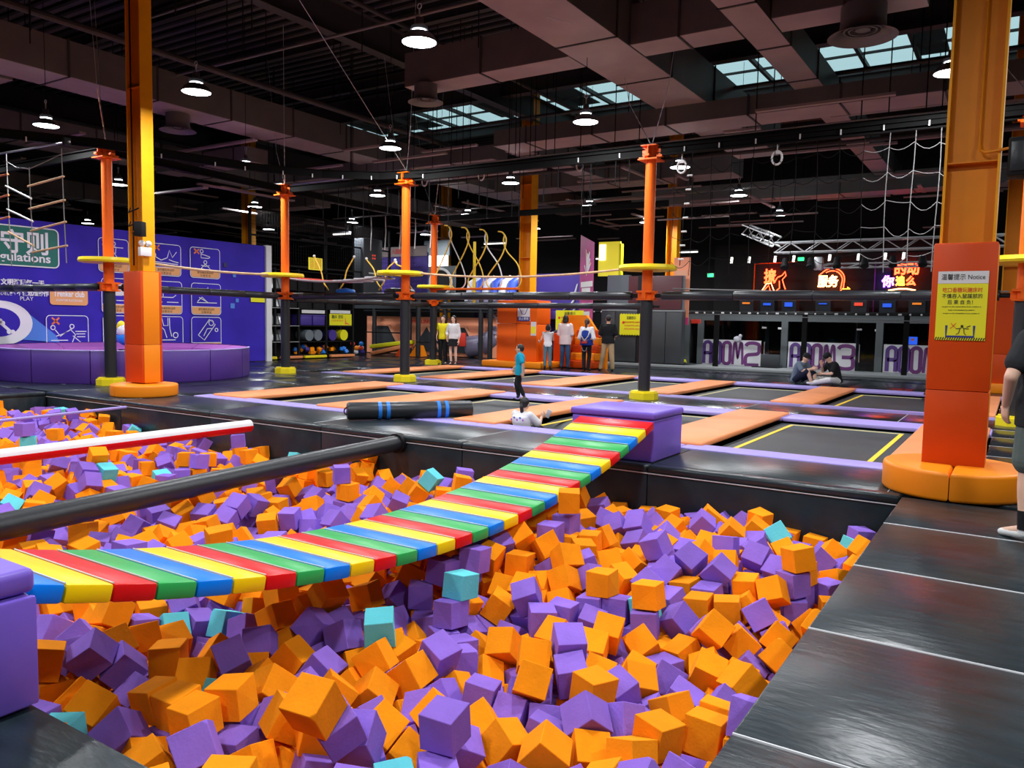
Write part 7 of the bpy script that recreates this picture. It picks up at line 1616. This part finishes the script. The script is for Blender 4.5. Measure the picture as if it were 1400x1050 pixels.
3453,2992,264,4,3,-99,5835,3640,287,-89,40,6,1405,2605,300,-72,30,35,2741,3368,251,22,-91,19,669,1696,307,47,-48,46,5758,2643,208,-63,-15,-66,4416,2117,277,12,11,68,
2169,2549,353,41,-69,57,2318,1844,270,45,53,-43,5813,3194,284,30,21,-91,4251,3416,289,-77,-9,55,3134,1544,354,3,3,-46,3284,1311,196,67,73,11,3223,1073,181,-37,-57,66,
982,1021,148,25,-38,-28,3429,1468,174,19,-54,77,3341,1123,143,-22,-33,21,3146,1246,221,68,-8,73,921,1312,272,68,-5,72,3956,1626,232,-7,-69,-9,1184,2057,313,-37,86,34,
2646,1856,193,25,82,-51,489,2542,309,71,19,54,3260,1417,235,-58,-50,-47,3151,1346,230,2,-17,-76,2447,2318,198,41,31,63,4149,1671,155,32,70,38,4110,1043,144,66,-9,74,
4056,1558,229,-97,1,6,483,3276,297,-59,13,-6,3435,1082,182,30,60,-37,1686,2306,259,39,55,-47,3864,1453,250,-33,60,-6,4052,1645,195,-31,35,62,3720,1454,269,-80,-41,-3,
4809,1974,166,-8,86,12,1165,1024,222,59,-74,-17,2995,1711,236,-13,-50,80,3881,1227,248,-83,-19,-30,5798,2281,136,-60,39,56,4742,1832,205,-14,-66,-70,4320,1256,198,-35,-53,-68,
4019,1128,283,48,-14,-62,3078,1420,245,2,9,99,3053,1131,233,38,-75,42,2984,1879,209,-52,-40,15,3587,1008,214,-95,-5,27,5828,2261,50,-11,-72,-13,4372,1349,161,51,-52,-53,
5144,2113,169,47,13,-33,2445,2612,236,65,-68,-35,3088,1620,249,9,32,6,4275,1621,191,-58,69,41,5974,2480,158,-35,-64,62,4095,1456,239,-48,36,52,4170,1239,280,21,-72,62,
3156,1148,265,2,-30,95,3378,1216,177,-41,14,-51,4436,1240,174,0,-74,-4,4093,1030,232,5,100,0,5125,1661,178,-90,-1,-41,2405,3218,216,76,-65,-3,5282,1542,197,-86,20,-40,
2152,2055,298,71,-56,-40,4487,1147,184,5,-2,-80,3258,1174,208,17,95,13,5945,2446,243,-82,57,-5,3866,1608,279,-5,-44,89,3323,1009,235,44,-88,16,6077,2657,167,-18,68,-69,
4730,1990,211,-87,-8,-47,3517,1446,214,7,79,-43,4271,1450,260,-53,-24,-45,3394,1312,212,-62,-27,-71,4183,1748,225,-98,-17,-2,6250,2664,126,-25,26,84,4780,1723,193,84,-20,42,
5200,2038,208,9,39,60,4663,1894,232,22,84,20,6662,3166,190,-51,32,67,6405,2661,106,69,8,-67,2754,1523,198,39,81,-19,1382,999,277,-19,40,-70,3351,909,184,22,-33,35,
4283,1170,283,-66,20,26,5920,2592,236,84,-40,-26,4167,1343,287,67,-52,22,4790,1554,208,-89,-44,11,5683,2175,218,-1,28,96,5636,1665,191,-8,-90,39,3982,1481,267,-77,-35,54,
5227,2298,193,-85,13,-50,3253,1067,270,94,-33,1,5371,1700,184,51,-28,-2,7675,3150,126,-22,19,64,4382,1442,244,51,-52,-54,4067,1382,300,-82,5,-56,5553,2007,222,-38,7,74,
2536,2333,250,60,-78,12,3346,1444,236,43,-48,50,1618,2985,171,-89,-36,24,5290,1472,280,10,-49,1,6086,2091,163,91,21,8,2522,2941,274,16,-2,52,5189,1582,255,12,0,-7,
6267,1995,218,96,22,-12,3759,2046,264,-99,0,14,1032,2069,305,-34,-34,-58,3679,2652,242,55,-31,77,7556,3242,134,-38,72,-33,4183,1627,230,43,-27,63,3237,1522,274,-9,99,10,
7048,2708,161,51,-66,17,4729,1651,247,-1,45,27,787,3648,379,-6,-100,-1,469,3254,401,58,-41,-58,733,3279,289,-80,9,34,4560,1646,255,74,32,57,2501,2543,280,-97,7,6,
4394,1352,252,5,100,4,4672,1811,269,28,-30,91,2046,3840,292,-73,7,66,5901,2049,201,-16,48,76,6331,2741,102,-88,45,-11,4473,1450,189,-44,-56,36,4538,1816,240,-21,-44,19,
6409,1938,204,80,-26,-54,6651,2151,144,56,50,-19,5248,1386,230,88,15,-30,4413,1561,262,-9,-50,-21,6487,2622,104,16,-70,-68,5071,1862,211,42,-27,-64,2279,2684,203,-27,16,2,
3663,1571,241,-4,-59,-13,5733,1698,170,15,80,10,4967,1958,213,77,-36,20,2470,1773,188,-70,6,24,2571,2057,243,53,38,-17,3424,3425,218,15,-58,77,1283,2232,337,75,-66,1,
7057,2527,153,-59,35,66,3785,1090,266,-32,36,76,2490,3124,294,-13,74,13,1303,947,236,-16,50,77,3037,1823,255,-3,-57,-42,781,1378,306,17,88,-37,3866,1333,308,-22,68,17,
7225,2379,145,42,43,-56,4293,1787,213,-55,46,-40,5668,1966,235,-15,5,-73,2556,1935,192,-18,-71,65,5102,1554,284,24,66,17,6620,2066,189,-80,55,-14,5985,2154,173,22,46,-15,
7129,2474,145,20,-63,22,4150,1782,309,-69,3,71,1892,1815,314,-50,49,41,4894,1654,234,-52,-73,-1,3039,1012,272,34,30,84,3605,1120,239,63,49,-46,4484,1351,177,-99,5,3,
4744,2675,188,-27,-67,-16,4963,1755,226,-37,-35,74,4285,1570,270,-12,41,67,6666,2327,176,-62,-2,37,6410,2487,149,22,-94,-3,1465,1049,304,-18,-86,-19,4292,1260,284,-65,-21,-16,
1064,962,207,-96,14,19,5543,2129,239,-23,29,52,2378,1925,185,15,-72,13,701,1240,221,-95,-11,16,7078,3102,157,71,-15,-27,4040,1696,269,9,-63,-31,2588,3340,249,39,85,-33,
2949,2204,270,-55,-22,-75,5683,1851,214,24,-65,-7,5072,1739,233,6,-93,-25,2630,2160,267,-42,49,50,7390,2252,197,79,-4,-50,5582,1574,254,12,12,60,1625,2200,326,45,32,-79,
6584,2199,202,-82,-14,55,3939,1409,311,-86,48,6,5183,1378,302,-86,14,-49,4110,927,203,-37,-78,-49,5808,2111,216,-28,-35,61,1591,3694,348,12,-74,53,5316,2023,232,-67,-34,-5,
3297,2610,211,9,-7,-33,2382,2722,268,41,58,-1,5467,1719,189,82,-26,11,6573,2423,179,-57,-24,43,5005,1546,285,-70,64,19,4530,1250,182,-68,6,-74,4881,1856,220,-45,81,33,
7196,3126,159,-56,76,-31,5706,2559,233,-77,-15,-47,6744,2085,175,81,-23,5,5764,1585,185,-50,29,9,2813,2391,311,-4,-98,-16,7656,3094,196,-63,-33,61,2586,2627,258,6,92,39,
5318,1884,239,54,-30,-73,506,2692,316,-10,72,-15,5568,2451,242,47,-3,-80,2291,3232,227,-64,38,-31,7549,3150,193,12,86,-44,4364,1109,251,9,61,-55,1260,2573,308,-15,-88,7,
2305,3407,224,-62,24,73,7170,2902,194,80,15,11,6078,2045,245,62,69,-15,2528,3238,294,-71,-1,9,4066,1284,318,-67,4,-74,2076,3016,275,36,-84,-40,5873,1671,188,-89,21,18,
7166,3020,179,43,-68,51,2565,3749,253,41,14,-8,6495,2362,211,27,47,-73,986,1233,316,-12,-47,-11,7677,2385,185,-37,-40,-61,2886,1844,232,-68,3,61,7127,2785,162,45,50,-70,
1951,1935,329,-5,-3,40,6272,2437,215,-11,-67,34,6368,2385,215,20,-30,92,2681,1764,208,18,9,-7,5745,2368,284,-4,20,57,6675,1967,215,49,-61,-62,2133,1846,167,-56,-49,44,
2923,2598,299,-67,12,70,2410,3849,271,0,-100,7,4851,2082,199,-67,16,21,3338,1534,253,67,-74,2,6982,2643,200,3,11,53,2707,2364,302,-50,38,-77,2710,2688,297,-6,35,-43,
1683,2305,348,-68,17,71,1722,2477,313,-40,27,75,1795,3258,223,85,22,-42,2599,2533,296,88,4,-4,3246,3276,244,-82,24,-51,1919,1818,409,-10,67,-71,2916,3734,292,-87,22,-43,
4129,3059,275,-50,23,-80,5137,2179,235,-74,-51,42,2629,3282,315,-1,-93,36,2650,1987,199,85,17,-34,6902,3020,174,-46,-59,-2,2582,1701,251,-66,7,24,4345,1904,297,23,20,65,
2838,2302,328,-61,-66,21,5677,1575,237,-2,-76,62,1085,3368,318,-16,-61,-70,6262,2611,204,-28,23,78,7165,2155,218,48,-60,-31,1811,1675,343,14,45,-4,5980,2266,238,8,-51,66,
6092,2577,260,-53,40,-47,3811,2822,276,-75,33,-44,5495,1516,277,68,53,33,6330,2538,187,-66,37,-34,5779,2234,225,-69,6,-11,6239,2131,162,83,45,34,6161,3621,274,37,82,-41,
2426,3218,303,73,-9,66,3522,2577,276,55,-74,-12,2163,1437,340,-93,27,26,5006,1303,300,50,-55,2,3624,1903,292,57,-28,39,6364,2843,179,-2,0,66,2319,3516,226,-53,-48,-49,
5669,2064,221,-100,8,-3,4926,1365,283,65,-20,-52,1827,2458,358,-73,-7,-68,1157,3747,349,4,-2,90,1053,3659,349,39,-23,-54,2457,3021,297,-60,-31,38,7418,2619,166,-44,-11,-63,
7552,3024,207,88,-31,-28,4813,1773,272,21,-93,-12,2216,2279,235,47,-54,69,593,2742,400,36,3,-92,3234,2010,293,5,16,-35,4587,2496,244,52,-42,29,5278,1768,223,-65,-8,13,
2285,1149,261,-33,-31,-79,5969,2557,304,-78,-51,34,1856,2353,329,40,44,-69,3583,3173,274,-3,90,36,3828,1192,313,-24,24,-85,860,1465,356,36,27,-86,6400,2062,230,-18,11,-53,
6312,2088,247,37,28,9,6442,3069,235,-12,63,77,830,3039,332,60,42,47,3946,1707,322,-8,-100,1,3324,1828,280,-9,74,66,4294,1375,315,-33,64,-43,7328,2790,183,-29,-5,-88,
6732,2417,184,83,-46,26,6180,2021,285,-11,-70,47,5795,1851,233,68,69,-14,5312,1642,251,18,58,-36,5664,2235,285,17,45,-86,2962,2502,316,0,11,-94,3206,3657,308,-17,-38,4,
6916,2576,207,-25,72,-46,2089,2055,378,33,-85,36,1705,1780,294,100,5,5,5653,1742,242,-6,-91,40,2360,2428,264,-17,-32,70,7234,2355,231,-9,70,-11,1948,1585,316,-32,94,-1,
2936,1615,267,-41,29,-81,5181,1790,239,63,-31,-62,2097,3216,240,85,43,12,2340,2620,271,8,-76,-48,7450,3094,219,-49,8,-79,2676,1678,306,-13,-95,2,6036,2378,201,-88,18,-41,
5038,2965,310,-8,37,53,1802,2983,225,-34,56,69,2130,3109,250,52,27,-77,2165,3851,306,0,100,-5,2022,2444,177,52,32,43,3381,1702,271,93,35,-4,6871,2063,210,-21,-19,-93,
909,3705,352,38,17,-1,5379,1568,255,-94,34,2,6237,2351,260,-21,92,-34,5870,2237,232,58,42,-53,6597,1902,224,27,-91,25,2865,3412,227,25,-91,19,1697,3751,358,33,64,-24,
7657,2270,146,-69,-14,69,7671,2988,220,-12,-22,97,7585,2417,254,30,-64,-30,4188,1470,310,-59,-3,80,3139,1525,266,-49,52,-47,7334,2371,215,-32,-15,-63,1760,1881,338,8,54,49,
3619,2068,258,-79,32,-52,3981,3290,207,-38,44,-39,4226,1180,357,-20,22,-65,4172,2233,322,53,19,-21,4098,1192,335,20,22,68,6991,3054,175,-28,-72,61,5600,1487,244,-32,64,53,
1061,1123,281,26,62,72,2809,2169,294,35,19,89,7174,2671,220,41,33,-75,6421,2320,254,-92,15,18,3349,3411,270,14,24,66,6822,1982,195,47,84,-26,4478,1652,306,-23,36,70,
7578,3304,198,-67,-1,-62,5071,1660,284,19,79,24,6549,3133,250,-48,-74,-35,2605,3595,217,75,58,25,6506,1825,197,70,12,70,6516,1915,271,30,-65,70,4573,1911,284,-80,5,-60,
5312,3091,322,-4,72,-7,2098,3642,259,2,38,60,2094,3741,300,-72,69,0,4493,3687,333,5,31,-80,2726,2239,313,-12,32,-86,1654,2693,293,-64,-76,-2,1758,3408,250,-49,26,57,
2495,3404,213,21,-62,22,2447,1156,290,43,85,-21,2530,2180,262,-99,-11,-2,2406,3442,219,-29,66,-67,7062,2930,195,15,13,-39,4172,2624,324,19,-43,53,4676,2019,283,18,-94,10,
3657,2538,280,30,-25,90,5592,1904,283,-63,76,16,5695,2465,281,-51,-5,53,4782,1163,214,-9,60,27,4631,3053,298,-53,-69,18,4261,3816,342,-71,32,62,3240,1284,277,-43,-52,-60,
7037,2430,251,43,52,-66,1543,2714,208,28,-65,27,4406,1264,259,56,47,-49,1174,2202,323,-21,-88,41,986,1422,350,50,70,-34,482,2335,288,-4,82,-5,5291,1599,345,71,10,-70,
5206,1685,245,-46,-43,-50,3088,1303,313,61,-19,-19,5674,3399,249,-74,-12,-28,5396,1983,267,-19,-23,17,6021,1863,268,8,-99,-12,6159,2586,179,-66,-6,-75,
3494,2118,301,-22,-33,33,5271,2565,265,-23,65,-68,897,1052,207,-8,62,78,882,1177,265,-5,-98,-19,1828,1857,396,-16,-15,83,4671,2395,277,-48,11,53,2049,2873,275,19,-41,72,
1252,3488,333,-86,24,-31,654,1346,258,-75,50,43,3249,1188,309,53,36,60,3965,1282,297,-33,7,60,1923,2508,279,-60,18,3,3510,1062,273,-71,-6,9,1827,2561,373,15,-78,61,
2680,2617,342,-43,-83,6,845,1626,376,35,62,-41,1455,3387,287,39,-8,-26,1283,2356,359,1,-75,-66,3723,1288,294,-36,-81,7,3558,2905,308,-40,35,-12,711,3391,335,4,-36,82,
7528,2587,204,81,-15,-43,7251,2731,203,-20,10,-33,7272,2625,170,48,53,8,474,3022,403,-50,52,46,4764,3455,250,85,14,44,5403,3100,320,-8,-69,1,5031,3370,286,-36,78,-11,
1335,3194,268,25,29,-91,3339,1151,369,-53,47,-55,6372,1888,272,-75,9,-39,6463,2196,244,-63,70,1,552,3097,406,31,-64,-63,6445,2768,118,30,-56,60,6238,3212,264,18,76,36,
3890,3719,306,-1,-98,11,6379,2642,191,-18,-73,-3,5622,2374,277,17,-36,48,5656,2664,210,-34,-67,-36,3374,3170,297,-64,44,11,3259,1715,275,76,64,6,4098,1604,315,-1,-65,-76,
4051,1744,343,-69,-27,66,1177,2545,376,66,30,-59,992,2481,449,63,-22,70,3635,2372,271,45,66,-57,3172,977,294,70,-17,28,3208,2328,266,6,-59,-18,3990,2322,329,-2,-19,-92,
3511,3089,237,-27,41,-61,4128,1981,294,-6,31,-38,3976,1562,337,-48,-17,-83,1742,3314,284,26,-15,-66,6848,3582,254,-29,62,44,6572,2538,192,-75,1,-65,1668,1459,320,-32,33,-47,
2022,2127,429,61,-31,65,1225,2909,361,33,4,-78,2117,3376,235,53,47,-55,706,3507,382,22,-33,-77,3713,1160,294,50,-12,-59,4074,3249,282,-20,54,73,3995,3561,288,-40,-21,-11,
631,2909,411,3,-2,-60,4206,3150,313,19,-35,-26,5457,1614,249,3,-2,94,5440,2297,278,-8,-72,69,2866,2895,302,-6,85,42,3356,3289,253,-71,14,68,2666,3396,297,-70,12,37,
1926,1605,402,9,-2,-87,5491,1969,278,25,-34,79,2234,3148,330,50,-29,40,5540,2936,260,35,28,-52,6078,2196,206,-29,53,7,6064,2474,285,-70,52,36,2468,1882,281,72,6,11,
2392,2927,306,-10,-69,70,2501,3552,239,33,-1,94,2467,3742,312,-31,71,-60,4586,2598,191,-16,-60,-9,4512,3095,309,-17,-78,-59,4410,3235,275,13,16,73,2650,1587,190,-39,63,32,
2734,1921,243,-56,-65,30,4164,2408,304,52,-47,48,2352,3021,310,4,4,70,2025,3279,332,2,4,-65,5394,1587,343,46,-52,-57,2347,2318,247,-36,36,-55,4795,3180,358,-52,63,36,
3564,1408,281,-46,-43,-8,3634,1801,301,27,55,-62,4177,2501,305,44,54,-50,4227,3666,342,26,37,-72,3923,2631,292,78,-48,-28,3002,2360,330,-54,-80,-18,4753,3304,284,36,-57,-48,
2117,3273,168,-28,-12,43,1714,2880,260,88,29,8,2472,2761,255,16,24,94,2442,3321,215,-69,-26,-63,6303,1736,194,-54,-57,-6,5948,2324,303,30,80,51,7318,2148,209,-85,32,40,
7231,2454,223,64,3,-4,6732,2998,205,-14,44,-30,6500,2018,234,-32,-2,-93,6962,2727,249,-43,-68,-59,7089,2641,224,-24,-96,-14,7046,2778,224,-5,-57,-37,7427,2713,200,63,57,-52,
7376,2937,203,28,-69,-40,7255,2991,214,-45,-20,-10,6349,3513,257,43,-27,37,4701,1736,312,4,-88,-31,3063,2574,329,-10,-38,5,2700,3506,299,-15,53,-53,5033,2805,286,95,-30,0,
7663,3439,179,17,66,-12,4455,1888,293,-62,23,21,3200,2630,289,-1,-10,-57,4692,2858,295,52,-83,-12,1630,2403,361,63,78,-5,2459,2858,299,-65,16,73,1780,2344,388,18,36,91,
5872,1969,262,-47,-28,-52,6969,3646,219,33,-58,-27,6288,1843,257,-12,38,84,]
NC = len(POSES)//6
SIDE = .172
def ss(t, a, b): t = min(1, max(0, (t-a)/(b-a))); return t*t*(3-2*t)
def rise(x, y): return .17*ss(x, -6.5, -3.2)*ss(y, 3.8, 7.4)+.06*ss(x, -3.0, -1.0)*ss(y, 5, 7)
TURQ = {28,34,105,115,144,159,167,183,189,222,247,347,380,396,427,497,503,570}
TLAB = {28: 'turquoise foam cube just right of the bridge, lit from above', 34: 'turquoise foam cube left of the brightest one right of the bridge', 105: 'turquoise foam cube under the bridge edge, left of the middle of the pit',
 115: 'turquoise foam cube beside the purple box at the lower left', 144: 'turquoise foam cube behind the bridge near the end of the black beam', 159: 'turquoise foam cube cut by the bottom picture edge', 167: 'turquoise foam cube near the far right wall of the pit',
 183: 'right one of two turquoise foam cubes between the beam and the striped pole', 189: 'turquoise foam cube nearest the purple box under the bridge', 222: 'turquoise foam cube behind the striped pole at the left edge', 247: 'turquoise foam cube above the black beam at the left picture edge',
 347: 'turquoise foam cube far behind the end of the striped pole', 380: 'turquoise foam cube closest to the right corner mat', 396: 'turquoise foam cube deep between the beam and the striped pole', 427: 'small glimpse of a turquoise foam cube between orange ones in the foreground', 497: 'turquoise foam cube just behind the striped pole', 503: 'half buried turquoise foam cube in the right middle of the pit', 570: 'farthest turquoise foam cube by the lilac line'}
def cube_mesh(k, seg):
    rnd = random.Random(100+k); bm = bmesh.new(); bmesh.ops.create_cube(bm, size=SIDE)
    for v in bm.verts: v.co += Vector([rnd.uniform(-.006, .006) for _ in range(3)])
    if k % 3 == 2:      # a nicked corner
        bm.verts.ensure_lookup_table(); bmesh.ops.bevel(bm, geom=[bm.verts[k % 8]], offset=.022, segments=1, affect='VERTICES')
    bm.edges.ensure_lookup_table()
    bmesh.ops.bevel(bm, geom=bm.edges[:], offset=.0028, segments=1, affect='EDGES')
    return bm
variants = []
for k in range(6):
    bm = cube_mesh(k, 1); me = bpy.data.meshes.new('foam_cube'); bm.to_mesh(me); bm.free(); me.materials.append(MT['foam_orange']); variants.append(me)
vm = [([v.co.copy() for v in m_.vertices], [list(p.vertices) for p in m_.polygons]) for m_ in variants]
rc = random.Random(77)
CM = ['foam_orange', 'foam_purple', 'foam_turquoise']
rest = MB(); nb = 0
for i in range(NC):
    x, y, z, qx, qy, qz = POSES[6*i:6*i+6]; x, y, z = -x/500, y/500, -z/500; z += rise(x, y); z = min(z, ZB(y)-.21) if -4.3 < x < -3.05 else z; q = (qx/100, qy/100, qz/100)
    qw = math.sqrt(max(0, 1-sum(c_*c_ for c_ in q))); Q = Quaternion((qw, *q)); Q.normalize()
    c = 2 if i in TURQ else (1 if rc.random() < .46 else 0)
    k = rc.randrange(6)
    if i < 300 or c == 2:
        o = bpy.data.objects.new('foam_cube', variants[k]); COL.objects.link(o); o.location = (x, y, z); o.rotation_mode = 'QUATERNION'; o.rotation_quaternion = Q
        o.material_slots[0].link = 'OBJECT'; o.material_slots[0].material = MT[CM[c]]
        near = (x > -3.3)
        cn = ['orange', 'purple', 'turquoise'][c]
        where = 'on the near side of the striped bridge' if near else 'on the far side of the striped bridge' if x < -4.2 else 'directly under the striped bridge'
        o['label'] = '%s foam cube in the pit %s' % (cn, where); o['category'] = 'foam cube'; o['group'] = '%s foam cubes %s' % (cn, where)
        if c == 2 and i in TLAB: o['label'] = TLAB[i]
    else:
        M_ = T(x, y, z) @ Q.to_matrix().to_4x4(); rest.add(vm[k][0], vm[k][1], c, False, M_)
me = bpy.data.meshes.new('foam_cubes_rest'); me.from_pydata(rest.v, [], rest.f)
for k in CM: me.materials.append(MT[k])
me.polygons.foreach_set('material_index', rest.mi); me.update()
o = bpy.data.objects.new('foam_cube_heap', me); COL.objects.link(o); o['kind'] = 'stuff'; o['label'] = 'remaining orange and purple foam cubes filling the pit'; o['category'] = 'foam cubes'
# dark filling under the visible cubes
vs = []; fs = []; NX, NYY = 60, 26
for i in range(NX+1):
    for j in range(NYY+1):
        x = PX0+.01+(PX1-PX0-.02)*i/NX; y = PY0+.01+(PY1-PY0-.02)*j/NYY
        z = -.91+.35*math.exp(-((x+14.6)**2+(y-7.2)**2)/2.2)+.14*math.sin(x*.9+1)*math.cos(y*1.3+x*.3)-.10*math.exp(-((y-3.6)**2+(x+4.2)**2)/1.5)
        vs.append((x, y, z))
for i in range(NX):
    for j in range(NYY): fs.append((i*(NYY+1)+j, (i+1)*(NYY+1)+j, (i+1)*(NYY+1)+j+1, i*(NYY+1)+j+1))
me = bpy.data.meshes.new('floor_pit_lining'); me.from_pydata(vs, [], fs); me.materials.append(MT['foam_orange']); me.update()
o = bpy.data.objects.new('floor_pit_lining', me); COL.objects.link(o); o['kind'] = 'structure'
